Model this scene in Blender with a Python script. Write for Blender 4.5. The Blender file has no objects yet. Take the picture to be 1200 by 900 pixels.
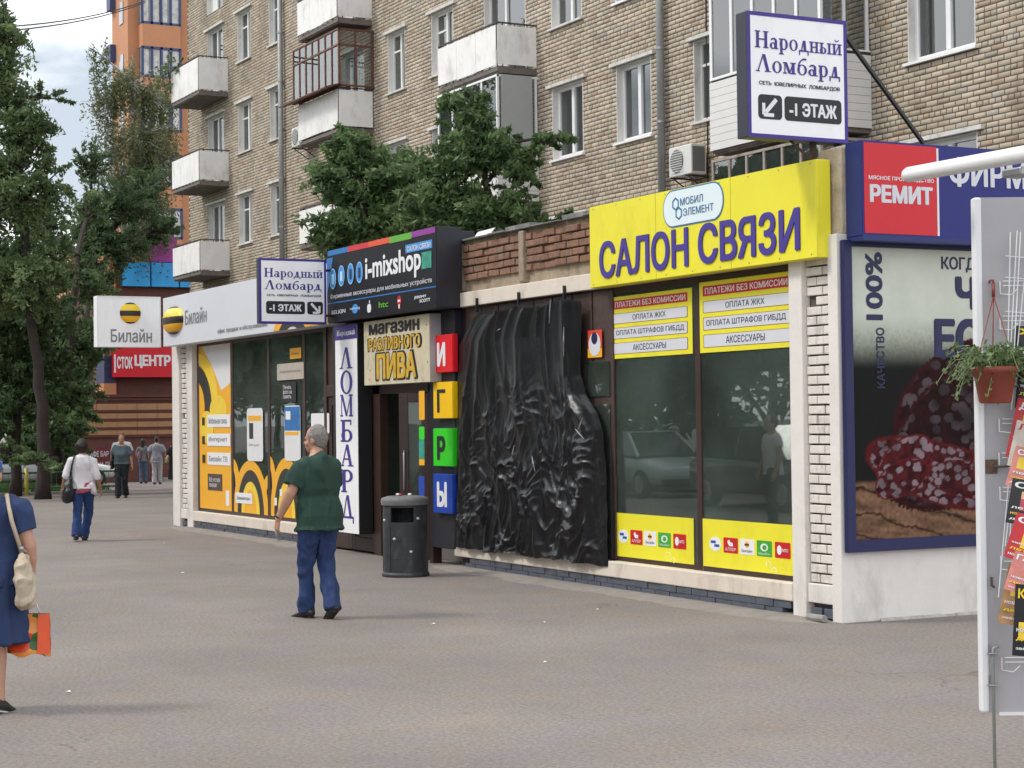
import bpy, math, random
import numpy as np
from mathutils import Vector, Matrix, noise
R = math.radians
random.seed(7); rng = np.random.default_rng(7)
sc = bpy.context.scene
col = sc.collection

# ---------------------------------------------------------------- camera
FPX, YAW, PITCH, ROLL, EYE = 2186.1, 0.480468, 0.0193991, -0.0124412, 1.7
fw = Vector((-math.cos(YAW)*math.cos(PITCH), math.sin(YAW)*math.cos(PITCH), math.sin(PITCH)))
rt0 = fw.cross(Vector((0, 0, 1))).normalized(); up0 = rt0.cross(fw)
rt = rt0*math.cos(ROLL) + up0*math.sin(ROLL); up = -rt0*math.sin(ROLL) + up0*math.cos(ROLL)
CAM = Vector((0, 0, EYE))
cd = bpy.data.cameras.new('camera'); cam = bpy.data.objects.new('camera', cd); col.objects.link(cam)
cd.sensor_width = 36; cd.lens = FPX/1200*36; cd.clip_start = 0.1; cd.clip_end = 3000
m3 = Matrix((rt, up, -fw)).transposed()
cam.matrix_world = Matrix.Translation(CAM) @ m3.to_4x4()
sc.camera = cam

# ---------------------------------------------------------------- world: bright, mostly clouded sky
SUN_EL, SUN_AZ = 50, 248      # azimuth of the sun, degrees counter-clockwise from +X
w = bpy.data.worlds.new("World"); sc.world = w; w.use_nodes = True
nt = w.node_tree; nt.nodes.clear()
N = nt.nodes.new; L = nt.links.new
out = N('ShaderNodeOutputWorld'); bg = N('ShaderNodeBackground'); sky = N('ShaderNodeTexSky')
sky.sky_type = 'NISHITA'; sky.sun_disc = False; sky.sun_elevation = R(SUN_EL); sky.sun_rotation = R(90-SUN_AZ)
tc = N('ShaderNodeTexCoord'); mp = N('ShaderNodeMapping'); mp.inputs['Scale'].default_value = (1, 1, 2.6)
n1 = N('ShaderNodeTexNoise'); n1.inputs['Scale'].default_value = 3.1; n1.inputs['Detail'].default_value = 7; n1.inputs['Roughness'].default_value = .55
mp.inputs['Location'].default_value = (0.35, 0.1, 0.25)
L(tc.outputs['Generated'], mp.inputs['Vector']); L(mp.outputs[0], n1.inputs['Vector'])
r1 = N('ShaderNodeValToRGB'); e = r1.color_ramp.elements
e[0].position = .40; e[0].color = (3.3, 3.65, 4.05, 1); e[1].position = .57; e[1].color = (10.4, 10.5, 10.6, 1)
L(n1.outputs['Fac'], r1.inputs['Fac'])
mx = N('ShaderNodeMix'); mx.data_type = 'RGBA'; mx.inputs[0].default_value = .88
L(sky.outputs[0], mx.inputs[6]); L(r1.outputs[0], mx.inputs[7]); L(mx.outputs[2], bg.inputs['Color'])
bg.inputs['Strength'].default_value = .12
L(bg.outputs[0], out.inputs[0])

sd = bpy.data.lights.new('sun', 'SUN'); sd.energy = 1.15; sd.angle = R(12); sd.color = (1, .95, .88)
so = bpy.data.objects.new('sun', sd); col.objects.link(so)
sdir = Vector((math.cos(R(SUN_AZ))*math.cos(R(SUN_EL)), math.sin(R(SUN_AZ))*math.cos(R(SUN_EL)), math.sin(R(SUN_EL))))
so.rotation_euler = sdir.to_track_quat('Z', 'Y').to_euler()
sc.view_settings.view_transform = 'Standard'; sc.view_settings.look = 'None'
sc.view_settings.exposure = 0.76; sc.view_settings.gamma = 1

# ---------------------------------------------------------------- surveying: rays of the photo met with real planes
def ray(x, y): return fw*FPX + rt*(x-600) - up*(y-450)
def gz(X):                                   # the street falls gently beyond the row of shops
    return 0.0 if X > -31 else -0.015*min(-X-31, 55)
def onY(x, y, Y): d = ray(x, y); return CAM + d*(Y/d.y)
def onX(x, y, X): d = ray(x, y); return CAM + d*(X/d.x)
def atD(x, y, dep): return CAM + ray(x, y)*(dep/FPX)
def onG(x, y):
    d = ray(x, y); p = CAM + d*(-EYE/d.z)
    for _ in range(30): p = CAM + d*((gz(p.x)-EYE)/d.z)
    return p

# ---------------------------------------------------------------- materials
def lin(h):
    h = h.lstrip('#'); v = [int(h[i:i+2], 16)/255 for i in (0, 2, 4)]
    return tuple(c/12.92 if c <= .04045 else ((c+.055)/1.055)**2.4 for c in v)
MATS = {}
def mat(name, c, rough=.7, var=.12, scale=6, bump=0, bscale=60, metal=0, spec=.5, dirt=None, dscale=2.0, damt=.35, attr=None, coat=0, sss=0, trans_leaf=0):
    if name in MATS: return MATS[name]
    if isinstance(c, str): c = lin(c)
    m = bpy.data.materials.new(name); m.use_nodes = True; t = m.node_tree; n = t.nodes.new; l = t.links.new
    b = t.nodes['Principled BSDF']; b.inputs['Roughness'].default_value = rough; b.inputs['Metallic'].default_value = metal
    b.inputs['Specular IOR Level'].default_value = spec
    if coat: b.inputs['Coat Weight'].default_value = coat
    if sss: b.inputs['Subsurface Weight'].default_value = sss; b.inputs['Subsurface Radius'].default_value = (.02, .008, .004)
    g = n('ShaderNodeNewGeometry')
    no = n('ShaderNodeTexNoise'); no.inputs['Scale'].default_value = scale; no.inputs['Detail'].default_value = 6; no.inputs['Roughness'].default_value = .65
    l(g.outputs['Position'], no.inputs['Vector'])
    mr = n('ShaderNodeMapRange'); mr.inputs['From Min'].default_value = .25; mr.inputs['From Max'].default_value = .75
    mr.inputs['To Min'].default_value = 1-var; mr.inputs['To Max'].default_value = 1+var
    l(no.outputs['Fac'], mr.inputs['Value'])
    vm = n('ShaderNodeVectorMath'); vm.operation = 'SCALE'; l(mr.outputs[0], vm.inputs['Scale'])
    if attr:
        a = n('ShaderNodeAttribute'); a.attribute_name = attr; l(a.outputs['Color'], vm.inputs[0])
    else: vm.inputs[0].default_value = c
    last = vm.outputs[0]
    if dirt is not None:
        if isinstance(dirt, str): dirt = lin(dirt)
        d = n('ShaderNodeTexNoise'); d.inputs['Scale'].default_value = dscale; d.inputs['Detail'].default_value = 8; d.inputs['Roughness'].default_value = .7
        mpn = n('ShaderNodeMapping'); mpn.inputs['Scale'].default_value = (1, 1, .45); l(g.outputs['Position'], mpn.inputs[0]); l(mpn.outputs[0], d.inputs['Vector'])
        rr = n('ShaderNodeMapRange'); rr.inputs['From Min'].default_value = .52; rr.inputs['From Max'].default_value = .72; rr.inputs['To Max'].default_value = damt
        l(d.outputs['Fac'], rr.inputs['Value'])
        mm = n('ShaderNodeMix'); mm.data_type = 'RGBA'; l(rr.outputs[0], mm.inputs[0]); l(last, mm.inputs[6]); mm.inputs[7].default_value = (*dirt, 1)
        last = mm.outputs[2]
    l(last, b.inputs['Base Color'])
    if bump:
        nb = n('ShaderNodeTexNoise'); nb.inputs['Scale'].default_value = bscale; nb.inputs['Detail'].default_value = 5
        l(g.outputs['Position'], nb.inputs['Vector'])
        bp = n('ShaderNodeBump'); bp.inputs['Strength'].default_value = bump; bp.inputs['Distance'].default_value = .01
        l(nb.outputs['Fac'], bp.inputs['Height']); l(bp.outputs[0], b.inputs['Normal'])
    if trans_leaf:
        tr = n('ShaderNodeBsdfTranslucent'); l(last, tr.inputs['Color'])
        ms = n('ShaderNodeMixShader'); ms.inputs[0].default_value = trans_leaf
        l(b.outputs[0], ms.inputs[1]); l(tr.outputs[0], ms.inputs[2]); l(ms.outputs[0], t.nodes['Material Output'].inputs[0])
    MATS[name] = m; return m
def glass(name, tint=(.75, .85, .8), base=.05, rough=.0, pale_haze=.05):
    if name in MATS: return MATS[name]
    m = bpy.data.materials.new(name); m.use_nodes = True; t = m.node_tree; t.nodes.clear(); n = t.nodes.new; l = t.links.new
    o = n('ShaderNodeOutputMaterial'); tr = n('ShaderNodeBsdfTransparent'); tr.inputs[0].default_value = (*tint, 1)
    gl = n('ShaderNodeBsdfGlossy'); gl.inputs['Roughness'].default_value = rough
    fr = n('ShaderNodeFresnel'); fr.inputs['IOR'].default_value = 1.5
    ma = n('ShaderNodeMath'); ma.operation = 'MULTIPLY_ADD'; ma.inputs[1].default_value = .85; ma.inputs[2].default_value = base; ma.use_clamp = True
    gg = n('ShaderNodeNewGeometry'); nb = n('ShaderNodeTexNoise'); nb.inputs['Scale'].default_value = 1.3; l(gg.outputs['Position'], nb.inputs['Vector'])
    bp = n('ShaderNodeBump'); bp.inputs['Strength'].default_value = .05; bp.inputs['Distance'].default_value = .01; l(nb.outputs['Fac'], bp.inputs['Height']); l(bp.outputs[0], gl.inputs['Normal'])
    l(fr.outputs[0], ma.inputs[0]); mx = n('ShaderNodeMixShader'); l(ma.outputs[0], mx.inputs[0]); l(tr.outputs[0], mx.inputs[1]); l(gl.outputs[0], mx.inputs[2])
    df = n('ShaderNodeBsdfDiffuse'); df.inputs[0].default_value = (.34, .40, .37, 1); m2 = n('ShaderNodeMixShader'); dn = n('ShaderNodeTexNoise'); dn.inputs['Scale'].default_value = 1.1; dn.inputs['Detail'].default_value = 5; l(gg.outputs['Position'], dn.inputs['Vector'])  # pale haze painted into the glass to brighten dark interiors and mute reflections
    dr = n('ShaderNodeMapRange'); dr.inputs[1].default_value = .3; dr.inputs[2].default_value = .7; dr.inputs[3].default_value = pale_haze*.5; dr.inputs[4].default_value = pale_haze*1.5; l(dn.outputs['Fac'], dr.inputs[0]); l(dr.outputs[0], m2.inputs[0]); l(mx.outputs[0], m2.inputs[1]); l(df.outputs[0], m2.inputs[2]); l(m2.outputs[0], o.inputs[0])
    MATS[name] = m; return m

# ---------------------------------------------------------------- mesh helpers
WO = {}                                     # world origin of every object made here
class Geo:
    def __init__(s): s.v = []; s.f = []
    def box(s, x0, x1, y0, y1, z0, z1):
        k = len(s.v); s.v += [(x, y, z) for z in (z0, z1) for y in (y0, y1) for x in (x0, x1)]
        s.f += [tuple(k+i for i in q) for q in ((0, 2, 3, 1), (4, 5, 7, 6), (0, 1, 5, 4), (2, 6, 7, 3), (0, 4, 6, 2), (1, 3, 7, 5))]; return s
    def bar(s, a, b, w, h, ref=(0, 0, 1)):
        a = Vector(a); b = Vector(b); t = (b-a).normalized(); ref = Vector(ref)
        if abs(t.dot(ref)) > .98: ref = Vector((1, 0, 0))
        l = t.cross(ref).normalized()*w/2; u = l.cross(t).normalized()*h/2; k = len(s.v)
        for p in (a, b): s.v += [tuple(p-l-u), tuple(p+l-u), tuple(p+l+u), tuple(p-l+u)]
        s.f += [tuple(k+i for i in q) for q in ((0, 1, 2, 3), (7, 6, 5, 4), (0, 4, 5, 1), (1, 5, 6, 2), (2, 6, 7, 3), (3, 7, 4, 0))]; return s
    def tube(s, pts, rad, seg=8, cap=True):
        pts = [Vector(p) for p in pts]; n = len(pts)
        if not hasattr(rad, '__len__'): rad = [rad]*n
        k = len(s.v); pl = None
        for i, p in enumerate(pts):
            t = (pts[min(i+1, n-1)]-pts[max(i-1, 0)])
            t = t.normalized() if t.length > 1e-9 else Vector((0, 0, 1))
            if pl is None:
                r = Vector((0, 0, 1)) if abs(t.z) < .9 else Vector((1, 0, 0)); pl = t.cross(r).normalized()
            l = pl - t*pl.dot(t); l = l.normalized() if l.length > 1e-6 else pl; pl = l; b = t.cross(l)
            for j in range(seg):
                a = 2*math.pi*j/seg; s.v.append(tuple(p + (l*math.cos(a) + b*math.sin(a))*rad[i]))
        for i in range(n-1):
            for j in range(seg):
                a = k+i*seg+j; b2 = k+i*seg+(j+1) % seg; s.f.append((a, b2, b2+seg, a+seg))
        if cap: s.f.append(tuple(k+j for j in reversed(range(seg)))); s.f.append(tuple(k+(n-1)*seg+j for j in range(seg)))
        return s
    def limb(s, pts, lat=(1, 0, 0), seg=14, round_ends=True):
        """loft of elliptical rings: pts = [(point, radius along lat, radius across)]"""
        P = [(Vector(p), a, b) for p, a, b in pts]
        if round_ends:
            for e in (0, -1):
                o = 1 if e == 0 else -2; t = (P[e][0]-P[o][0]).normalized(); p, a, b = P[e]; q = [(p+t*min(a, b)*.45, a*.86, b*.86), (p+t*min(a, b)*.8, a*.5, b*.5)]
                P = list(reversed(q))+P if e == 0 else P+q
        n = len(P); k = len(s.v); lat = Vector(lat)
        for i, (p, a, b) in enumerate(P):
            t = (P[min(i+1, n-1)][0]-P[max(i-1, 0)][0]).normalized()
            l = lat - t*lat.dot(t); l = l.normalized() if l.length > .05 else t.orthogonal().normalized(); c = t.cross(l)
            for j in range(seg):
                an = 2*math.pi*j/seg; s.v.append(tuple(p + l*math.cos(an)*a + c*math.sin(an)*b))
        for i in range(n-1):
            for j in range(seg):
                a = k+i*seg+j; b = k+i*seg+(j+1) % seg; s.f.append((a, b, b+seg, a+seg))
        s.f.append(tuple(k+j for j in reversed(range(seg)))); s.f.append(tuple(k+(n-1)*seg+j for j in range(seg))); return s
    def ball(s, c, rx, ry, rz, seg=14, rings=9, M=None):
        k = len(s.v); c = Vector(c)
        for i in range(rings+1):
            ph = math.pi*i/rings
            for j in range(seg):
                a = 2*math.pi*j/seg; q = Vector((rx*math.sin(ph)*math.cos(a), ry*math.sin(ph)*math.sin(a), rz*math.cos(ph)))
                if M is not None: q = M @ q
                s.v.append(tuple(c+q))
        for i in range(rings):
            for j in range(seg):
                a = k+i*seg+j; b = k+i*seg+(j+1) % seg; s.f.append((a+seg, b+seg, b, a))
        return s
    def lathe(s, prof, c, seg=24, M=None):
        k = len(s.v); c = Vector(c)
        for r, z in prof:
            for j in range(seg):
                a = 2*math.pi*j/seg; q = Vector((r*math.cos(a), r*math.sin(a), z))
                if M is not None: q = M @ q
                s.v.append(tuple(c+q))
        for i in range(len(prof)-1):
            for j in range(seg):
                a = k+i*seg+j; b = k+i*seg+(j+1) % seg; s.f.append((a, b, b+seg, a+seg))
        return s
    def poly(s, pts, d):
        """prism: polygon pts (world Vectors) pushed by vector d; d None = flat"""
        k = len(s.v); n = len(pts)
        if d is None: s.v += [tuple(p) for p in pts]; s.f.append(tuple(range(k, k+n))); return s
        d = Vector(d); s.v += [tuple(p) for p in pts]+[tuple(Vector(p)+d) for p in pts]
        s.f.append(tuple(k+i for i in reversed(range(n)))); s.f.append(tuple(k+n+i for i in range(n)))
        for i in range(n): j = (i+1) % n; s.f.append((k+i, k+j, k+n+j, k+n+i))
        return s
    def xform(s, M): s.v = [tuple(M @ Vector(p)) for p in s.v]; return s
    def mesh(s, name, m, org=(0, 0, 0), smooth=False):
        me = bpy.data.meshes.new(name); o = Vector(org)
        me.from_pydata([tuple(Vector(p)-o) for p in s.v], [], s.f)
        if m: me.materials.append(m)
        if smooth: me.polygons.foreach_set('use_smooth', [True]*len(me.polygons))
        me.update(); return me
    def build(s, name, m, parent=None, smooth=False, bevel=0, org=None):
        if parent is not None: org = WO[parent.name]
        elif org is None:
            a = np.array(s.v); org = Vector(((a[:, 0].min()+a[:, 0].max())/2, (a[:, 1].min()+a[:, 1].max())/2, a[:, 2].min()))
        o = bpy.data.objects.new(name, s.mesh(name, m, org, smooth)); col.objects.link(o); WO[o.name] = Vector(org)
        if parent is not None: o.parent = parent
        else: o.location = org
        if bevel:
            b = o.modifiers.new('bevel', 'BEVEL'); b.width = bevel; b.segments = 2; b.limit_method = 'ANGLE'
        return o
def thing(name, label, cat, loc, group=None):
    o = bpy.data.objects.new(name, None); col.objects.link(o); o.location = loc; WO[o.name] = Vector(loc); o.empty_display_size = .2
    return tag(o, label, cat, group)
def tag(o, label, cat, group=None):
    o['label'] = label; o['category'] = cat
    if group: o['group'] = group
    return o
def inst(name, me, loc, parent, label=None, scale=None, rz=None):
    o = bpy.data.objects.new(name, me); col.objects.link(o); o.location = Vector(loc)-WO[parent.name]; o.parent = parent; WO[o.name] = Vector(loc)
    if scale: o.scale = scale
    if rz is not None: o.rotation_euler = (0, 0, rz)
    if label: o['label'] = label
    return o
def structure(o): o['kind'] = 'structure'; return o

class Face:
    """a drawing plane: origin, right, up, and out of the surface"""
    def __init__(s, O, U, Nn, V=(0, 0, 1)): s.O = Vector(O); s.U = Vector(U).normalized(); s.V = Vector(V).normalized(); s.N = Vector(Nn).normalized()
    def p(s, u, v, n=0): return s.O + s.U*u + s.V*v + s.N*n
    def poly(s, g, uv, n0, n1): return g.poly([s.p(a, b, n0) for a, b in uv], s.N*(n1-n0))
    def rect(s, g, u0, u1, v0, v1, n0, n1): return s.poly(g, [(u0, v0), (u1, v0), (u1, v1), (u0, v1)], n0, n1)
    def rrect(s, g, u0, u1, v0, v1, r, n0, n1, k=5):
        pts = []
        for cx, cy, a0 in ((u1-r, v0+r, -90), (u1-r, v1-r, 0), (u0+r, v1-r, 90), (u0+r, v0+r, 180)):
            for i in range(k+1): a = R(a0+90*i/k); pts.append((cx+r*math.cos(a), cy+r*math.sin(a)))
        return s.poly(g, pts, n0, n1)
    def disc(s, g, cu, cv, ru, rv, n0, n1, k=28): return s.poly(g, [(cu+ru*math.cos(2*math.pi*i/k), cv+rv*math.sin(2*math.pi*i/k)) for i in range(k)], n0, n1)
    def ring(s, g, cu, cv, ru, rv, wu, wv, a0, a1, n0, n1, k=20, clip=None):
        A = [R(a0+(a1-a0)*i/k) for i in range(k+1)]
        for i in range(k):
            q = [(cu+(ru-(wu if j else 0))*math.cos(a), cv+(rv-(wv if j else 0))*math.sin(a)) for a, j in ((A[i], 1), (A[i], 0), (A[i+1], 0), (A[i+1], 1))]
            if clip: q = [(min(max(x, clip[0]), clip[1]), min(max(y, clip[2]), clip[3])) for x, y in q]
            if clip and abs(sum(q[t][0]*q[(t+1)%4][1]-q[(t+1)%4][0]*q[t][1] for t in range(4))) < 1e-6: continue
            s.poly(g, q, n0, n1)
        return g
    def line(s, g, a, b, wd, n0, n1):
        dx, dy = b[0]-a[0], b[1]-a[1]; q = math.hypot(dx, dy) or 1; px, py = -dy/q*wd/2, dx/q*wd/2
        return s.poly(g, [(a[0]-px, a[1]-py), (b[0]-px, b[1]-py), (b[0]+px, b[1]+py), (a[0]+px, a[1]+py)][::1], n0, n1)
def front(x0, y, z0): return Face((x0, y, z0), (1, 0, 0), (0, -1, 0))
def side(x, y0, z0): return Face((x, y0, z0), (0, 1, 0), (1, 0, 0))

TXT = {}
def fill(loops):
    """slice closed outlines into trapezoids (non-zero winding), so that overlapping strokes fill cleanly"""
    E = []
    for lp in loops:
        for i in range(len(lp)):
            (x0, y0), (x1, y1) = lp[i], lp[(i+1) % len(lp)]
            if abs(y1-y0) < 1e-6: continue
            E.append((x0, y0, x1, y1, 1) if y1 > y0 else (x1, y1, x0, y0, -1))
    ys = sorted({round(q, 4) for e in E for q in (e[1], e[3])}); yy = []
    for q in ys:
        if not yy or q-yy[-1] > .004: yy.append(q)
    fine = []
    for a, b in zip(yy, yy[1:]):
        k = max(1, int((b-a)/.05+.5)); fine += [a+(b-a)*i/k for i in range(k)]
    fine.append(yy[-1]); vs = []; fs = []
    for a, b in zip(fine, fine[1:]):
        m = (a+b)/2; X = []
        for x0, y0, x1, y1, d in E:
            if y0 <= m < y1:
                sl = (x1-x0)/(y1-y0); X.append((x0+sl*(m-y0), x0+sl*(a-y0), x0+sl*(b-y0), d))
        X.sort(); wn = 0; st = None
        for xm, xa, xb, d in X:
            if wn == 0: st = (xa, xb)
            wn += d
            if wn == 0:
                k = len(vs); vs += [(st[0], a), (xa, a), (xb, b), (st[1], b)]; fs.append((k, k+1, k+2, k+3))
    return vs, fs
def text_mesh(body, bold=0, space=1.0):
    key = (body, bold, space)
    if key in TXT: return TXT[key]
    cu = bpy.data.curves.new('t', 'FONT'); cu.body = body; cu.size = 1; cu.space_character = space; cu.space_line = .85; cu.resolution_u = 3; cu.fill_mode = 'NONE'
    o = bpy.data.objects.new('t', cu); col.objects.link(o)
    dg = bpy.context.evaluated_depsgraph_get(); dg.update()
    me = bpy.data.meshes.new_from_object(o.evaluated_get(dg))
    co = [(q.co.x, q.co.y) for q in me.vertices]; nxt = {}
    for e in me.edges:
        nxt.setdefault(e.vertices[0], []).append(e.vertices[1]); nxt.setdefault(e.vertices[1], []).append(e.vertices[0])
    bpy.data.objects.remove(o); bpy.data.curves.remove(cu); bpy.data.meshes.remove(me)
    seen = set(); loops = []
    for s0 in sorted(nxt):
        if s0 in seen: continue
        lp = [s0]; seen.add(s0); cur = s0
        while True:
            c = [q for q in nxt[cur] if q not in seen]
            if not c: break
            cur = (cur+1) if cur+1 in c else c[0]; seen.add(cur); lp.append(cur)
        loops.append([co[i] for i in lp])
    # letters are ordered left to right: fill each group of overlapping outlines on its own
    loops = [l for l in loops if len(l) > 2]; boxes = [(min(p[0] for p in l), max(p[0] for p in l), min(p[1] for p in l), max(p[1] for p in l)) for l in loops]
    groups = []
    for l, bx in zip(loops, boxes):
        hit = [g for g in groups if any(not (bx[1] < q[0] or bx[0] > q[1] or bx[3] < q[2] or bx[2] > q[3]) for q in g[1])]
        ng = [[l], [bx]]
        for g in hit: ng[0] += g[0]; ng[1] += g[1]; groups.remove(g)
        groups.append(ng)
    V = []; F = []
    for g in groups:
        a, f = fill(g[0]); k = len(V); V += a; F += [tuple(k+i for i in q) for q in f]
    v = np.array(V); v -= v.min(0); mxv = v.max(0)
    sh = [(0, 0)]
    if bold: sh = [(bold*c, bold*s*.6) for c, s in ((-1, 0), (1, 0), (-.7, 1), (.7, 1), (-.7, -1), (.7, -1))]
    if bold > .035: sh += [(bold*.33, 0), (-bold*.33, 0)]
    VV = []; FF = []
    for i, (dx, dy) in enumerate(sh):
        k = len(VV); VV += [(p[0]+dx, p[1]+dy, i) for p in v]; FF += [tuple(k+q for q in f) for f in F]
    v = np.array(VV, float); mn = v[:, :2].min(0); v[:, :2] -= mn
    TXT[key] = (v, FF, v[:, :2].max(0)); return TXT[key]
def text(fc, body, u0, u1, v0, v1, n, m, parent, bold=.0, name='lettering', rot=False, space=1.0, depth=0):
    """lettering fitted to the box u0..u1, v0..v1 of a face; rot = reading upwards"""
    v, f, mx = text_mesh(body, bold, space); g = Geo()
    for q in v:
        a, b = q[0]/mx[0], q[1]/mx[1]
        if rot: a, b = 1-b, a
        g.v.append(tuple(fc.p(u0+(u1-u0)*a, v0+(v1-v0)*b, n+q[2]*.00025)))
    g.f = [tuple(x) for x in f]
    o = g.build(name, m, parent)
    if depth:
        s = o.modifiers.new('s', 'SOLIDIFY'); s.thickness = depth; s.offset = 0
    return o

# ---------------------------------------------------------------- a bold serif alphabet drawn from strokes (pawnshop signs)
def _r(x0, x1, y0, y1): return [(x0, y0), (x1, y0), (x1, y1), (x0, y1)]
def _st(x, w, y0=0, y1=1, b=1, t=1, s=.075, h=.07):
    o = [_r(x, x+w, y0, y1)]
    if b: o.append(_r(x-s, x+w+s, y0, y0+h))
    if t: o.append(_r(x-s, x+w+s, y1-h, y1))
    return o
def _q(a, b, w):                                   # slanted stroke, horizontal width w, from a up to b
    return [[(a[0], a[1]), (a[0]+w, a[1]), (b[0]+w, b[1]), (b[0], b[1])]]
def _ring(cx, cy, rx, ry, wx, wy, k=28):
    o = [(cx+rx*math.cos(2*math.pi*i/k), cy+ry*math.sin(2*math.pi*i/k)) for i in range(k)]
    i_ = [(cx+(rx-wx)*math.cos(-2*math.pi*i/k), cy+(ry-wy)*math.sin(-2*math.pi*i/k)) for i in range(k)]
    return [o, i_]
def _arc(cx, cy, rx, ry, w0, w1, a0, a1, k=12):
    O = []; I = []
    for i in range(k+1):
        a = R(a0+(a1-a0)*i/k); w_ = w0+(w1-w0)*i/k; O.append((cx+rx*math.cos(a), cy+ry*math.sin(a))); I.append((cx+(rx-w_)*math.cos(a), cy+(ry-w_)*math.sin(a)))
    return [O+I[::-1]] if a1 > a0 else [(O+I[::-1])[::-1]]
def _A(h, wd, top=True, foot=True):
    o = _q((.05, 0), (wd*.44, h), .07)+_q((wd-.26, 0), (wd*.40, h), .17)
    if foot: o += [_r(-.03, .2, 0, .06), _r(wd-.36, wd, 0, .06)]
    return o
def _D(h, wd):
    return _q((.12, .05), (wd*.42, h), .07)+_q((wd-.30, .05), (wd*.42, h), .16)+[_r(.0, wd, 0, .09), _r(0, .07, -.2, .05), _r(wd-.07, wd, -.2, .05)]
def _M(h, wd):
    return _st(.07, .06, 0, h)+_st(wd-.24, .16, 0, h)+_q((wd*.46-.04, .02), (.07, h), .15)+_q((wd*.46, .02), (wd-.19, h), .06)
GL = {
 'Н': (_st(.08, .17)+_st(.58, .17)+[_r(.1, .7, .47, .55)], .86),
 'Л': (_A(1, .82), .84), 'А': (_A(1, .82)+[_r(.16, .62, .3, .37)], .84), 'М': (_M(1, 1.0), 1.02),
 'О': (_ring(.42, .5, .4, .51, .17, .07), .86),
 'Б': (_st(.08, .17)+[_r(.1, .62, .92, 1), _r(.56, .62, .76, 1)]+_ring(.36, .28, .32, .29, .16, .07), .74),
 'Р': (_st(.08, .17)+_ring(.34, .73, .32, .28, .16, .07), .72),
 'Д': (_D(1, .86), .9),
 'а': (_ring(.21, .19, .2, .2, .13, .06)+[_r(.32, .46, 0, .5), _r(.4, .54, 0, .06)]+_arc(.26, .46, .2, .2, .14, .07, 0, 165), .56),
 'р': (_st(.06, .14, -.28, .66, 1, 0)+[_r(-.01, .1, .59, .66)]+_ring(.28, .33, .25, .34, .14, .06), .58),
 'о': (_ring(.27, .33, .26, .34, .13, .05), .57),
 'д': (_D(.66, .6), .63), 'н': (_st(.06, .13, 0, .66)+_st(.38, .13, 0, .66)+[_r(.1, .4, .3, .37)], .6),
 'ы': (_st(.06, .13, 0, .66)+_ring(.22, .19, .2, .2, .12, .05)+_st(.54, .13, 0, .66), .76),
 'й': (_st(.06, .13, 0, .66)+_st(.40, .13, 0, .66)+_q((.14, .06), (.40, .6), .07)+_arc(.29, .92, .15, .15, .06, .06, 190, 350), .62),
 'м': (_M(.66, .72), .75),
 'б': (_ring(.28, .3, .27, .31, .13, .05)+_arc(.36, .34, .34, .58, .1, .07, 165, 95)+[_r(.3, .52, .86, .97)], .58),
}
def serif(fc, body, u0, u1, v0, v1, n, m, parent, top=1.0):
    """v0 = baseline, v1 = cap height; width fitted to u0..u1"""
    tot = sum(GL[c][1]+.03 for c in body)-.03; sx = (u1-u0)/tot; sy = (v1-v0); x = 0; g = Geo()
    for c in body:
        vs, fs = fill(GL[c][0]); k = len(g.v)
        g.v += [tuple(fc.p(u0+(x+a)*sx, v0+b*sy, n)) for a, b in vs]; g.f += [tuple(k+i for i in q) for q in fs]; x += GL[c][1]+.03
    return g.build('lettering', m, parent)

# ---------------------------------------------------------------- common materials
M_white = mat('white_paint', (.74, .70, .66), .6, .07, 3, .25, 40, dirt='#6f6459', dscale=1.6, damt=.4)
M_cream = mat('cream_painted_frame', (.70, .62, .53), .62, .08, 4, .2, 50, dirt='#5b4a3c', dscale=2.2, damt=.45)
M_brown = mat('brown_frame', (.045, .022, .018), .45, .2, 5, dirt='#2a1a14', damt=.5)
M_steel = mat('dull_steel', (.35, .35, .36), .4, .15, 12, metal=.8)
M_black = mat('black_box', (.012, .012, .016), .45, .2, 6)
M_pitch = mat('dark_navy_pillar', (.016, .017, .026), .5, .25, 5, .3)
M_brickw = mat('painted_brick', (.72, .67, .62), .75, .12, 9, .5, 70, dirt='#5d5148', dscale=5, damt=.5)
M_mortar = mat('dark_mortar', (.10, .085, .075), .9, .3, 12, .6, 60)
M_oldbrick = mat('old_red_brick', (.235, .125, .082), .9, .45, 7, .8, 50, dirt='#8d8478', dscale=6, damt=.55)
M_oldmortar = mat('crumbling_mortar', (.33, .265, .19), .95, .3, 8, 1, 45, dirt='#3b332b', dscale=3, damt=.5)
M_plinth = mat('blue_grey_painted_brick', (.085, .095, .12), .6, .25, 8, .4, 60)
M_glass = glass('shop_glass', (.62, .74, .69), .035, pale_haze=.10)
M_glassc = glass('clear_glass', (.85, .9, .88), .07)
M_indark = mat('green_grey_interior', (.26, .31, .28), .8, .3, 1.2)
M_infloor = mat('interior_floor', (.16, .15, .13), .5, .15, 2)

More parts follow.
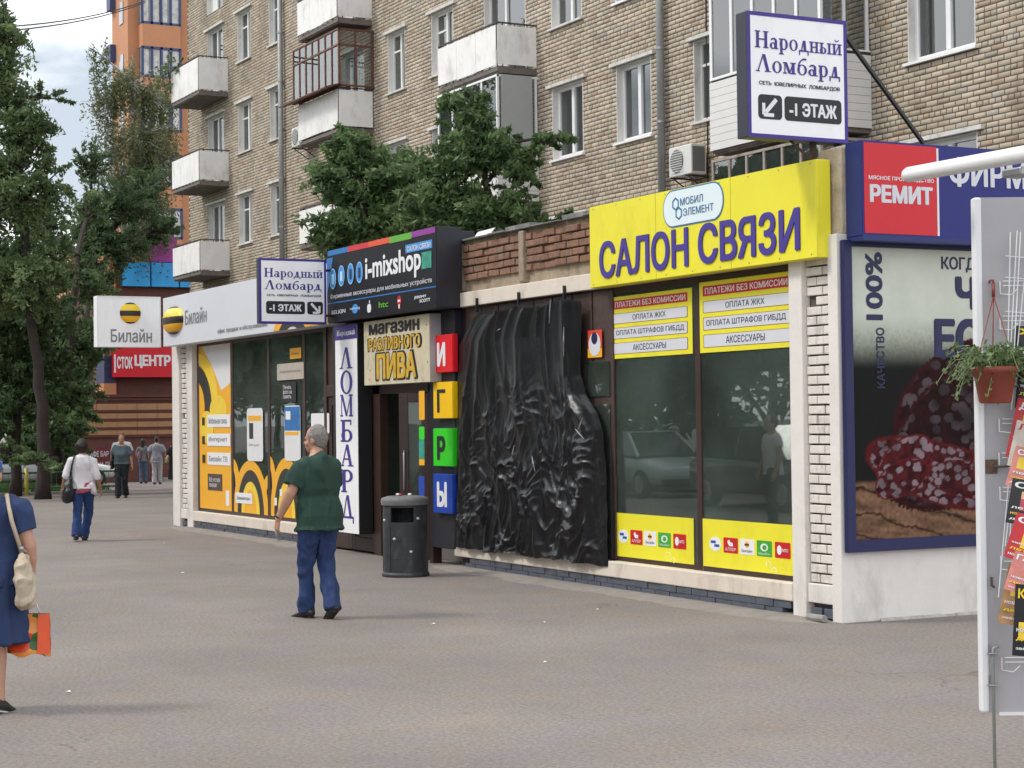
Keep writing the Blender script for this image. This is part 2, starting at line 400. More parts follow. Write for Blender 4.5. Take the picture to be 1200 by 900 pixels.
# ---------------------------------------------------------------- ground
def quadmesh(name, xs, ys, zf, m, lab=None):
    g = Geo()
    for x in xs:
        for y in ys: g.v.append((x, y, zf(x, y)))
    n = len(ys)
    for i in range(len(xs)-1):
        for j in range(n-1): g.f.append((i*n+j, (i+1)*n+j, (i+1)*n+j+1, i*n+j+1))
    return g.build(name, m, None, org=(0, 0, 0))
def asphalt():
    m = mat('asphalt', (.198, .176, .160), .92, .10, .9)
    t = m.node_tree; n = t.nodes.new; l = t.links.new; b = t.nodes['Principled BSDF']
    g = n('ShaderNodeNewGeometry'); prev = b.inputs['Base Color'].links[0].from_socket
    f = n('ShaderNodeTexNoise'); f.inputs['Scale'].default_value = 36; f.inputs['Detail'].default_value = 6; f.inputs['Roughness'].default_value = .75; l(g.outputs['Position'], f.inputs['Vector'])
    f2 = n('ShaderNodeTexNoise'); f2.inputs['Scale'].default_value = .32; f2.inputs['Detail'].default_value = 9; f2.inputs['Roughness'].default_value = .62; l(g.outputs['Position'], f2.inputs['Vector'])
    r = n('ShaderNodeMapRange'); r.inputs[1].default_value = .3; r.inputs[2].default_value = .7; r.inputs[3].default_value = .55; r.inputs[4].default_value = 1.45; l(f.outputs['Fac'], r.inputs[0])
    r2 = n('ShaderNodeMapRange'); r2.inputs[1].default_value = .3; r2.inputs[2].default_value = .7; r2.inputs[3].default_value = .80; r2.inputs[4].default_value = 1.14; l(f2.outputs['Fac'], r2.inputs[0])
    mu = n('ShaderNodeMath'); mu.operation = 'MULTIPLY'; l(r.outputs[0], mu.inputs[0]); l(r2.outputs[0], mu.inputs[1])
    # hairline cracks
    vo = n('ShaderNodeTexVoronoi'); vo.feature = 'DISTANCE_TO_EDGE'; vo.inputs['Scale'].default_value = .33
    wn = n('ShaderNodeTexNoise'); wn.inputs['Scale'].default_value = 1.6; wn.inputs['Detail'].default_value = 6; l(g.outputs['Position'], wn.inputs['Vector'])
    va = n('ShaderNodeVectorMath'); va.operation = 'MULTIPLY_ADD'; l(wn.outputs['Color'], va.inputs[0]); va.inputs[1].default_value = (1.6, 1.6, 0); l(g.outputs['Position'], va.inputs[2]); l(va.outputs[0], vo.inputs['Vector'])
    cr = n('ShaderNodeMapRange'); cr.inputs[1].default_value = 0; cr.inputs[2].default_value = .006; cr.inputs[3].default_value = .6; cr.inputs[4].default_value = 1; l(vo.outputs['Distance'], cr.inputs[0])
    gt = n('ShaderNodeTexNoise'); gt.inputs['Scale'].default_value = .45; l(g.outputs['Position'], gt.inputs['Vector'])
    gr = n('ShaderNodeMapRange'); gr.inputs[1].default_value = .58; gr.inputs[2].default_value = .66; gr.inputs[3].default_value = 1; gr.inputs[4].default_value = 0; l(gt.outputs['Fac'], gr.inputs[0])
    mxx = n('ShaderNodeMath'); mxx.operation = 'MAXIMUM'; l(cr.outputs[0], mxx.inputs[0]); l(gr.outputs[0], mxx.inputs[1])
    m2 = n('ShaderNodeMath'); m2.operation = 'MULTIPLY'; l(mu.outputs[0], m2.inputs[0]); l(mxx.outputs[0], m2.inputs[1])
    sp_ = n('ShaderNodeTexVoronoi'); sp_.inputs['Scale'].default_value = 2.3; l(g.outputs['Position'], sp_.inputs['Vector']); s2 = n('ShaderNodeMapRange'); s2.inputs[1].default_value = .035; s2.inputs[2].default_value = .07; s2.inputs[3].default_value = .68; s2.inputs[4].default_value = 1; l(sp_.outputs['Distance'], s2.inputs[0]); m3_ = n('ShaderNodeMath'); m3_.operation = 'MULTIPLY'; l(m2.outputs[0], m3_.inputs[0]); l(s2.outputs[0], m3_.inputs[1]); m2 = m3_
    hn = n('ShaderNodeTexNoise'); hn.inputs['Scale'].default_value = 1.4; hn.inputs['Detail'].default_value = 7; hn.inputs['Roughness'].default_value = .7; l(g.outputs['Position'], hn.inputs['Vector'])
    hr = n('ShaderNodeMapRange'); hr.inputs[1].default_value = .35; hr.inputs[2].default_value = .65; l(hn.outputs['Fac'], hr.inputs[0]); hm = n('ShaderNodeMix'); hm.data_type = 'RGBA'; hm.blend_type = 'MULTIPLY'; hm.inputs[0].default_value = 1; l(prev, hm.inputs[6]); hc = n('ShaderNodeMix'); hc.data_type = 'RGBA'; hc.inputs[6].default_value = (.97, .97, 1.03, 1); hc.inputs[7].default_value = (1.06, 1.0, .93, 1); l(hr.outputs[0], hc.inputs[0]); l(hc.outputs[2], hm.inputs[7]); prev = hm.outputs[2]
    vm = n('ShaderNodeVectorMath'); vm.operation = 'SCALE'; l(prev, vm.inputs[0]); l(m2.outputs[0], vm.inputs['Scale']); l(vm.outputs[0], b.inputs['Base Color'])
    bp = n('ShaderNodeBump'); bp.inputs['Strength'].default_value = .5; bp.inputs['Distance'].default_value = .006; l(f.outputs['Fac'], bp.inputs['Height']); l(bp.outputs[0], b.inputs['Normal'])
    return m
xs = [-1500, -300, -120, -86, -70, -60, -50, -40, -31, -20, -10, 0, 30, 120, 900]
structure(quadmesh('pavement', xs, [-900, -200, -60, -20, 0, 9, 12, 20, 60, 200, 900], lambda x, y: gz(x), asphalt()))

# ---------------------------------------------------------------- the row of shops (one storey)
YF = 9.48; XC = -12.32
shop = thing('shop_building', 'single storey row of small shops with white pillars and bare brick parapet', 'shop building', (-21, 11.5, 0))
g = Geo()                                                        # solid walls
g.box(-31.0, XC-.003, 13.4, 13.6, 0, 3.8); g.box(-31.0, -30.7, YF+.12, 13.4, 0, 3.8)
g.box(XC-.28, XC-.005, YF+.12, 13.4, 0, 3.95)                            # right gable wall
g.box(-31.0, XC-.28, YF+.3, 13.4, 3.2, 3.55)                       # roof slab
g.build('wall', M_white, shop, bevel=.01)
g = Geo(); g.box(-31, XC-.3, YF+.3, 13.39, 3.551, 3.62); g.build('roof', mat('roofing_felt', (.06, .06, .062), .9, .3, 3, .5), shop)
g = Geo(); g.box(-31, XC-.3, YF+.35, 13.39, 0.004, .14); g.build('shop_floor', M_infloor, shop)
g = Geo(); g.box(-30.7, XC-.29, 13.1, 13.38, .15, 3.19)
for x in (-23.6, -20.25, -16.2): g.box(x-.06, x+.06, YF+.35, 13.1, .15, 3.19)
g.build('inner_wall', M_indark, shop)
# head beam and sill band in painted concrete
g = Geo(); g.box(-29.35, -12.995, YF-.03, YF+.25, 3.015, 3.18); g.build('head_beam', M_cream, shop, bevel=.008)
def sill(x0, x1):
    g = Geo(); g.box(x0, x1, YF-.05, YF+.3, .13, .285); g.build('sill', M_cream, shop, bevel=.01)
sill(-29.4, -23.75); sill(-19.6, -12.995)
# plinth bricks
pl = Geo().box(-.124, .124, -.06, .05, -.03, .031).mesh('plinth_brick', M_plinth)
g = Geo(); g.box(-29.4, -23.75, YF+.05, YF+.28, 0, .125); g.box(-19.6, -12.995, YF+.05, YF+.28, 0, .125); g.build('plinth', mat('plinth_mortar', (.04, .042, .05), .9), shop)
x = -29.28
while x < -13.1:
    if not (-23.9 < x < -19.45):
        for r_, z in enumerate((.032, .097)):
            inst('plinth_brick', pl, (x+(.125 if r_ else 0), YF+.03-random.uniform(0, .012), z), shop, rz=random.uniform(-.015, .015))
    x += .258
# pillars: frame strips with a field of painted bricks between them
def pillar(xa, xb, xc, xd, z1, course=.083):
    g = Geo(); g.box(xa, xb, YF-.04, YF+.3, 0, z1); g.box(xc, xd, YF-.04, YF+.3, 0, z1); g.box(xb, xc, YF-.02, YF+.3, .14, .30)
    p = g.build('pillar', M_white, shop, bevel=.008)
    g = Geo(); g.box(xb, xc, YF+.045, YF+.28, .0, z1); g.build('mortar', M_mortar, p)
    wd = xc-xb; z = .305; row = 0
    while z < z1-.05:
        cut = xb + wd*(.62 if row % 2 else .40) + random.uniform(-.015, .015)
        for a, b in ((xb+.004, cut-.007), (cut+.007, xc-.004)):
            if random.random() < .03 : continue
            q = Geo(); dz = random.uniform(0, .003); q.box(a, b, YF+.0+random.uniform(0, .014), YF+.06, z+.005, z+course-.008-dz)
            q.build('brick', M_brickw, p, bevel=.006)
        z += course; row += 1
    for a in (xb+.03, xb+wd*.55):
        q = Geo(); q.box(a, a+wd*.38, YF-.005, YF+.06, .02, .10); q.build('brick', M_plinth, p, bevel=.006)
pillar(-12.995, -12.81, -12.45, XC, 3.2)
pillar(-30.5, -30.12, -29.72, -29.42, 3.02, .083)
# corner post carries on above the pillar, bare old masonry beside the yellow sign
g = Geo(); g.box(-12.62, XC-.002, YF+.02, YF+.3, 3.2, 3.92); g.build('corner_post', mat('stained_render', (.5, .42, .32), .9, .3, 5, .8, 40, dirt='#42352b', dscale=3, damt=.7), shop, bevel=.01)
# gable wall base plinth line
g = Geo()
for k in range(24):
    y = YF+.35+k*.16; g.poly([Vector((XC-.004, y, 0)), Vector((XC+.02+.05*noise.noise(Vector((y*2, 0, 0)))**2, y, 0)), Vector((XC-.004, y, .022+.015*noise.noise(Vector((y*3, 1, 0)))))], (0, .17, 0))
g.build('crumbled_footing', mat('grey_render', (.42, .38, .34), .9, .3, 9, .8, 30, dirt='#6a5d52', dscale=3, damt=.5), shop)['kind'] = 'stuff'

# bare brick parapet
par = Geo(); par.box(-19.62, -12.63, YF+.06, YF+.33, 3.18, 3.78); PW = par.build('parapet', M_oldmortar, shop)
def parapet(x0, x1):
    z = 3.32; row = 0
    while z < 3.74:
        x = x0 + (0 if row % 2 else .13)
        if row % 2 == 0:
            q = Geo(); q.box(x0, x0+.118, YF+.02+random.uniform(-.012, .012), YF+.2, z, z+.068); q.build('brick', M_oldbrick, PW, bevel=.008)
        while x < x1-.06:
            e = min(x+.248, x1); q = Geo(); o = random.uniform(-.018, .014); jz = random.uniform(-.004, .004)
            q.box(x, e, YF+.02+o, YF+.2, z+jz, z+.068+jz); q.build('brick', M_oldbrick, PW, bevel=.009); x += .262
        z += .084; row += 1
parapet(-19.42, -18.0); parapet(-17.86, -16.2)
for a_, b_ in ((-17.99, -17.87), (-19.6, -19.44)): q = Geo(); q.box(a_, b_, YF-.01, YF+.3, 3.2, 3.76); q.build('parapet_pier', M_oldmortar, shop, bevel=.015)
# ragged coping
cp = Geo(); x = -19.6
while x < -16.2:
    l_ = random.uniform(.25, .7); zt = 3.79+random.uniform(0, .045); cp.box(x, x+l_-.01, YF-.02+random.uniform(-.02, .02), YF+.4, 3.78, zt); x += l_
cp.build('coping', mat('coping_felt', (.17, .17, .165), .9, .4, 6, 1, 30, dirt='#b3a48e', dscale=4, damt=.6), shop, bevel=.012)

# frames and glazing -------------------------------------------------------
def shop_window(xs, z0, z1, fw_=.07, glassm=None, y=YF+.06, label=None):
    g = Geo(); n = len(xs)
    for i, x in enumerate(xs): g.box(x-fw_/2, x+fw_/2, y-.012, y+.04, z0, z1)
    for a, b in zip(xs, xs[1:]): g.box(a+fw_/2, b-fw_/2, y-.01, y+.04, z0, z0+.05); g.box(a+fw_/2, b-fw_/2, y-.01, y+.04, z1-.06, z1)
    o = g.build('window', M_brown, shop, bevel=.004)
    for a, b in zip(xs, xs[1:]):
        q = Geo(); q.box(a+fw_/2, b-fw_/2, y+.0, y+.008, z0+.05, z1-.06); q.build('pane', glassm or M_glass, o)
    return o
shop_window([-16.12, -14.55, -12.99+.02], .285, 3.01, .085)
shop_window([-29.38, -27.70, -26.06, -24.62, -23.75], .285, 3.01, .10)
# boarded bay behind the plastic sheet
g = Geo(); g.box(-19.52, -16.1, YF+.06, YF+.14, .285, 3.01)
bb = g.build('boarding', mat('dark_boarding', (.028, .019, .017), .6, .3, 5), shop)
for x in np.arange(-19.4, -16.2, .42):
    q = Geo(); q.box(x+.01, x+.40, YF+.035, YF+.06, .3, 3.0); q.build('board', mat('brown_boards', (.062, .036, .03), .55, .3, 4, .4, 20), bb, bevel=.005)
q = Geo(); q.box(-16.62, -16.12, YF+.02, YF+.034, .3, 1.85); q.box(-16.62, -16.12, YF+.02, YF+.034, 1.93, 2.28); q.build('pane', M_glass, bb)
for k in range(3):
    q = Geo(); q.box(-18.95+k*1.02, -18.93+k*1.02, YF-.06, YF-.03, 2.93, 3.09); q.build('hook', M_black, shop)

# door bay: brown fixed leaf with posters, dark doorway, leaf standing open
g = Geo(); g.box(-23.7, -23.6, YF-.02, YF+.1, 0, 3.05); g.box(-22.02, -21.80, YF-.02, YF+.1, 0, 2.2); g.box(-20.34, -20.25, YF-.02, YF+.1, 0, 2.2); g.box(-23.6, -20.25, YF-.02, YF+.1, 2.05, 2.2)
g.box(-23.6, -22.3, YF+.0, YF+.1, 2.2, 3.05); g.box(-22.3, -20.25, YF-.01, YF+.08, 2.95, 3.05)
df = g.build('door_frame', M_brown, shop, bevel=.006)
def door(name, x0, x1, y, pmat, zlow=.55, rz=0, hinge=None, handle=True):
    g = Geo(); g.box(x0, x0+.11, y, y+.05, .03, 2.04); g.box(x1-.11, x1, y, y+.05, .03, 2.04); g.box(x0+.11, x1-.11, y, y+.05, .03, .2); g.box(x0+.11, x1-.11, y, y+.05, 1.93, 2.04); g.box(x0+.11, x1-.11, y, y+.05, zlow-.05, zlow+.03)
    g.box(x0+.11, x1-.11, y+.015, y+.035, .2, zlow-.05)
    q = Geo(); q.box(x0+.11, x1-.11, y+.02, y+.03, zlow+.03, 1.93)
    h = Geo(); hx = x1-.06 if hinge == 'l' else x0+.06
    h.tube([(hx, y-.01, .85), (hx, y-.06, .9), (hx, y-.06, 1.3), (hx, y-.01, 1.35)], .013)
    if rz:
        c = Vector((x1 if hinge == 'r' else x0, y, 0)); M = Matrix.Translation(c) @ Matrix.Rotation(rz, 4, 'Z') @ Matrix.Translation(-c)
        for k in (g, q, h): k.xform(M)
    o = g.build(name, M_brown, shop, bevel=.004); q.build('pane', pmat, o); h.build('handle', M_steel, o, smooth=True)
    return o
door('door', -23.58, -22.8, YF, M_glass, .6, hinge='l'); door('door', -22.79, -22.03, YF, M_glass, .6, hinge='r')
d_open = door('door', -20.74, -20.36, YF+.02, M_glass, .5, rz=R(60), hinge='r')
# things seen in the doorway: counter, shelf, ochre panel
beer = Geo(); beer.box(-21.6, -20.5, 11.4, 11.9, .14, 1.05); beer.build('counter', mat('counter_wood', (.16, .10, .05), .5, .3, 3), shop)
g = Geo(); g.box(-22.0, -21.55, 10.2, 10.9, .14, 2.0); g.build('yellow_partition', mat('ochre_partition', (.42, .22, .05), .5, .2, 3), shop)
g = Geo()
for z in (1.2, 1.5, 1.8, 2.1):
    g.box(-21.6, -20.5, 12.7, 13.0, z, z+.03)
    for k in range(14): g.box(-21.55+k*.077, -21.5+k*.077, 12.75, 12.8, z+.03, z+.2)
g.build('bottle_shelf', mat('shelf_goods', (.12, .10, .06), .4, .8, 9), shop)
# interior of the phone shop
def inner(name, m, *b, bev=.005):
    g = Geo()
    for q in b: g.box(*q)
    return g.build(name, m, shop, bevel=bev)
inner('inner_column', mat('pale_green_panel', (.36, .40, .35), .6, .08, 3), (-15.97, -15.62, YF+.16, YF+.22, .3, 2.9), (-15.60, -15.45, YF+.20, YF+.26, .3, 2.9))
inner('desk', mat('pale_desk', (.42, .47, .46), .35, .1, 3), (-15.3, -14.55, YF+.5, YF+.95, .14, .93), (-14.35, -13.9, YF+.45, YF+1.0, .14, .90))
inner('desk', mat('yellow_desk', (.62, .56, .06), .4, .1, 3), (-14.2, -13.02, YF+1.15, YF+1.6, .14, .92))
inner('curved_desk', mat('pale_desk', ''), (-13.9, -13.25, YF+.6, YF+.9, .14, .80))
inner('showcase', mat('showcase_grey', (.11, .14, .13), .3, .1, 3), (-15.2, -13.1, 12.6, 13.0, .14, 1.5), (-15.2, -13.1, 12.6, 13.0, 1.9, 2.3))
inner('inner_screen', mat('mint_panel', (.30, .38, .34), .5, .1, 3), (-27.3, -26.2, YF+1.2, YF+1.25, .3, 2.7), (-25.75, -25.35, YF+.25, YF+.3, .3, 2.6))

# ================================================================ signs
def uv(fc, px, py):
    d = ray(px, py); k = (fc.O-CAM).dot(fc.N)/d.dot(fc.N); q = CAM+d*k-fc.O; return q.dot(fc.U), q.dot(fc.V)
P_ink = mat('violet_blue_print', '#3b2a86', .5, .03); P_black = mat('black_print', (.012, .012, .014), .5, .03); P_wh = mat('white_print', (.8, .8, .82), .5, .02)
P_sheet = mat('white_sign_acrylic', (.90, .90, .91), .35, .02, 2, dirt='#8b8880', dscale=1.9, damt=.14); P_navy = mat('navy_print', '#161c48', .5, .05); P_red = mat('red_print', '#c4161f', .5, .05)  # sign sheet is plain white acrylic with faint grime
P_yel = mat('yellow_sign_vinyl', (.84, .76, .035), .42, .05, 1.5, dirt='#8a7a2a', dscale=1.7, damt=.22); P_purple = mat('purple_print', '#43338f', .5, .06, 12)
P_grey = mat('grey_print', (.22, .22, .24), .5, .03); P_orange = mat('orange_yellow_print', (.86, .42, .012), .45, .04, 3); P_beeblk = mat('bee_black', (.022, .018, .015), .45, .1)
P_lgrey = mat('pale_grey_acrylic', (.66, .67, .72), .4, .03, 2)

def box_sign(name, label, cat, fc, w_, h_, th, body, facem, border=0, bm=None, group=None):
    """lightbox: casing behind the plane of fc, face sheet, optional printed border; returns the thing and the face in front"""
    t = thing(name, label, cat, fc.p(w_/2, 0, -th), group)
    g = Geo(); fc.rect(g, 0, w_, 0, h_, -th, -.006); g.build('casing', body, t, bevel=.006)
    g = Geo(); fc.rect(g, .004, w_-.004, .004, h_-.004, -.006, 0); g.build('face_sheet', facem, t)
    if border:
        g = Geo(); b = border
        for q in ((0, w_, 0, b), (0, w_, h_-b, h_), (0, b, b, h_-b), (w_-b, w_, b, h_-b)): fc.rect(g, *q, 0, .003)
        g.build('border', bm, t)
    return t
def flat(fc, name, m, t, n1, *rects, n0=0.0):
    g = Geo()
    for q in rects: fc.rect(g, *q, n0, n1)
    return g.build(name, m, t)

# -- yellow phone-shop fascia
A = onY(691.7, 337.8, 9.33); B = onY(956, 186, 9.33)
fc = front(A.x, 9.33, A.z); W_, H_ = B.x-A.x, B.z-A.z
t = box_sign('shop_sign', 'long yellow sign reading САЛОН СВЯЗИ in purple letters', 'shop sign', fc, W_, H_, .145, P_yel, P_yel)
def tpx(fc, body, lb, rt_, n, m, t, **k):
    a = uv(fc, *lb); b = uv(fc, *rt_); return text(fc, body, a[0], b[0], a[1], b[1], n, m, t, **k)
vb = uv(fc, 703, 327.3)[1]; vt = uv(fc, 703, 284)[1]
for body, x0, x1, y0, y1 in (('САЛОН', 703, 807.3, 0, 0), ('СВЯЗИ', 819, 938.5, 0, 0)):
    a = uv(fc, x0, 300)[0]; b = uv(fc, x1, 300)[0]; text(fc, body, a, b, vb, vt, .006, P_purple, t, bold=.028, depth=.01)
g = Geo()
for s_ in (1/3, 2/3): fc.rect(g, W_*s_-.002, W_*s_+.002, .004, H_-.004, .0, .0012)
g.build('panel_seam', mat('seam_shadow', (.30, .27, .02), .7), t)
g = Geo()
for s_ in np.linspace(.02, .98, 9):
    for v_ in (.03, H_-.03): fc.disc(g, W_*s_, v_, .007, .007, 0, .003, 8)
g.build('screws', M_steel, t)['kind'] = 'stuff'
cu_, cv_ = uv(fc, 812, 240.3); hw = (uv(fc, 848, 240)[0]-uv(fc, 777, 240)[0])/2; hh = (uv(fc, 812, 218)[1]-uv(fc, 812, 263)[1])/2
g = Geo(); fc.rrect(g, cu_-hw, cu_+hw, cv_-hh, cv_+hh, hh*.95, 0, .004, 10); t2 = g.build('badge', mat('badge_blue', '#2d6f9a', .5, .03), t)
g = Geo(); fc.rrect(g, cu_-hw+.014, cu_+hw-.014, cv_-hh+.014, cv_+hh-.014, hh*.88, .004, .007, 10); g.build('badge_field', mat('badge_white', (.74, .84, .88), .5, .02), t2)
def hexring(fc, g, u, v, r, wd, n0, n1):
    for i in range(6):
        a, b = R(60*i+30), R(60*i+90)
        fc.poly(g, [(u+r*math.cos(a), v+r*math.sin(a)), (u+r*math.cos(b), v+r*math.sin(b)), (u+(r-wd)*math.cos(b), v+(r-wd)*math.sin(b)), (u+(r-wd)*math.cos(a), v+(r-wd)*math.sin(a))], n0, n1)
g = Geo(); a = uv(fc, 792.5, 239.2); b = uv(fc, 796.3, 250); hexring(fc, g, *a, .062, .017, .007, .010); hexring(fc, g, *b, .062, .017, .0071, .0102); g.build('badge_hexagon', MATS['badge_blue'], t2)
mb = MATS['badge_blue']
a = uv(fc, 798, 241.3); b = uv(fc, 824.5, 227.5); text(fc, 'МОБИЛ', a[0], b[0], a[1], a[1]+.07, .009, mb, t2, bold=.01)
a = uv(fc, 801.5, 253.4); b = uv(fc, 837, 240); text(fc, 'ЭЛЕМЕНТ', a[0], b[0], a[1], a[1]+.07, .009, mb, t2, bold=.01)

# -- payment notices on the windows and the lower yellow strips
def notice(lb, rtp, lab):
    f0 = front(0, YF+.055, 0); a = uv(f0, *lb); b = uv(f0, *rtp); w0, h0 = b[0]-a[0], b[1]-a[1]; f = front(a[0], YF+.055, a[1])
    t = thing('window_notice', lab, 'window sticker', f.p(w0/2, 0)); flat(f, 'backing', P_yel, t, .004, (0, w0, 0, h0))
    flat(f, 'red_bar', P_red, t, .006, (.055*w0, .95*w0, .80*h0, .94*h0), n0=.004); text(f, 'ПЛАТЕЖИ БЕЗ КОМИССИИ', .08*w0, .93*w0, .825*h0, .915*h0, .0066, P_wh, t, bold=.02)
    for s, v0, v1, uw in (('ОПЛАТА ЖКХ', .56, .73, .2), ('ОПЛАТА ШТРАФОВ ГИБДД', .315, .5, .41), ('АКСЕССУАРЫ', .07, .255, .2)):
        g = Geo(); f.rrect(g, .055*w0, .95*w0, v0*h0, v1*h0, .012, .004, .0055); g.build('outline', mat('red_brown_outline', '#8a5a30', .5), t)
        g = Geo(); f.rrect(g, .062*w0, .943*w0, (v0+.008)*h0, (v1-.008)*h0, .010, .0055, .0065); g.build('row_panel', P_lgrey, t)
        text(f, s, (.5-uw)*w0, (.5+uw)*w0, (v0+.045)*h0, (v1-.04)*h0, .007, P_navy, t, bold=.008)
notice((715, 421), (811, 337), 'left yellow notice of four payment lines stuck inside shop window')
notice((819.3, 414), (932, 317), 'right yellow notice of four payment lines beside the brick pillar')
def strip(lb, rtp, lab):
    f0 = front(0, YF+.055, 0); a = uv(f0, *lb); b = uv(f0, *rtp); w0, h0 = b[0]-a[0], b[1]-a[1]; f = front(a[0], YF+.055, a[1])
    t = thing('window_strip', lab, 'window sticker', f.p(w0/2, 0)); flat(f, 'backing', P_yel, t, .004, (0, w0, 0, h0))
    s = .075*w0; v = .53*h0; hh = .145*h0
    cs = [(.15, 'white_print'), (.315, 'red_print'), (.485, 'white_print'), (.66, 'green_logo'), (.84, 'red_print')]
    mat('green_logo', '#3fa535', .5)
    for i, (u, mn) in enumerate(cs):
        g = Geo()
        if i == 0: f.disc(g, u*w0, v, s*.85, hh*.95, .004, .006)
        else: f.rrect(g, u*w0-s, u*w0+s, v-hh, v+hh, .01, .004, .006)
        lg = g.build('logo', MATS[mn], t); g = Geo(); n0, n1 = .006, .0075; c = u*w0
        if i == 0: f.rect(g, c-s*.6, c+s*.1, v+hh*.1, v+hh*.45, n0, n1); f.rect(g, c-s*.1, c+s*.6, v-hh*.35, v-hh*.02, n0, n1); g.build('mark', mat('blue_logo', '#205a9c', .5), lg)
        if i == 1:
            f.poly(g, [(c-s*.2, v-hh*.1), (c+s*.35, v-hh*.1), (c+s*.3, v+hh*.35), (c-s*.05, v+hh*.4), (c-s*.15, v+hh*.75), (c-s*.45, v+hh*.5)], n0, n1); g.build('mark', P_wh, lg); text(f, 'АЛЛЕР', c-s*.75, c+s*.75, v-hh*.7, v-hh*.3, .0076, P_wh, lg)
        if i == 2:
            f.disc(g, c, v+hh*.3, s*.3, hh*.4, n0, n1, 14); g.build('mark', P_orange, lg); flat(f, 'mark', P_beeblk, lg, .0085, (c-s*.3, c+s*.3, v+hh*.18, v+hh*.4), n0=.0075); text(f, 'Билайн', c-s*.7, c+s*.7, v-hh*.7, v-hh*.3, .0076, P_beeblk, lg)
        if i == 3:
            f.disc(g, c, v+hh*.15, s*.5, hh*.5, n0, n1, 16); g.build('mark', P_wh, lg); g = Geo(); f.disc(g, c+s*.05, v+hh*.15, s*.28, hh*.32, n1, .009, 12); g.build('mark', MATS['green_logo'], lg); text(f, 'МегаФон', c-s*.75, c+s*.75, v-hh*.8, v-hh*.5, .0076, P_wh, lg)
        if i == 4:
            f.disc(g, c-s*.42, v, s*.3, hh*.6, n0, n1, 14); g.build('mark', P_wh, lg); text(f, 'МТС', c, c+s*.75, v-hh*.2, v+hh*.2, .0076, P_wh, lg, bold=.03)
    # faint pale link shape printed at the bottom
    g = Geo()
    for k, (uu, vv) in enumerate(((.70, .18), (.75, .08))): f.ring(g, uu*w0, vv*h0+.03, .045, .03, .015, .012, -60, 220, .004, .0052, 12, clip=(0, w0, 0, h0))
    g.build('pale_link', mat('pale_yellow_print', (.84, .82, .35), .5), t)
strip((718, 657), (813, 613-5.5), 'left yellow window strip with five small operator logos')
strip((823, 668), (937, 624-8), 'right yellow window strip with five operator logos beside pillar')
# small red and orange sticker
f0 = front(0, YF+.02, 0); a = uv(f0, 690, 419.5); b = uv(f0, 706, 386); f = front(a[0], YF+.015, a[1]); w0, h0 = b[0]-a[0], b[1]-a[1]
t = thing('small_sticker', 'small red and yellow sticker with round picture on brown frame', 'sticker', f.p(w0/2, 0)); flat(f, 'backing', mat('sticker_red', '#d2402a', .5), t, .004, (0, w0, 0, h0)); flat(f, 'lower_band', P_orange, t, .006, (0, w0, 0, h0*.33), n0=.004)
g = Geo(); f.disc(g, w0*.5, h0*.48, w0*.42, w0*.42, .006, .008, 18); g.build('round_picture', P_lgrey, t); g = Geo(); f.disc(g, w0*.5, h0*.7, w0*.22, w0*.22, .008, .0095, 14); g.build('round_picture', P_navy, t)

# -- black accessories-shop sign
yi = 9.15; A = onY(383.5, 378.5, yi); B = onY(510.8, 265, yi); fc = front(A.x, yi, A.z); W_, H_ = B.x-A.x, B.z-A.z
M_imx = mat('black_gloss_panel', (.010, .010, .014), .5, .1, spec=.2)
t = box_sign('shop_sign', 'black sign reading i-mixshop with a rainbow stripe along its top', 'shop sign', fc, W_, H_, .33, M_pitch, M_imx)
u = lambda x: uv(fc, 360+x/6, 320)[0]
def vv(x, y): return uv(fc, 360+x/6, 250+y/6)[1]
for i, (a, b, c) in enumerate(((148, 290, '#1c6fb3'), (290, 432, '#d02433'), (432, 582, '#e0502c'), (582, 738, '#5cab2d'), (738, 905, '#8c2f93'))):
    flat(fc, 'colour_stripe', mat('stripe%d' % i, c, .45, .04), t, .004, (max(u(a), .0), min(u(b), W_)-.002, H_-.072 + (.0 if i != 3 else -.01), H_-.003))
mb = mat('stripe0', ''); bl = mat('bright_blue_print', '#3a8fd6', .45, .08, 20)
g = Geo(); fc.poly(g, [(.01, H_*.40), (.14, H_*.62), (.22, H_-.10), (.01, H_-.10)], 0, .003); g.build('blue_wedge', mb, t)
for x, y in ((183, 462), (243, 440), (308, 425), (370, 415)):
    g = Geo(); c = (u(x), vv(x, y)); fc.disc(g, *c, .105, .135, .003, .006, 24); o = g.build('round_icon', bl, t)
    g = Geo(); fc.rrect(g, c[0]-.035, c[0]+.035, c[1]-.07, c[1]+.06, .012, .006, .009); g.build('icon_shape', mat('pale_blue_print', '#bfe2f5', .5) if x < 260 else P_navy, o)
    g = Geo(); fc.ring(g, *c, .105, .135, .012, .014, 0, 360, .006, .0085, 20); g.build('icon_rim', mat('stripe_pale', '#8fc8ee', .5), o)
tpx(fc, 'i-mixshop', (428.5, 335.5), (493.5, 287.5), .004, P_wh, t, bold=.03)
v0 = vv(175, 610); text(fc, 'Фирменные аксессуары для мобильных устройств', u(163), u(878), v0, v0+.075, .004, P_lgrey, t, bold=.012)
flat(fc, 'blue_line', mb, t, .004, (.01, W_-.01, vv(148, 641), vv(148, 633)))
flat(fc, 'blue_tag', bl, t, .005, (u(695), u(882), vv(880, 243), vv(880, 183)), n0=.0); text(fc, 'САЛОН СВЯЗИ', u(706), u(872), vv(880, 234), vv(880, 196), .006, P_wh, t, bold=.02)
flat(fc, 'picture', mat('teal_print', '#2f8f7a', .5, .5, 9), t, .005, (u(808), u(876), vv(876, 380), vv(876, 262)))
v0 = vv(175, 712)
text(fc, 'BELKIN', u(172), u(268), v0, v0+.05, .004, P_lgrey, t, bold=.02)
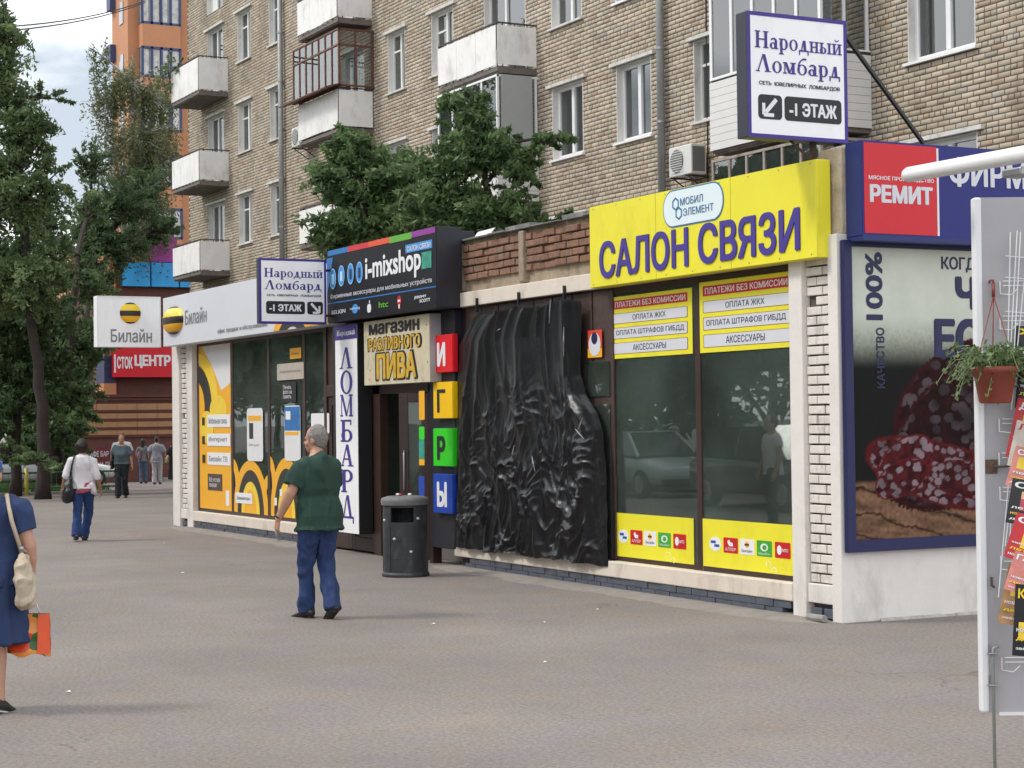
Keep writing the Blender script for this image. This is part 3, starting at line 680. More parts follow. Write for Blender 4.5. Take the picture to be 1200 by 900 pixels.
g = Geo(); fc.disc(g, u(335), vv(335, 672), .095, .06, 0, .004, 20); o = g.build('logo', bl, t); text(fc, 'samsung', u(300), u(370), vv(335, 672)-.016, vv(335, 672)+.016, .005, P_wh, o)
g = Geo(); c = (u(434), vv(434, 668)); fc.disc(g, c[0]-.018, c[1], .042, .055, 0, .004, 18); fc.disc(g, c[0]+.02, c[1], .04, .054, 0.0002, .0042, 18); fc.disc(g, c[0]+.014, c[1]+.078, .012, .022, 0, .004, 10); g.build('logo', P_wh, t)
text(fc, 'htc', u(502), u(570), vv(535, 662), vv(535, 618), .004, mat('stripe3', ''), t, bold=.02)
g = Geo(); fc.disc(g, u(646), vv(646, 615), .055, .062, 0, .004, 18); o = g.build('logo', P_red, t); flat(fc, 'mark', P_red, o, .0038, (u(646)-.022, u(646)+.022, vv(646, 675), vv(646, 620))); flat(fc, 'mark', P_wh, o, .006, (u(646)-.035, u(646)+.035, vv(646, 623), vv(646, 607)), n0=.004); flat(fc, 'mark', P_wh, o, .006, (u(646)-.018, u(646)+.018, vv(646, 668), vv(646, 640)), n0=.004)
text(fc, 'JEREMY', u(752), u(838), vv(800, 600), vv(800, 577), .004, P_wh, t, bold=.03); text(fc, 'SCOTT', u(790), u(865), vv(800, 627), vv(800, 604), .004, P_wh, t, bold=.03)
g = Geo(); g.box(-20.235, -19.54, 9.43, 9.60, .20, fc.O.z-.004); g.box(-20.13, -19.66, 9.49, 9.78, fc.O.z-.004, 3.93); g.build('dark_pillar', M_pitch, shop, bevel=.01)

# -- draught-beer shop sign, worn cream lightbox
yb = 9.28; A = onY(427, 452, yb); B = onY(503, 367, yb); fc = front(A.x, yb, A.z); W_, H_ = B.x-A.x, B.z-A.z
M_crm = mat('aged_cream_acrylic', (.62, .54, .38), .5, .08, 3, dirt='#5a4328', dscale=9, damt=.5)
t = box_sign('shop_sign', 'worn cream sign reading магазин разливного пива above the doorway', 'shop sign', fc, W_, H_, .2, mat('grey_metal_casing', (.36, .36, .37), .5, .1, 4), M_crm)
def fx(x): return (x-280)/(735-280)*W_
def fy(y, x=300): return H_*(1-(y-(95-(x-280)*.1))/(455))
blk = P_black; gold = mat('gold_print', (.62, .38, .03), .5, .25, 14)
text(fc, 'магазин', fx(318), fx(672), H_*.775, H_*.945, .003, blk, t, bold=.05)
text(fc, 'РАЗЛИВНОГО', fx(308), fx(688), H_*.515, H_*.735, .003, blk, t, bold=.075); text(fc, 'РАЗЛИВНОГО', fx(318), fx(678), H_*.53, H_*.72, .007, gold, t, bold=.03)
text(fc, 'ПИВА', fx(362), fx(660), H_*.055, H_*.50, .003, blk, t, bold=.085); text(fc, 'ПИВА', fx(374), fx(648), H_*.085, H_*.475, .007, gold, t, bold=.05)
g = Geo()
for i in range(12): fc.disc(g, random.uniform(.04, W_-.04), random.uniform(.05, H_-.05), .010, .012, 0, .002, 8)
g.build('spot', mat('brown_spot', '#6b431d', .6), t)

# -- the four letter boxes И Г Р Ы on the dark pillar
for ch, y1, y0, bc, lc, nm in (('И', 392, 437, '#e01220', P_wh, 'red'), ('Г', 448, 490.5, '#f5c400', P_black, 'yellow'), ('Р', 503, 546, '#2fd21c', P_black, 'bright green'), ('Ы', 557, 600.5, '#0c3fa8', P_wh, 'blue')):
    A = onY(508, y0, 9.36); B = onY(530, y1-1, 9.36); fc = front(A.x, 9.36, A.z); W_, H_ = B.x-A.x, B.z-A.z
    m_ = mat('letter_box_'+nm.replace(' ', '_'), bc, .4, .04, 4)
    t = box_sign('letter_sign', '%s square sign with the letter %s on the dark pillar' % (nm, ch), 'letter sign', fc, W_, H_, .07, m_, m_)
    text(fc, ch, W_*.2, W_*(.64 if ch != 'Ы' else .72), H_*.16, H_*.80, .002, lc, t, bold=.06 if ch != 'Г' else .03)

# -- pawnshop signs
def pawn(fc, W_, H_, th, label, arrow_left, body=P_black):
    t = box_sign('pawnshop_sign', label, 'pawnshop sign', fc, W_, H_, th, mat('dark_blue_grey_casing', (.028, .032, .045), .5, .1), P_sheet, W_*.032, P_ink)
    n = .004
    serif(fc, 'Народный', W_*.075, W_*.95, H_*(1-.286), H_*(1-.15), n, P_ink, t); serif(fc, 'Ломбард', W_*.085, W_*.93, H_*(1-.475), H_*(1-.335), n, P_ink, t)
    text(fc, 'СЕТЬ  ЮВЕЛИРНЫХ  ЛОМБАРДОВ', W_*.11, W_*.92, H_*(1-.585), H_*(1-.548), n, P_black, t, bold=.03)
    ax0, tx0 = (.10, .36) if arrow_left else (.71, .10); tw = .575; aw = .235
    for nm, x0, ww in (('arrow_box', ax0, aw), ('storey_box', tx0, tw)):
        g = Geo(); fc.rrect(g, W_*x0, W_*(x0+ww), H_*.15, H_*.345, W_*.035, 0, .003); o = g.build(nm, P_black, t)
        if nm == 'storey_box': text(fc, '-1 ЭТАЖ', W_*(x0+.045), W_*(x0+ww-.05), H_*.19, H_*.30, .004, P_wh, o, bold=.05)
        else:
            g = Geo(); s = 1 if arrow_left else -1; c = W_*(x0+ww/2); q = lambda a, b: (c+s*a*W_, H_*.2475+b*W_)
            fc.line(g, q(.06, .065), q(-.045, -.045), W_*.035, .003, .0045); fc.line(g, q(-.065, -.0655), q(.035, -.0655), W_*.03, .003, .0047); fc.line(g, q(-.0655, -.065), q(-.0655, .03), W_*.03, .003, .0049); g.build('arrow', P_wh, o)
    return t
A = onX(877, 160, -12.6); B = onX(991.6, 24.8, -12.6)
ptop = pawn(side(-12.6, A.y, A.z), B.y-A.y, B.z-A.z, .16, 'large white pawnshop sign with purple border standing above the roof', True)
g = Geo(); yy0, yy1 = A.y, B.y
for y in (yy0+.72, yy1-.04): g.box(-12.72, -12.67, y-.02, y+.02, 3.55, A.z-.002)
g.tube([(-12.66, yy1-.55, A.z), (-12.66, yy1-.1, A.z-.32)], .012); g.tube([(-12.66, yy1-.02, A.z-.02), (-12.66, yy1-.35, A.z-.30), (-12.64, yy1-.02, A.z-.7)], .011)
g.build('bracket', mat('rusty_steel', (.05, .035, .03), .8, .4, 10, dirt='#6a3a1e', dscale=6), ptop)
S0 = Vector((-12.62, yy1+.003, B.z-.12)); S1 = onY(1082, 168, 10.9)
g = Geo(); g.bar(S0, S1, .03, .03); g.build('stay_bar', M_black, ptop)
A = onX(304, 379, -22.6); B = onX(382, 304.5, -22.6)
psm = pawn(side(-22.6, A.y, A.z), B.y-A.y, B.z-A.z, .1, 'smaller white pawnshop sign jutting out beside the black i-mixshop sign', False)
for z_ in (A.z+.1, B.z-.15): g = Geo(); g.box(-22.67, -22.63, B.y+.002, 9.148, z_, z_+.03); g.build('bracket', M_black, psm)
# vertical one
yv = 9.26; A = onY(393.5, 623, yv); B = onY(418, 379, yv); fc = front(A.x, yv, A.z); W_, H_ = B.x-A.x, B.z-A.z
t = box_sign('pawnshop_sign', 'tall narrow white sign reading ЛОМБАРД down its length between doors', 'pawnshop sign', fc, W_, H_, .2, P_black, P_sheet)
flat(fc, 'dark_edge', P_black, t, .003, (-.03, .045, -.02, H_)); flat(fc, 'violet_header', P_ink, t, .003, (.045, W_, H_*.93, H_))
serif(fc, 'Народный', W_*.15, W_*.93, H_*.951, H_*.978, .004, P_wh, t)
for ch, a, b in zip('ЛОМБАРД', (85, 172, 262, 357, 450, 545, 640), (165, 260, 345, 440, 532, 630, 727)):
    serif(fc, ch, W_*.27, W_*.82, H_*(1-b/783), H_*(1-a/783), .004, P_ink, t)
# -- striped-ball mobile operator: fascia and projecting box
def band_ball(fc, u0, v0, r, rv, parent, dome=.25):
    for k, (a, b) in enumerate(((1.0, .82), (.82, .22), (.22, -.28), (-.28, -.84), (-.84, -1.0))):
        g = Geo(); n = 6; m = 20
        for i in range(n+1):
            s = a+(b-a)*i/n; c = math.sqrt(max(0, 1-s*s))
            for j in range(m+1):
                q = -math.pi/2+math.pi*j/m; g.v.append(tuple(fc.p(u0+r*c*math.sin(q), v0+rv*s, .001+dome*r*c*math.cos(q))))
        for i in range(n):
            for j in range(m): p = i*(m+1)+j; g.f.append((p, p+m+1, p+m+2, p+1))
        g.build('striped_ball', (P_beeblk, mat('ball_yellow', (.9, .62, .03), .3, .05), P_beeblk, P_orange, P_beeblk)[k], parent, smooth=True)
yb = 9.22; A = onY(191.5, 406.5, yb); B = onY(384.5, 311, yb); fc = front(A.x, yb, A.z); W_ = B.x-A.x; H_ = uv(fc, 191.5, 349.5)[1]
bf = box_sign('shop_sign', 'long pale grey fascia reading Билайн with a striped yellow ball', 'shop sign', fc, W_, H_, .25, P_lgrey, P_lgrey)
c = uv(fc, 204, 375.5); band_ball(fc, c[0], c[1], uv(fc, 215, 375)[0]-c[0], uv(fc, 204, 359)[1]-c[1], bf)
def B_(x, y): return uv(fc, 180+x/4.5, 300+y/4.5)
a = B_(167, 366); b = B_(280, 280); text(fc, 'Билайн', a[0], b[0], a[1]+.0, B_(167, 292)[1]+.02, .004, P_grey, bf, bold=.015)
a = B_(338, 415); text(fc, 'офис продаж и обслуживания', a[0], B_(600, 370)[0], a[1], B_(338, 385)[1], .004, P_grey, bf, bold=.012)
g = Geo(); a = B_(630, 395); fc.ring(g, a[0]+.75, -.12, .78, .40, .22, .12, 20, 160, 0, .004, clip=(0, W_, .003, H_)); fc.rect(g, a[0]+1.1, W_-.01, .01, .14, .001, .0045); g.build('orange_arc', P_orange, bf)
g = Geo(); fc.ring(g, a[0]+.75, -.12, .56, .28, .25, .12, 20, 160, .0005, .005, clip=(0, W_, .004, H_)); g.build('black_arc', P_beeblk, bf)
A = onX(114, 406.5, -31.2); B = onX(188, 348, -31.2); fc = side(-31.2, A.y, A.z); W_, H_ = B.y-A.y, B.z-A.z
bp_ = box_sign('projecting_sign', 'white box sign reading Билайн jutting out at the end of the row', 'shop sign', fc, W_, H_, .22, P_sheet, P_sheet)
flat(fc, 'rim', P_wh, bp_, .012, (0, .018, 0, H_), (W_-.018, W_, 0, H_), (.018, W_-.018, 0, .018), (.018, W_-.018, H_-.018, H_))
band_ball(fc, W_*.52, H_*.67, W_*.165, W_*.165, bp_, .3); text(fc, 'Билайн', W_*.21, W_*.86, H_*.09, H_*.36, .003, P_grey, bp_, bold=.02)
g = Geo()
for z in (.15, .7): g2 = Geo(); g2.box(-31.33, -31.30, B.y, YF+.16, A.z+z, A.z+z+.03); g2.build('bracket', M_black, bp_)
for k in range(9): g.bar((-31.285, B.y+.03+(k % 2)*.06, A.z+.06*k+.1), (-31.28, B.y+.09-(k % 2)*.06, A.z+.06*k+.16), .012, .012)
g.build('bracket', M_black, bp_)

# -- operator window posters (prints on the glass)
f0 = front(0, YF+.05, 0); zt = 2.96
def win_rect(px0, px1): return uv(f0, px0, 500)[0], uv(f0, px1, 500)[0]
x0, x1 = -29.32, -27.76; f = front(x0, YF+.052, .34); W_, H_ = x1-x0, 2.62
t = thing('window_poster', 'tall orange and white poster with three white labels in end window', 'poster', f.p(W_/2, 0)); flat(f, 'paper', P_orange, t, .003, (0, W_, 0, H_))
P_pale = mat('white_poster', (.72, .72, .73), .5, .05, 3); P_deep = mat('deep_orange_print', (.75, .30, .01), .45, .05)
g = Geo(); f.poly(g, [(W_*.12, H_-.01), (W_-.01, H_-.01), (W_-.01, H_*.76), (W_*.72, H_*.72), (W_*.45, H_*.86)], .003, .005); g.build('white_field', P_pale, t)
g = Geo(); f.ring(g, -.1, H_*.66, 1.05, .78, .42, .16, -10, 90, .005, .0065, clip=(0, W_, 0, H_)); g.build('orange_arc', mat('ball_yellow', ''), t)
g = Geo(); f.ring(g, -.2, H_*.62, .85, .70, .36, .26, -25, 90, .006, .0078, clip=(0.01, W_, 0, H_)); g.build('black_arc', P_beeblk, t)
g = Geo(); f.disc(g, W_*.62, H_*.60, .42, .24, .0062, .0082); f.disc(g, W_*.25, H_*.50, .34, .26, .0064, .0086); g.build('orange_blob', mat('ball_yellow', ''), t)
for s, v in (('Мобильная связь', .50), ('Интернет', .385), ('Билайн ТВ', .27)):
    q = flat(f, 'label_strip', P_wh, t, .011, (W_*.27, W_-.01, H_*v, H_*(v+.075)), n0=.0087); text(f, s, W_*.32, W_*.9, H_*(v+.02), H_*(v+.055), .0118, P_grey, q, bold=.02); flat(f, 'icon', P_beeblk, t, .010, (W_*.1, W_*.19, H_*(v+.01), H_*(v+.06)), n0=.0087)
q = flat(f, 'dark_label', mat('brown_label', '#4a3a33', .5), t, .009, (W_*.27, W_*.72, H_*.115, H_*.215)); text(f, 'Всё, что тебе\nпомогает', W_*.32, W_*.66, H_*.135, H_*.195, .0098, P_wh, q)
g = Geo(); f.rrect(g, W_*.83, W_*.93, H_*.03, H_*.12, .02, .0, .006); g.build('icon', P_wh, t)
def arches(lab, x0, x1, h0):
    f = front(x0, YF+.052, .34); W_ = x1-x0
    t = thing('window_decal', lab, 'window decal', f.p(W_/2, 0))
    cl = (0, W_, 0, h0*1.3); g = Geo(); f.ring(g, W_*.5, 0, W_*.52, h0, W_*.13, h0*.18, 0, 180, 0, .003, clip=cl); f.ring(g, W_*.5, 0, W_*.24, h0*.52, W_*.24, h0*.52, 0, 180, 0.0005, .0035, clip=cl)
    f.ring(g, -W_*.04, h0*.5, W_*.22, h0*.52, W_*.13, h0*.2, 0, 90, .0012, .0042, clip=cl); f.ring(g, W_*1.04, h0*.2, W_*.22, h0*.55, W_*.13, h0*.2, 90, 180, .0012, .0042, clip=cl)
    g.build('orange_arch', P_orange, t)
    g = Geo(); f.ring(g, W_*.5, 0, W_*.39, h0*.82, W_*.12, h0*.22, 0, 180, .0012, .0047, clip=cl); g.build('black_arch', P_beeblk, t)
    g = Geo(); f.ring(g, W_*.5, 0, W_*.27, h0*.60, W_*.09, h0*.16, 0, 180, .002, .0055, clip=cl); g.build('yellow_arch', mat('ball_yellow', ''), t); return t, f, W_
t, f, W_ = arches('arched orange and black decal with white label low in glass', -27.64, -26.13, .80); q = flat(f, 'label_strip', P_wh, t, .009, (W_*.06, W_*.55, .14, .30)); text(f, 'Домашний интернет', W_*.1, W_*.5, .18, .25, .0098, P_grey, q, bold=.01)
t, f, W_ = arches('arched orange decal with two tiny white icons behind walking man', -26.0, -24.7, .86); flat(f, 'icon', P_wh, t, .009, (W_*.13, W_*.2, .16, .27), (W_*.3, W_*.37, .3, .4))
def card(name, lab, px0, px1, py0, py1, m, extra=None, Y=YF+.045, par=None):
    f0 = front(0, Y, 0); a = uv(f0, px0, py1); b = uv(f0, px1, py0); f = front(a[0], Y, a[1]); w0, h0 = b[0]-a[0], b[1]-a[1]; t = thing(name, lab, 'poster' if 'poster' in name else 'notice', f.p(w0/2, 0))
    g = Geo(); f.rrect(g, 0, w0, 0, h0, min(w0, h0)*.1, 0, .004, 3); g.build('paper', m, t)
    if extra: extra(f, w0, h0, t)
    return t
blue = mat('poster_blue', '#2a6fb0', .5, .3, 6); beige = mat('beige_card', (.48, .43, .36), .6)
def ex1(f, w0, h0, t): flat(f, 'yellow_band', P_orange, t, .006, (w0*.08, w0*.92, h0*.76, h0*.86)); flat(f, 'picture', P_beeblk, t, .006, (w0*.15, w0*.4, h0*.42, h0*.72)); text(f, '390 руб', w0*.12, w0*.75, h0*.27, h0*.33, .006, P_grey, t)
def ex2(f, w0, h0, t): flat(f, 'picture', blue, t, .006, (0.01, w0-.01, h0*.55, h0*.98)); flat(f, 'yellow_band', P_orange, t, .006, (w0*.05, w0*.9, h0*.47, h0*.53)); flat(f, 'picture', P_wh, t, .008, (w0*.1, w0*.4, h0*.75, h0*.9), n0=.006)
card('small_poster', 'white price poster with yellow band hung in second window', 290, 308, 478, 540, P_pale, ex1)
card('small_poster', 'blue and white poster hung in the third window', 334, 352, 475, 540, P_pale, ex2)
card('notice_card', 'beige card notice with rounded corners in the third window', 325, 356, 424, 446, beige, lambda f, w0, h0, t: text(f, 'Видеонаблюдение', w0*.12, w0*.88, h0*.4, h0*.6, .006, P_grey, t))
card('notice_card', 'small yellow card above the beige notice', 340, 353, 407, 421, P_orange, lambda f, w0, h0, t: text(f, 'Билайн', w0*.2, w0*.8, h0*.4, h0*.6, .006, P_beeblk, t))
card('notice_card', 'black notice with white lines under the beige card', 331, 347, 447, 472, P_black, lambda f, w0, h0, t: text(f, 'Печать\nфото на\nпамять', w0*.08, w0*.7, h0*.2, h0*.85, .006, P_wh, t))
card('notice_card', 'white sheet taped to the brown door behind the man', 365, 386, 484, 508, P_wh, Y=YF-.012)
card('notice_card', 'narrow yellow and white sheet on the door beside tall sign', 420.5, 428, 503, 542, P_wh, lambda f, w0, h0, t: flat(f, 'yellow_band', P_orange, t, .006, (0.01, w0-.01, h0*.75, h0*.98)), Y=YF-.012)
card('notice_card', 'red sheet low on the door beside the tall sign', 420.5, 429, 555, 592, mat('dull_red_paper', '#9c1c2c', .6), Y=YF-.012)
card('notice_card', 'small blue plate behind the cream beer sign', 421, 427, 400, 424, blue, Y=YF-.03)
card('notice_card', 'small green plate beside the tall pawnshop sign', 421, 430, 453, 464, mat('letter_box_bright_green', ''), Y=YF-.03)
# coloured slips down the open door leaf
for k, (y0, y1, c_) in enumerate(((458, 492, 'orange_yellow_print'), (500, 515, 'letter_box_bright_green'), (515, 538, 'teal_print'), (538, 545, 'orange_yellow_print'), (558, 600, 'letter_box_blue'))):
    card('door_slip', ('yellow', 'bright green', 'teal green', 'short yellow', 'blue')[k]+' slip stuck on the open door leaf', 491.5, 497.5, y0, y1, MATS[c_], Y=9.05)

# -- butcher's sign and poster on the gable wall
A = onX(1011, 277, -12.1); B = onX(1011, 163.5, -12.1); fc = side(-12.1, A.y, A.z); H_ = B.z-A.z; W_ = 3.4
P_rb = mat('royal_blue_print', '#0b1272', .45, .05, 3); M_bf = mat('blue_frame', '#1b2a66', .5, .12, 4)
bs = box_sign('shop_sign', 'red and blue sign reading РЕМИТ above the sausage poster', 'shop sign', fc, W_, H_, .212, M_bf, P_rb)
e1 = uv(fc, 1097, 200)[0]; flat(fc, 'red_panel', mat('bright_red_print', '#cf1526', .45, .03, 3), bs, .004, (.02, e1, .03, H_-.02)); flat(fc, 'white_line', P_wh, bs, .006, (e1+.002, e1+.022, .03, H_-.03))
def q4(x, y): return uv(fc, 980+x/3.6, 150+y/3.6)
a = q4(135, 219); text(fc, 'МЯСНОЕ ПРОИЗВОДСТВО', a[0], q4(410, 220)[0], a[1], q4(135, 199)[1], .006, P_wh, bs, bold=.02)
a = q4(140, 312); text(fc, 'РЕМИТ', a[0], q4(406, 310)[0], a[1], q4(140, 236)[1], .006, P_lgrey, bs, bold=.06)
a = q4(475, 246); b = q4(792, 172); text(fc, 'ФИРМЕННЫЙ', a[0], a[0]+(b[0]-a[0])*2.28, a[1]-.0, a[1]+.30, .004, P_lgrey, bs, bold=.035)
flat(fc, 'lower_rim', M_bf, bs, .008, (0, W_, -.03, .012), n0=-.2)
# poster: printed picture as a painted grid
X_ = -12.285; A = onX(1001, 633, X_); B = onX(1001, 289, X_); fc = side(X_, A.y, A.z); H_ = B.z-A.z; W_ = 2.6
sp = thing('sausage_poster', 'framed poster of sliced salami under 100% lettering on gable wall', 'poster', fc.p(W_/2, 0))
nu, nv = 230, 280
def vnoise(U, V, s, seed):
    r_ = np.random.default_rng(seed); G_ = r_.random((256, 256)); a = U*s; b = V*s; i = np.floor(a).astype(int); j = np.floor(b).astype(int); x = a-i; y = b-j; i %= 255; j %= 255; x = x*x*(3-2*x); y = y*y*(3-2*y)
    return (G_[i, j]*(1-x)+G_[i+1, j]*x)*(1-y)+(G_[i, j+1]*(1-x)+G_[i+1, j+1]*x)*y
def worley(U, V, s, seed, stretch=1.0):
    r_ = np.random.default_rng(seed); a = U*s; b = V*s*stretch; i0 = np.floor(a).astype(int); j0 = np.floor(b).astype(int); n = 64; P1 = r_.random((n, n, 3)); d1 = np.full(U.shape, 9.); idv = np.zeros(U.shape)
    for di in (-1, 0, 1):
        for dj in (-1, 0, 1):
            i = (i0+di) % n; j = (j0+dj) % n; dx = i0+di+P1[i, j, 0]-a; dy = j0+dj+P1[i, j, 1]-b; d = np.hypot(dx, dy); k = d < d1; d1 = np.where(k, d, d1); idv = np.where(k, P1[i, j, 2], idv)
    return d1, idv
U, V_ = np.meshgrid(np.linspace(0, W_, nu), np.linspace(0, H_, nv), indexing='ij'); C3 = np.zeros(U.shape+(3,))
def lc(h): return np.array(lin(h))
def over(mask, colr):
    global C3
    C3 = C3*(1-mask[..., None]) + (colr if colr.ndim == 3 else colr[None, None, :])*mask[..., None]
sm = lambda x, a, b: np.clip((x-a)/(b-a), 0, 1)**2*(3-2*np.clip((x-a)/(b-a), 0, 1))
n_a = vnoise(U, V_, 4, 1)*.5+vnoise(U, V_, 11, 2)*.3+vnoise(U, V_, 30, 3)*.2; n_b = vnoise(U, V_, 60, 4)
tv = V_/H_
C3[:] = lc('#141613'); over(sm(tv, .58, .69), lc('#8f9488')); over(sm(tv, .64, .78), lc('#c9cdc0')); C3 *= (.9+.2*n_a)[..., None]; C3 *= (.85+.3*n_b*(tv < .72)+.15*(tv > .72))[..., None]
def slice_(cu, cv, ru, rv, rot, seed, dark=1.0, s=7.5):
    ca, sa = math.cos(rot), math.sin(rot); x = ((U-cu)*ca+(V_-cv)*sa)/ru; y = (-(U-cu)*sa+(V_-cv)*ca)/rv; r = np.hypot(x, y)+.10*(n_a-.5)+.05*(n_b-.5)
    m = 1-sm(r, .97, 1.0); d, idv = worley(U+.06*n_a, V_+.012*n_b, s, seed, 1.3)
    base = lc('#5a1a20')*.62; meat = base[None, None, :]*(.35+1.2*vnoise(U, V_, 24, seed+5))[..., None]; fat = (lc('#a8909a')*.62)[None, None, :]*(.25+.9*vnoise(U, V_, 9, seed+6)+.25*(idv-.5))[..., None]
    fm = (1-sm(d, .24+.26*idv, .30+.26*idv))*(idv > .30); cc = meat*(1-fm[..., None])+fat*fm[..., None]
    rim = sm(r, .90, .94); cc = cc*(1-rim[..., None])+(lc('#5a1518')*(.8+.5*n_b[..., None]))*rim[..., None]; over(m, cc*dark)
over((1-sm(tv, .14, .17+.0)), lc('#55392a')); pl_ = vnoise(U*.6+V_*1.5, V_*3, 9, 8)[...]*.6+.4*vnoise(U, V_, 40, 9)
gm = 1-sm(tv+.03*(n_a-.5), .18, .20); over(gm, (lc('#80604a')[None, None, :]*(.15+1.2*pl_)[..., None])); 
wst = np.abs(((V_*5.2+U*1.3+n_a*.6) % 1)-.5); over(gm*(1-sm(wst, .0, .10)), lc('#2a1710'))
slice_(1.15, H_*.50, .80, .40, .45, 21, .34, 8); slice_(1.25, H_*.37, 1.05, .55, .5, 31, .26, 8); slice_(.95, H_*.215, .86, .27, -.25, 41, .85, 11.5); slice_(.55, H_*.26, .34, .2, .5, 71, 1.0, 11); slice_(1.30, H_*.19, .55, .17, -.12, 81, .8, 12); slice_(.50, H_*.205, .30, .15, .35, 91, .95, 13); slice_(1.75, H_*.23, .5, .52, .2, 51, .8, 10); slice_(2.2, H_*.4, .5, .5, .2, 61, .7, 7)
me = bpy.data.meshes.new('printed_picture'); pts = [tuple(fc.p(a, b, .004)-WO[sp.name]) for a, b in zip(U.ravel(), V_.ravel())]
me.from_pydata(pts, [], [(i*nv+j, (i+1)*nv+j, (i+1)*nv+j+1, i*nv+j+1) for i in range(nu-1) for j in range(nv-1)])
ca = me.color_attributes.new('print', 'FLOAT_COLOR', 'POINT'); ca.data.foreach_set('color', np.concatenate([np.clip(C3, 0, 1).reshape(-1, 3), np.ones((nu*nv, 1))], 1).ravel().astype(np.float32))
me.materials.append(mat('poster_print', (1, 1, 1), .5, .02, 3, attr='print', spec=.12)); o = bpy.data.objects.new('printed_picture', me); col.objects.link(o); o.parent = sp; WO[o.name] = WO[sp.name]
flat(fc, 'poster_frame', mat('poster_frame_blue', '#181c4e', .5, .1), sp, .03, (-.08, W_+.05, -.10, -.0), (-.08, W_+.05, H_, H_+.05), (-.08, -.0, 0, H_), (W_, W_+.05, 0, H_), n0=-.02)
a = uv(fc, 1014.5, 375); b = uv(fc, 1033, 295.5); text(fc, '100%', a[0], b[0], a[1], b[1], .007, P_navy, sp, bold=.035, rot=True)
a = uv(fc, 1027, 455); b = uv(fc, 1035.5, 384); text(fc, 'КАЧЕСТВО', a[0], b[0], a[1], b[1], .007, P_navy, sp, bold=.03, rot=True)
a = uv(fc, 1102.5, 315.5); b = uv(fc, 1141.5, 302); text(fc, 'КОГДА', a[0], a[0]+(b[0]-a[0])*1.28, a[1]-.02, b[1], .007, P_navy, sp, bold=.03)
a = uv(fc, 1119, 363); b = uv(fc, 1119, 323.5); text(fc, 'ЧТО', a[0], a[0]+.75, a[1], b[1], .007, P_navy, sp, bold=.06)
a = uv(fc, 1094.5, 419.5); b = uv(fc, 1094.5, 373); text(fc, 'ЕСТЬ', a[0], a[0]+1.05, a[1], b[1], .007, P_navy, sp, bold=.06)

# ================================================================ brick apartment block behind
YA = 19.0; XL, XR = -59.35, -12.0; ZB, ZT = 4.2, 16.2
apt = thing('apartment_building', 'pale yellow brick apartment block with balconies behind the shops', 'apartment building', (-36, 24, 0))
M_apb = mat('buff_brick', (1, 1, 1), .85, .16, 1.1, .4, 60, attr='tone', dirt='#5a4a3c', dscale=.8, damt=.5); M_apm = mat('sooty_mortar', (.10, .082, .068), .95, .25, 3, .5, 40)
M_rev = mat('whitewashed_reveal', (.68, .66, .63), .8, .12, 4, .3, 40, dirt='#6b5f52', dscale=4, damt=.4); M_frm = mat('window_frame_white', (.74, .74, .71), .55, .06, 5)
M_frb = mat('clean_plastic_frame', (.78, .78, .78), .35, .03, 4); M_lint = mat('lintel_grey', (.60, .59, .56), .85, .15, 5, .5, 40, dirt='#4f4840', dscale=5, damt=.5)
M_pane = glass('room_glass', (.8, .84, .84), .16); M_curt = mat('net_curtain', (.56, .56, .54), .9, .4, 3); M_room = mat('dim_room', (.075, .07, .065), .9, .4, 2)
Z0 = 7.17; F = 2.79
OPEN = []                                  # (x0, x1, z0, z1, style)
for k in (-1, 0, 1, 2, 3):
    z = Z0+F*k
    OPEN += [(-54.4, -53.2, z, z+1.52, 'old'), (-51.6, -50.62, z, z+1.52, 'old'), (-43.0, -41.95, z, z+1.5, 'old'), (-40.42, -39.2, z, z+1.5, 'plastic' if k == 0 else 'old'),
             (-34.45, -33.14, z, z+1.53, 'old' if k != 0 else 'plastic'), (-31.8, -30.49, z, z+1.53, 'plastic'), (-29.0, -27.75, z, z+1.52, 'old'),
             (-22.9, -21.35, z+.03, z+1.55, 'plastic'), (-19.35, -17.8, z+.03, z+1.55, 'old'), (-15.5, -14.2, z, z+1.5, 'old')]
    OPEN += [(-57.3, -55.75, z-.75, z+1.5, 'door'), (-46.3, -44.5, z-.75, z+1.5, 'door'), (-37.6, -35.6, z-.75, z+1.5, 'door'), (-26.4, -24.4, z-.75, z+1.5, 'door')]
OPEN = [o for o in OPEN if o[3] > ZB and o[2] < ZT]
# backing wall cut around the openings
xs_ = sorted({XL, XR}|{o[0] for o in OPEN}|{o[1] for o in OPEN}); zs_ = sorted({0, ZT}|{max(o[2], 0) for o in OPEN}|{min(o[3], ZT) for o in OPEN}); g = Geo()
for a, b in zip(xs_, xs_[1:]):
    for c, d in zip(zs_, zs_[1:]):
        mx_, mz_ = (a+b)/2, (c+d)/2
        if any(o[0] < mx_ < o[1] and o[2] < mz_ < o[3] for o in OPEN): continue
        k = len(g.v); g.v += [(a, YA+.003, c), (b, YA+.003, c), (b, YA+.003, d), (a, YA+.003, d)]; g.f.append((k, k+1, k+2, k+3))
g.build('wall', M_apm, apt)
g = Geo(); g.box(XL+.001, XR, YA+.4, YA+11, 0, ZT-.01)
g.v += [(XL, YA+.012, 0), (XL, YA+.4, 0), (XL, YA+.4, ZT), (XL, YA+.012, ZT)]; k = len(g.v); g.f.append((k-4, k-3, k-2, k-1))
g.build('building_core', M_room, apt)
g = Geo(); g.box(XL-.3, XR+.3, YA-.45, YA+11.3, ZT, ZT+.25); g.build('roof', M_lint, apt)
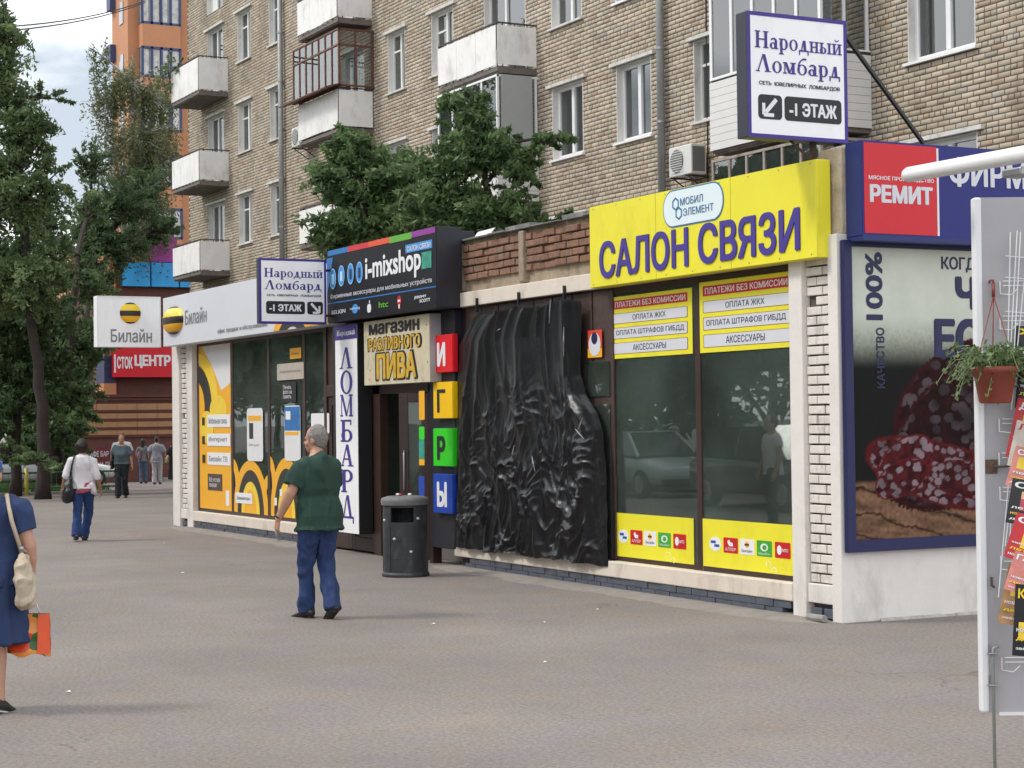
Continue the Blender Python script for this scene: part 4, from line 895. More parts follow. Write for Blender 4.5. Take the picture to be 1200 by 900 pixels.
# bricks: real relief, joined (about 5 pixels each)
def brickwork():
    V = []; Cc = []; ch, cl = .0865, .268; rows = int((ZT-ZB)/ch)
    for r_ in range(rows):
        z = ZB+r_*ch; header = (r_ % 5 == 4); step = .134 if header else cl
        x = XL + (0 if r_ % 2 else step/2)
        ops = [o for o in OPEN if o[2]-.02 < z+ch/2 < o[3]+.02]
        while x < XR:
            a, b = x+.010, min(x+step-.010, XR); x += step
            cut = False
            for o in ops:
                if b > o[0] and a < o[1]:
                    if a < o[0]-.04: b = o[0]-.002
                    elif b > o[1]+.04: a = o[1]+.002
                    else: cut = True; break
            if cut or b-a < .03: continue
            V.append((a, b, z+.010, z+ch-.008)); 
    V = np.array(V); n = len(V); y = YA - .001 - rng.random(n)*.004 - (rng.random(n) < .04)*.004; yb = np.full(n, YA+.0028)
    z0 = V[:, 2]+rng.normal(0, .0016, n); z1 = V[:, 3]+rng.normal(0, .0016, n); a, b = V[:, 0], V[:, 1]; e = .004
    P8 = np.stack([np.stack(q, 1) for q in ((a, yb, z0), (b, yb, z0), (b, yb, z1), (a, yb, z1), (a+e, y, z0+e), (b-e, y, z0+e), (b-e, y, z1-e), (a+e, y, z1-e))], 1).reshape(-1, 3)
    fq = np.array([(4, 5, 6, 7), (0, 1, 5, 4), (1, 2, 6, 5), (2, 3, 7, 6), (3, 0, 4, 7)]); F_ = (np.arange(n)[:, None, None]*8+fq[None]).reshape(-1)
    me = bpy.data.meshes.new('brickwork'); me.vertices.add(n*8); me.vertices.foreach_set('co', (P8-np.array(WO[apt.name])).astype(np.float32).ravel())
    me.loops.add(n*20); me.loops.foreach_set('vertex_index', F_.astype(np.int32)); me.polygons.add(n*5); me.polygons.foreach_set('loop_start', np.arange(n*5, dtype=np.int32)*4)
    me.update(calc_edges=True); me.validate()
    t_ = rng.random(n); base = np.array([.465, .39, .298]); c = base[None]*(.84+.30*t_[:, None])
    pk = rng.random(n) < .10; c[pk] *= np.array([.86, .78, .72]); gr_ = rng.random(n) < .06; c[gr_] = np.array([.42, .38, .32])*(.8+.3*t_[gr_][:, None])
    c4 = np.ones((n, 8, 4)); c4[:, :, :3] = c[:, None]; at = me.color_attributes.new('tone', 'FLOAT_COLOR', 'POINT'); at.data.foreach_set('color', c4.astype(np.float32).ravel())
    me.materials.append(M_apb); o = bpy.data.objects.new('brickwork', me); col.objects.link(o); o.parent = apt; o['kind'] = 'stuff'; WO[o.name] = WO[apt.name]
brickwork()
# window units, built once per size and style and repeated
UN = {}
def unit(wd, h, style):
    key = (round(wd, 2), round(h, 2), style)
    if key in UN: return UN[key]
    fm = M_frb if style == 'plastic' else M_frm; d = .16; t = .055 if style != 'plastic' else .07
    g = Geo()
    for q in ((0, .02, -.004, d+.2, 0, h), (wd-.02, wd, -.004, d+.2, 0, h), (.02, wd-.02, 0.02, d+.2, h-.02, h), (.02, wd-.02, .02, d+.2, 0, .02)): g.box(*q)
    rev = g.mesh('reveal', M_rev); g = Geo(); a, b = .02, wd-.02; m_ = a+(b-a)*(.52 if style != 'door' else .42)
    g.box(a, a+t, d-.03, d+.05, .02, h-.02); g.box(b-t, b, d-.03, d+.05, .02, h-.02); g.box(a+t, b-t, d-.03, d+.05, .02, .02+t); g.box(a+t, b-t, d-.03, d+.05, h-.02-t, h-.02); g.box(m_-t*.75, m_+t*.75, d-.04, d+.05, .02+t, h-.02-t)
    if style == 'old': g.box(a+t, m_-t*.75, d-.02, d+.04, h*.68, h*.68+.045)
    if style == 'door': g.box(a+t, m_-t*.75, d-.02, d+.04, .75, .85); g.box(m_+t*.75, b-t, d-.02, d+.04, .75, .82); g.box(a+t, m_-t*.75, d, d+.02, .02+t, .75)
    fr = g.mesh('frame', fm); g = Geo(); g.box(a+t, b-t, d+.008, d+.014, .02+t, h-.02-t); pn = g.mesh('pane', M_pane)
    cu = []
    for s in range(3):
        g = Geo(); n = 40
        for i in range(n+1):
            x = a+t+(b-a-2*t)*i/n; y = d+.11+.018*math.sin(i*1.3+s)+.01*math.sin(i*2.9)
            g.v += [(x, y, .05), (x, y, h-.06)]
        gap = (set(), {i for i in range(n) if .38 < i/n < .55+.2*(wd > 1.4)}, {i for i in range(n) if i/n > .5})[s]
        g.f = [(2*i, 2*i+2, 2*i+3, 2*i+1) for i in range(n) if i not in gap]; cu.append(g.mesh('curtain', M_curt, smooth=True))
    sl = Geo().box(-.06, wd+.06, -.07, d-.03, -.045, .0).mesh('sill', M_lint if style != 'plastic' else M_frb)
    li = Geo().box(-.16, wd+.16, -.075, .012, h+.002, h+.07).mesh('lintel', M_lint)
    UN[key] = (rev, fr, pn, cu, sl, li); return UN[key]
for i, (a, b, z, z1, stl) in enumerate(OPEN):
    rev, fr, pn, cu, sl, li = unit(b-a, z1-z, stl); k = int(abs(a*7+z)) % 3
    w0 = inst('window', rev, (a, YA, z), apt)
    inst('frame', fr, (a, YA, z), w0); inst('pane', pn, (a, YA, z), w0)
    if not (-29.1 < a < -28): inst('curtain', cu[k], (a, YA, z), w0)
    if stl != 'door': inst('sill', sl, (a, YA, z), w0)
    inst('lintel', li, (a, YA, z), w0)
blu = Geo().box(-56.35, -55.85, YA+.2, YA+.24, Z0+2*F-.6, Z0+2*F+1.45).build('blue_blind', mat('blue_blind', '#2a7ab5', .6), apt)

# open balconies with white sheet fronts
M_slab = mat('weathered_slab', (.17, .145, .13), .9, .3, 4, .6, 40, dirt='#2b2320', dscale=4, damt=.6); M_sheet = mat('white_sheet', (.80, .79, .77), .7, .08, 2.5, .1, 30, dirt='#7d6c58', dscale=2.5, damt=.4)
M_rail = mat('dark_rail', (.07, .05, .045), .7, .3, 8); M_wood = mat('red_brown_joinery', (.13, .05, .03), .6, .25, 6, .3, 30, dirt='#8a4a1c', dscale=4, damt=.6)
def balcony(x0, x1, zb, h=.92, ext=0.0, top_gap=.03, panels=3, planks=False, label=None):
    y0 = YA-.93
    g = Geo(); g.box(x0, x1, y0, YA, zb-.15, zb); g.box(x0-.02, x1+.02, y0-.03, y0, zb-.12, zb-.03)
    o = g.build('balcony', M_slab, apt, bevel=.01)
    if label: o['label'] = label
    g = Geo(); g.bar((x0, y0-.02, zb+h+.06), (x1+.02, y0-.02, zb+h+.06), .04, .03); g.bar((x1+.01, y0-.02, zb+h+.06), (x1+.01, YA, zb+h+.06), .04, .03); g.bar((x0, y0-.02, zb+h+.06), (x0, YA, zb+h+.06), .04, .03)
    for i in range(9):
        x = x0+(x1-x0)*i/8; g.bar((x, y0-.02, zb-.02), (x, y0-.02, zb+h+.05), .02, .02)
    for i in range(3): g.bar((x1+.01, y0+.3*i+.1, zb-.02), (x1+.01, y0+.3*i+.1, zb+h+.05), .02, .02)
    g.build('railing', M_rail, o)
    if planks:
        n = 9; ph = (h+.1)/n
        for i in range(n):
            z = zb-.08+ph*i
            q = Geo(); q.box(x0-.03, x1+.05, y0-.075-.0, y0-.045, z+.006, z+ph); q.build('siding_plank', M_sid, o); q = Geo(); q.box(x1+.02, x1+.05, y0-.044, YA-.01, z+.006, z+ph); q.build('siding_plank', M_sid, o)
    else:
        for i in range(panels):
            a = x0+(x1-x0)*i/panels; b = x0+(x1-x0)*(i+1)/panels; q = Geo(); q.box(a+.006, b-.006, y0-.055, y0-.04, zb+.03-random.uniform(0, .03), zb+h); q.build('front_panel', M_sheet, o)
        q = Geo(); q.box(x1+.025, x1+.04, y0-.03, YA-.03, zb+.03, zb+h); q.build('side_panel', M_sheet, o); q = Geo(); q.box(x0-.04, x0-.025, y0-.03, YA-.03, zb+.03, zb+h); q.build('side_panel', M_sheet, o)
    return o
M_sid = mat('white_siding', (.68, .67, .65), .45, .05, 3); M_sidm = M_sid
def glazing(x0, x1, zb, h0, h1, m, nx, mid=None, w_=.05, parent=None, curt=False):
    """glazed upper part of a balcony: posts, rails and panes on front and right side"""
    y0 = YA-.93; g = Geo(); X = [x0+(x1-x0)*i/nx for i in range(nx+1)]
    for x in X: g.box(x-w_/2, x+w_/2, y0-.06, y0-.01, zb+h0, zb+h1)
    for z in (h0, h1-.05)+((mid,) if mid else ()): g.box(x0-w_/2, x1+w_/2, y0-.065, y0-.0, zb+z, zb+z+.045)
    for y in (y0+.42, YA-.05): g.box(x1-.025, x1+.025, y-.025, y+.025, zb+h0, zb+h1)
    for z in (h0, h1-.05)+((mid,) if mid else ()): g.box(x1-.03, x1+.03, y0, YA, zb+z, zb+z+.045)
    o = g.build('balcony_glazing', m, apt)
    for a, b in zip(X, X[1:]): q = Geo(); q.box(a+w_/2, b-w_/2, y0-.04, y0-.034, zb+h0+.05, zb+h1-.05); q.build('pane', M_pane, o)
    q = Geo(); q.box(x1-.004, x1+.002, y0+.0, YA-.03, zb+h0+.05, zb+h1-.05); q.build('pane', M_pane, o)
    return o
zb = lambda k: Z0+F*k-.72
for k in (-1, 0, 1, 2): balcony(-58.0, -55.28, zb(k)-.02, .9 if k < 2 else 1.0, label='open balcony with a small tree growing at its rail' if k == 2 else None)
balcony(-46.75, -43.98, zb(2), .9); balcony(-46.75, -43.98, zb(1)-.02, .95, label='enclosed balcony with red brown timber glazing'); balcony(-46.75, -43.98, zb(0), .9)
gl_ = glazing(-47.1, -43.9, zb(1), 1.02, 2.5, M_wood, 7, 2.05, .045)
g = Geo(); k = len(g.v); y0 = YA-.93; g.poly([Vector((-47.3, y0-.45, zb(1)+.93)), Vector((-43.8, y0-.45, zb(1)+.93)), Vector((-43.8, y0-.03, zb(1)+1.05)), Vector((-47.3, y0-.03, zb(1)+1.05))], (0, 0, .03)); g.build('sill_flashing', M_wood, gl_)
balcony(-38.0, -35.12, zb(1), .86, label='open balcony with bright white sheet front above the tree'); balcony(-38.0, -35.12, zb(0), .9, planks=True, label='enclosed balcony clad in white siding behind the tree'); glazing(-38.0, -35.1, zb(0), 1.0, 2.6, M_frb, 4)
q = Geo(); q.box(-35.09, -35.06, YA-.9, YA-.15, zb(0)+1.0, zb(0)+2.6); q.build('grey_side_panel', mat('grey_sheet', (.36, .37, .36), .7, .05), apt)
balcony(-26.95, -23.86, zb(0)-.06, 1.08, planks=True, label='enclosed balcony with white siding and plastic windows at right'); glazing(-26.95, -23.86, zb(0), 1.08, 2.62, M_frb, 5, None, .07)
g = Geo()
for i, (a, b) in enumerate(((-26.7, -26.3), (-26.25, -25.6))): g.box(a, b, YA-.75, YA-.72, zb(0)+1.2, zb(0)+2.5)
g.build('balcony_curtain', mat('pink_curtain', (.42, .26, .26), .9, .7, 3), apt)
balcony(-26.95, -23.86, zb(1), .9); balcony(-26.95, -23.86, zb(-1), .9); glazing(-26.95, -23.9, zb(-1)-.0, 1.0, 2.5, mat('rusty_white_frame', (.34, .29, .25), .8, .3, 6, .3, 30, dirt='#5b3219', dscale=5, damt=.8), 6)
# drainpipes
for x in (-50.38, -29.97):
    g = Geo(); g.tube([(x, YA-.12, 3.8), (x, YA-.12, 15.9)], .075, 12); o = g.build('drainpipe', mat('galvanised_pipe', (.30, .31, .31), .5, .15, 5, metal=.3, dirt='#6e6a64', dscale=3, damt=.5), apt, smooth=True)
    for z in np.arange(4.5, 15.9, 1.4): g = Geo(); g.tube([(x, YA-.12, z), (x, YA-.12, z+.05)], .087, 12); g.box(x-.01, x+.01, YA-.06, YA, z, z+.04); g.build('pipe_collar', M_steel, o)
# air conditioners hang on the facade
def aircon(x, z, lab):
    t = thing('air_conditioner', lab, 'air conditioner', (x, YA-.2, z)); g = Geo(); g.box(x-.38, x+.38, YA-.45, YA-.12, z, z+.55); g.build('casing', mat('ac_white', (.66, .66, .63), .5, .06, 4, dirt='#6b6156', damt=.4), t, bevel=.02)
    g = Geo(); M = Matrix.Rotation(R(90), 3, 'X')
    g.lathe([(.0, 0), (.21, 0), (.215, .012), (.20, .02), (.0, .02)], (x-.1, YA-.452, z+.28), 20, M); g.build('fan_guard', mat('ac_grille', (.16, .16, .16), .6), t)
    g = Geo()
    for k in range(9): g.box(x-.31, x+.11, YA-.480, YA-.474, z+.08+k*.045, z+.09+k*.045)
    g.build('grille', M_frm, t); g = Geo()
    for s in (-.25, .25): g.bar((x+s, YA-.5, z-.02), (x+s, YA, z-.02), .03, .03); g.bar((x+s, YA-.45, z-.02), (x+s, YA, z-.3), .02, .02)
    g.build('bracket', M_rail, t); g = Geo(); g.box(x+.381, x+.39, YA-.42, YA-.16, z+.05, z+.5); g.build('side_vent', MATS['ac_grille'], t); return t
p_ = onY(797, 206, YA-.45); aircon(p_.x, p_.z, 'white air conditioner beside the right drainpipe above the yellow sign')
p_ = onY(349, 171, YA-.45); aircon(p_.x-.1, p_.z, 'small air conditioner tucked left of the timber-glazed balcony')
# hanging wire on the facade
g = Geo(); g.tube([(-28.55, YA-.02, 15), (-28.54, YA-.02, 9), (-28.56, YA-.02, 5)], .012, 5); g.build('facade_cable', M_black, apt)

# ================================================================ orange tower far left
XT = -108.0
def tx(px, py): p = onX(px, py, XT); return p.y, p.z
yL = tx(150, 60)[0]; tw = thing('tower_block', 'tall orange tower block with blue framed glazed bays', 'tower block', (XT-8, yL+8, gz(XT)))
M_or = mat('orange_render', '#bd8763', .8, .06, 1.2, .1, 20); M_or2 = mat('brown_render_band', '#8a4a34', .8, .08, 2); M_blf = mat('blue_window_frame', '#32436e', .5, .05); M_tp = mat('tower_glass', (.20, .22, .25), .12, .5, .5, spec=.8)
g = Geo(); yR = yL+24; g.box(XT-3.4, XT, yL, yR, -.9, 42); g.build('wall', M_or, tw)
def tz(py): return tx(190, py)[1]
b0, b1 = tx(162, 60)[0], tx(206, 60)[0]; fl = (tz(0)-tz(62)); top0 = tz(0)
for k in range(-3, 6):
    zt = tz(-3)-fl*k; zlow = zt-fl*.58
    if zlow < 3: continue
    g = Geo(); g.box(XT, XT+.9, b0, b1, zlow-fl*.42, zlow); g.build('bay', M_or, tw)
    o = Geo(); o.box(XT, XT+.8, b0+.05, b1-.05, zlow, zt); o = o.build('bay_glass', M_tp, tw)
    g = Geo(); n = 4
    for i in range(n+1): y = b0+(b1-b0)*i/n; g.box(XT+.8, XT+.92, y-.07, y+.07, zlow, zt)
    g.box(XT+.8, XT+.92, b0, b1, zlow-.0, zlow+.14); g.box(XT+.8, XT+.92, b0, b1, zt-.14, zt); g.build('frame', M_blf, o)
    for i in range(n):
        q = Geo(); y = b0+(b1-b0)*(i+.5)/n; q.box(XT+.81, XT+.83, y-.38, y+.38 if i % 2 else y+.1, zlow+.1, zt-.1); q.build('curtain', M_curt, o)
    g = Geo(); g.box(XT+.002, XT+.04, b1+.02, b1+4, zlow-fl*.1, zlow+.5); g.box(XT+.002, XT+.04, b0-.5, b0-.02, zlow-fl*.1, zlow+.2)
    if k % 2 == 1: g.build('band', M_or2, tw)
    g = Geo(); g.box(XT-1.7, XT-.9, yL-.05, yL, zlow+.3, zt-.2); g.build('window', M_tp, tw)
g = Geo()
for z in np.arange(2, 42, 3.1): g.box(XT-3.4, XT-2.6, yL-.35, yL-.0, z, z+1.0)
g.build('side_balcony', M_blf, tw)

# ================================================================ shopping arcade and striped wall
XS = -76.0; gs = gz(XS)
def sx(px, py, X=XS): p = onX(px, py, X); return p.y, p.z
ya, za = sx(88, 466); yb_ = ya+22
sw = thing('striped_wall_building', 'low building end with brown and tan striped walls', 'building', (XS-3, ya+8, gs))
M_st1 = mat('dark_brown_stone', '#5c2f26', .7, .15, 3, .2, 20); M_st2 = mat('tan_stone', '#ab7f5c', .8, .12, 3, .3, 20); M_dr = mat('dark_red_tiles', '#633a31', .7, .2, 4)
g = Geo(); g.box(XS-6, XS, ya, yb_, gs-.1, za); g.build('wall', M_dr, sw); g = Geo(); g.box(XS-6.1, XS+.12, ya-.1, yb_, za, za+.12); g.build('coping', M_st1, sw)
for k, (p0, p1) in enumerate(((473, 480.5), (484, 490.5), (493.5, 500.5), (503.5, 509.5))):
    g = Geo(); zt = sx(150, p0)[1]; zl = sx(150, p1)[1]; y = ya+.02
    while y < yb_-12: e = y+.85; q = Geo(); q.box(XS, XS+.05+random.uniform(0, .015), y+.008, e-.008, zl+.004, zt-.004); q.build('tan_stone', M_st2, sw); y = e
g = Geo()
for p0 in (466.5, 480.5, 490.5, 500.5, 509.5):
    zt = sx(150, p0)[1]; g.box(XS, XS+.09, ya, yb_-10, zt-.10, zt-.01)
g.build('stone_band', M_st1, sw); q = Geo(); q.tube([(XS+.1, ya-.05, gs), (XS+.1, ya-.05, za)], .06); q.build('corner_pipe', mat('pale_pipe', (.5, .45, .42), .6), sw)
g = Geo(); g.box(XS, XS+.7, ya+3.5, yb_-10, gs, gs+.16); g.build('step', mat('grey_kerb', (.30, .29, .27), .9, .15, 5), sw)
a = sx(93, 480.5); b = sx(104.5, 470); f = side(XS+.1, a[0], a[1]); t = thing('number_plate_sign', 'small dark blue house number plate 35 on striped wall', 'house number', f.p(.2, 0)); w0, h0 = b[0]-a[0], b[1]-a[1]
flat(f, 'plate', mat('plate_blue', '#18275e', .4), t, .03, (0, w0, 0, h0)); text(f, '35а', w0*.15, w0*.85, h0*.25, h0*.75, .032, P_wh, t, bold=.02)
# painted lettering rail in front of the wall
a = sx(100, 523, XS+2.6); f = side(XS+2.6, a[0], gs); t = thing('terrace_railing', 'low red railing with white lettering before the striped wall', 'railing', f.p(1, 0)); w0 = sx(147, 523, XS+2.6)[0]-a[0]
g = Geo(); f.rect(g, 0, w0, .5, 1.5, 0, .05); g.build('panel', mat('dark_red_panel', '#6e2a2c', .6), t); text(f, 'КАФЕ БАР ГРИЛЬ', w0*.04, w0*.96, 1.12, 1.36, .055, P_lgrey, t, bold=.02); text(f, 'ПИЦЦА ПИРОГИ', w0*.04, w0*.96, .68, .92, .055, P_lgrey, t, bold=.02)
g = Geo()
for u_ in (0, w0/2, w0): f.rect(g, u_-.04, u_+.04, 0, 1.6, -.06, -.002)
g.build('post', M_st1, t)
# arcade building behind with red sign and bright panels
XM = -80.5
ym, zm = sx(132, 346, XM); ar = thing('shopping_arcade', 'dark red arcade building with magenta and blue upper panels', 'shopping arcade', (XM-5, ym+8, gz(XM)))
g = Geo(); g.box(XM-10, XM, ym, ym+26, gz(XM), sx(140, 338, XM)[1]); g.build('wall', M_dr, ar)
M_mag = mat('magenta_panel', '#b23a9a', .5, .3, 2); M_cy = mat('sky_blue_panel', '#2f9fe0', .45, .2, 2); z0 = sx(140, 336, XM)[1]; z1 = sx(140, 307, XM)[1]; z2 = sx(140, 268, XM)[1]
y = sx(141, 320, XM)[0]; i = 0
while y < ym+14:
    q = Geo(); q.box(XM-.1, XM+.3, y+.02, y+1.25, z0+.02, z1); q.build('blue_panel', M_cy, ar)
    if y > sx(158, 320, XM)[0]: q = Geo(); q.box(XM-.3, XM+.1, y+.02, y+1.25, z1+.05, z2-(i % 3)*.3); q.build('magenta_panel', M_mag, ar)
    y += 1.3; i += 1
g = Geo(); g.box(XM-9.7, XM-.31, y-15, ym+25, sx(140, 338, XM)[1], z2-.6); g.build('upper_wall', M_or, ar)
a = sx(133, 442, XM+.6); b = sx(209, 407, XM+.6); f = side(XM+.6, a[0], a[1]); w0 = b[0]-a[0]+.3; h0 = b[1]-a[1]; e_ = sx(200, 425, XM+.6)[0]-a[0]; s_ = sx(137, 425, XM+.6)[0]-a[0]; m_ = s_+(e_-s_)*.30
t = box_sign('shop_sign', 'red sign reading СТОК ЦЕНТР above the striped wall', 'shop sign', f, w0, h0, .5, P_red, mat('bright_red_print', ''))
text(f, 'СТОК', s_, m_-.03, h0*.28, h0*.68, .01, P_wh, t, bold=.05); text(f, 'ЦЕНТР', m_+.05, e_, h0*.30, h0*.74, .012, P_wh, t, bold=.06); g = Geo(); f.rect(g, w0*.01, w0*.032, h0*.15, h0*.75, 0, .012); g.build('mark', P_wh, t)
y0_ = sx(122, 430, XM+.3)[0]; y1_ = sx(136, 430, XM+.3)[0]
q = Geo(); q.box(XM-1, XM+.3, y0_, y1_, sx(130, 449, XM)[1], sx(130, 417, XM)[1]); q.build('blue_pier', mat('pier_blue', '#2c3358', .6, .15, 2), ar)
q = Geo(); q.box(XM-1, XM+.31, y0_-.02, y1_, gz(XM), sx(130, 449, XM)[1]-.01); q.box(XM-1, XM+.31, y0_, y1_, sx(130, 417, XM)[1]+.01, sx(130, 300, XM)[1]); q.build('orange_pier', mat('pier_orange', '#b97f58', .8, .1, 2), ar)

# ================================================================ lawn, green fence, kerb
pA = onG(-60, 583); pB = onG(118, 577)
dv = (pB-pA); ln = math.hypot(dv.x, dv.y)
lawn_m = mat('soil_and_grass', (.055, .075, .022), .95, .5, 2, .8, 25)
g = Geo(); q = [(pA.x, pA.y), (pB.x, pB.y), (pB.x-14, pB.y+.6), (-71, pB.y-.2), (-71, -50), (pA.x+2, -50), (pA.x+1, pA.y-12)]
def dense(q0, q1, n): return [(q0[0]+(q1[0]-q0[0])*i/n, q0[1]+(q1[1]-q0[1])*i/n) for i in range(n)]
lx = np.linspace(-71, pA.x+.4, 24)
g = Geo()
for x in lx:
    ytop = pA.y+(pB.y-pA.y)*max(0, min(1, (pA.x-x)/(pA.x-pB.x+1e-6))) if abs(pA.x-pB.x) > .3 else pB.y
    for yv_ in (-50, pB.y): g.v.append((x, yv_, gz(x)+.06))
for i in range(len(lx)-1): g.f.append((2*i, 2*i+2, 2*i+3, 2*i+1))
structure(g.build('lawn', lawn_m, None, org=(0, 0, 0)))
g = Geo(); x0k = pA.x+.4; g.box(x0k, x0k+.12, -50, pB.y+.12, gz(x0k)-.05, gz(x0k)+.1); structure(g.build('kerb', mat('grey_kerb', ''), None, bevel=.01))
g = Geo(); xs2 = list(np.linspace(-150, 10, 30)); 
for x in xs2:
    for yv_ in (-60, -5.6): g.v.append((x, yv_, gz(x)+.08))
for i in range(29): g.f.append((2*i, 2*i+2, 2*i+3, 2*i+1))
structure(g.build('lawn', mat('verge_grass', (.07, .12, .03), .9, .4, 1.5, .8, 20), None, org=(0, 0, 0)))
# grass blades
n = 26000; gx = rng.uniform(-66, x0k-.1, n); gy = rng.uniform(2, pB.y, n); gh = rng.uniform(.08, .28, n); an = rng.uniform(0, 6.28, n)
V = np.zeros((n, 3, 3)); gzv = np.array([gz(x) for x in gx])+.05
V[:, 0] = np.stack([gx-np.cos(an)*.03, gy-np.sin(an)*.03, gzv], 1); V[:, 1] = np.stack([gx+np.cos(an)*.03, gy+np.sin(an)*.03, gzv], 1); V[:, 2] = np.stack([gx+rng.normal(0, .05, n), gy+rng.normal(0, .05, n), gzv+gh], 1)
me = bpy.data.meshes.new('grass'); me.from_pydata(V.reshape(-1, 3).tolist(), [], np.arange(3*n).reshape(-1, 3).tolist()); me.materials.append(mat('grass_blades', (.085, .15, .03), .8, .4, 1.5)); o = bpy.data.objects.new('grass', me); col.objects.link(o); o['kind'] = 'stuff'; o['category'] = 'grass'; o['label'] = 'short green grass on the lawn behind the green fence'
# fence: two green rails, yellow and green posts
fe = thing('green_fence', 'low green tube fence with yellow posts along the lawn', 'fence', (x0k+.2, 8, gz(x0k)))
M_gr = mat('green_fence_paint', (.03, .16, .07), .5, .1); M_yp = mat('yellow_post_paint', (.62, .52, .10), .5, .15, 6); ypost = onX(31, 560, x0k+.2).y
for z in (.22, .68):
    g = Geo(); g.tube([(x0k+.2, -20, gz(x0k)+z), (x0k+.2, pB.y+.2, gz(x0k)+z)], .028, 8); g.build('rail', M_gr, fe, smooth=True)
for k in range(-4, 2):
    y = ypost+k*2.9
    if y > pB.y+.3: continue
    g = Geo(); g.tube([(x0k+.2, y, gz(x0k)-.02), (x0k+.2, y, gz(x0k)+.82)], .06, 10); g.build('post', M_yp, fe, smooth=True)
g = Geo()
for y in np.arange(-18, pB.y, .16): g.tube([(x0k+.2, y, gz(x0k)+.22), (x0k+.2, y, gz(x0k)+.68)], .006, 4, cap=False)
g.build('thin_bars', M_gr, fe)

# ================================================================ trees
M_bark = mat('grey_brown_bark', (.042, .032, .026), .95, .35, 4, 1, 25); M_birch = mat('birch_bark', (.42, .40, .36), .85, .4, 5, .5, 20, dirt='#1a1512', dscale=4, damt=.9)
def leafmat(nm): return mat(nm, (1, 1, 1), .5, .12, 2, attr='tone', trans_leaf=.5)
def tree(name, label, base, trunk, blobs, nleaf, size, c0, c1, bark, tr=.16, droop=0, clumps=40, group=None, spread=.16, seed=1, name2='tree'):
    """trunk: points from the ground up; blobs: (x, y, z, rx, ry, rz); leaves gather in clumps on limbs that reach into every blob"""
    rg = np.random.default_rng(seed); rd = random.Random(seed); base = Vector(base)
    t = thing(name, label, 'tree', base, group)
    tp = [Vector(p) for p in trunk]; g = Geo()
    pts = []; 
    for a, b in zip(tp, tp[1:]):
        for k in range(5): pts.append(a.lerp(b, k/5)+Vector((rd.uniform(-1, 1), rd.uniform(-1, 1), 0))*tr*.25)
    pts.append(tp[-1]); n = len(pts); g.tube(pts, [tr*(1.25 if i == 0 else 1)*(1-.72*i/(n-1)) for i in range(n)], 9)
    g.build('trunk', bark, t, smooth=True)
    g = Geo(); cl = []
    tot = sum(b[3]*b[4]*b[5] for b in blobs)
    for bx, by, bz, rx, ry, rz in blobs:
        c = Vector((bx, by, bz)); s = min(pts, key=lambda p: abs(p.z-(bz-rz*.75))+(p.xy-c.xy).length*.3); r0 = tr*.42
        mid = s.lerp(c, .5)+Vector((0, 0, rz*.12)); g.tube([s, mid, c], [r0, r0*.7, r0*.45], 6)
        m = max(6, int(1.5*clumps*len(blobs)*(rx*ry*rz/tot)**.8/len(blobs)**.2*.9))
        for k in range(m):
            d = Vector(rg.normal(0, 1, 3)); d.normalize(); rr = rg.uniform(.25, 1.0)**.5*rg.choice([1.0, 1.1, 1.35]); e = c+Vector((d.x*rx, d.y*ry, d.z*rz))*rr
            st = c.lerp(mid, rg.uniform(0, .6)); mm = st.lerp(e, .55)+Vector((0, 0, rg.uniform(0, .12)*rz)); g.tube([st, mm, e], [r0*.3, r0*.18, .006], 4, cap=False); cl.append((e, min(rx, ry, rz), rg.random(), mm))
    g.build('branches', bark, t)
    per = nleaf//len(cl); P_ = []; T_ = []
    for e, r, tint, mm in cl:
        sp = r*spread*rg.uniform(.4, 1.1); q = rg.normal(0, 1, (per, 3))*np.array([sp, sp, sp*.75]) ; 
        if droop: dz = np.abs(rg.normal(0, droop, per)); q[:, 2] -= dz; q[:, :2] *= (1-.35*np.clip(dz, 0, 2)/2)[:, None]
        fr_ = rg.uniform(-.15, 1.1, per)[:, None]; P_.append(q*(1.15-.55*np.clip(fr_, 0, 1))+np.array(mm)*(1-fr_)+np.array(e)*fr_); T_.append(np.full(per, tint))
    P_ = np.concatenate(P_); T_ = np.concatenate(T_); n = len(P_)
    a = rg.normal(0, 1, (n, 3)); a /= np.linalg.norm(a, axis=1)[:, None]; b = np.cross(a, rg.normal(0, 1, (n, 3))); b /= np.linalg.norm(b, axis=1)[:, None]+1e-9
    s = size*rg.uniform(.6, 1.35, n)[:, None]; V = np.stack([P_-a*s*.6, P_+b*s*.21, P_+a*s*.6, P_-b*s*.21], 1).reshape(-1, 3)-np.array(base)
    me = bpy.data.meshes.new('crown'); me.vertices.add(4*n); me.vertices.foreach_set('co', V.astype(np.float32).ravel()); me.loops.add(4*n); me.loops.foreach_set('vertex_index', np.arange(4*n, dtype=np.int32)); me.polygons.add(n); me.polygons.foreach_set('loop_start', np.arange(n, dtype=np.int32)*4); me.update(calc_edges=True); me.validate()
    k = (np.clip(T_*.7+rg.random(n)*.55, 0, 1.25)**1.3)[:, None]; C = (np.array(c0)*(1-k)+np.array(c1)*k)*1.25; c4 = np.ones((n, 4, 4)); c4[:, :, :3] = C[:, None]
    at = me.color_attributes.new('tone', 'FLOAT_COLOR', 'POINT'); at.data.foreach_set('color', c4.astype(np.float32).ravel()); me.materials.append(leafmat('leaves'))
    o = bpy.data.objects.new('crown', me); col.objects.link(o); o.parent = t; WO[o.name] = WO[t.name]; return t
def bl(px, py, dep, rpx, rpy=None, ry=None):
    """a clump of foliage at a surveyed distance"""
    p = atD(px, py, dep); k = dep/FPX; return (p.x, p.y, p.z, rpx*k, (ry or rpx)*k, (rpy or rpx)*k)
DG, LG, MG = (.062, .108, .046), (.11, .17, .055), (.075, .125, .045)
def gp(px, dep): p = atD(px, 560, dep); return Vector((p.x, p.y, gz(p.x)))
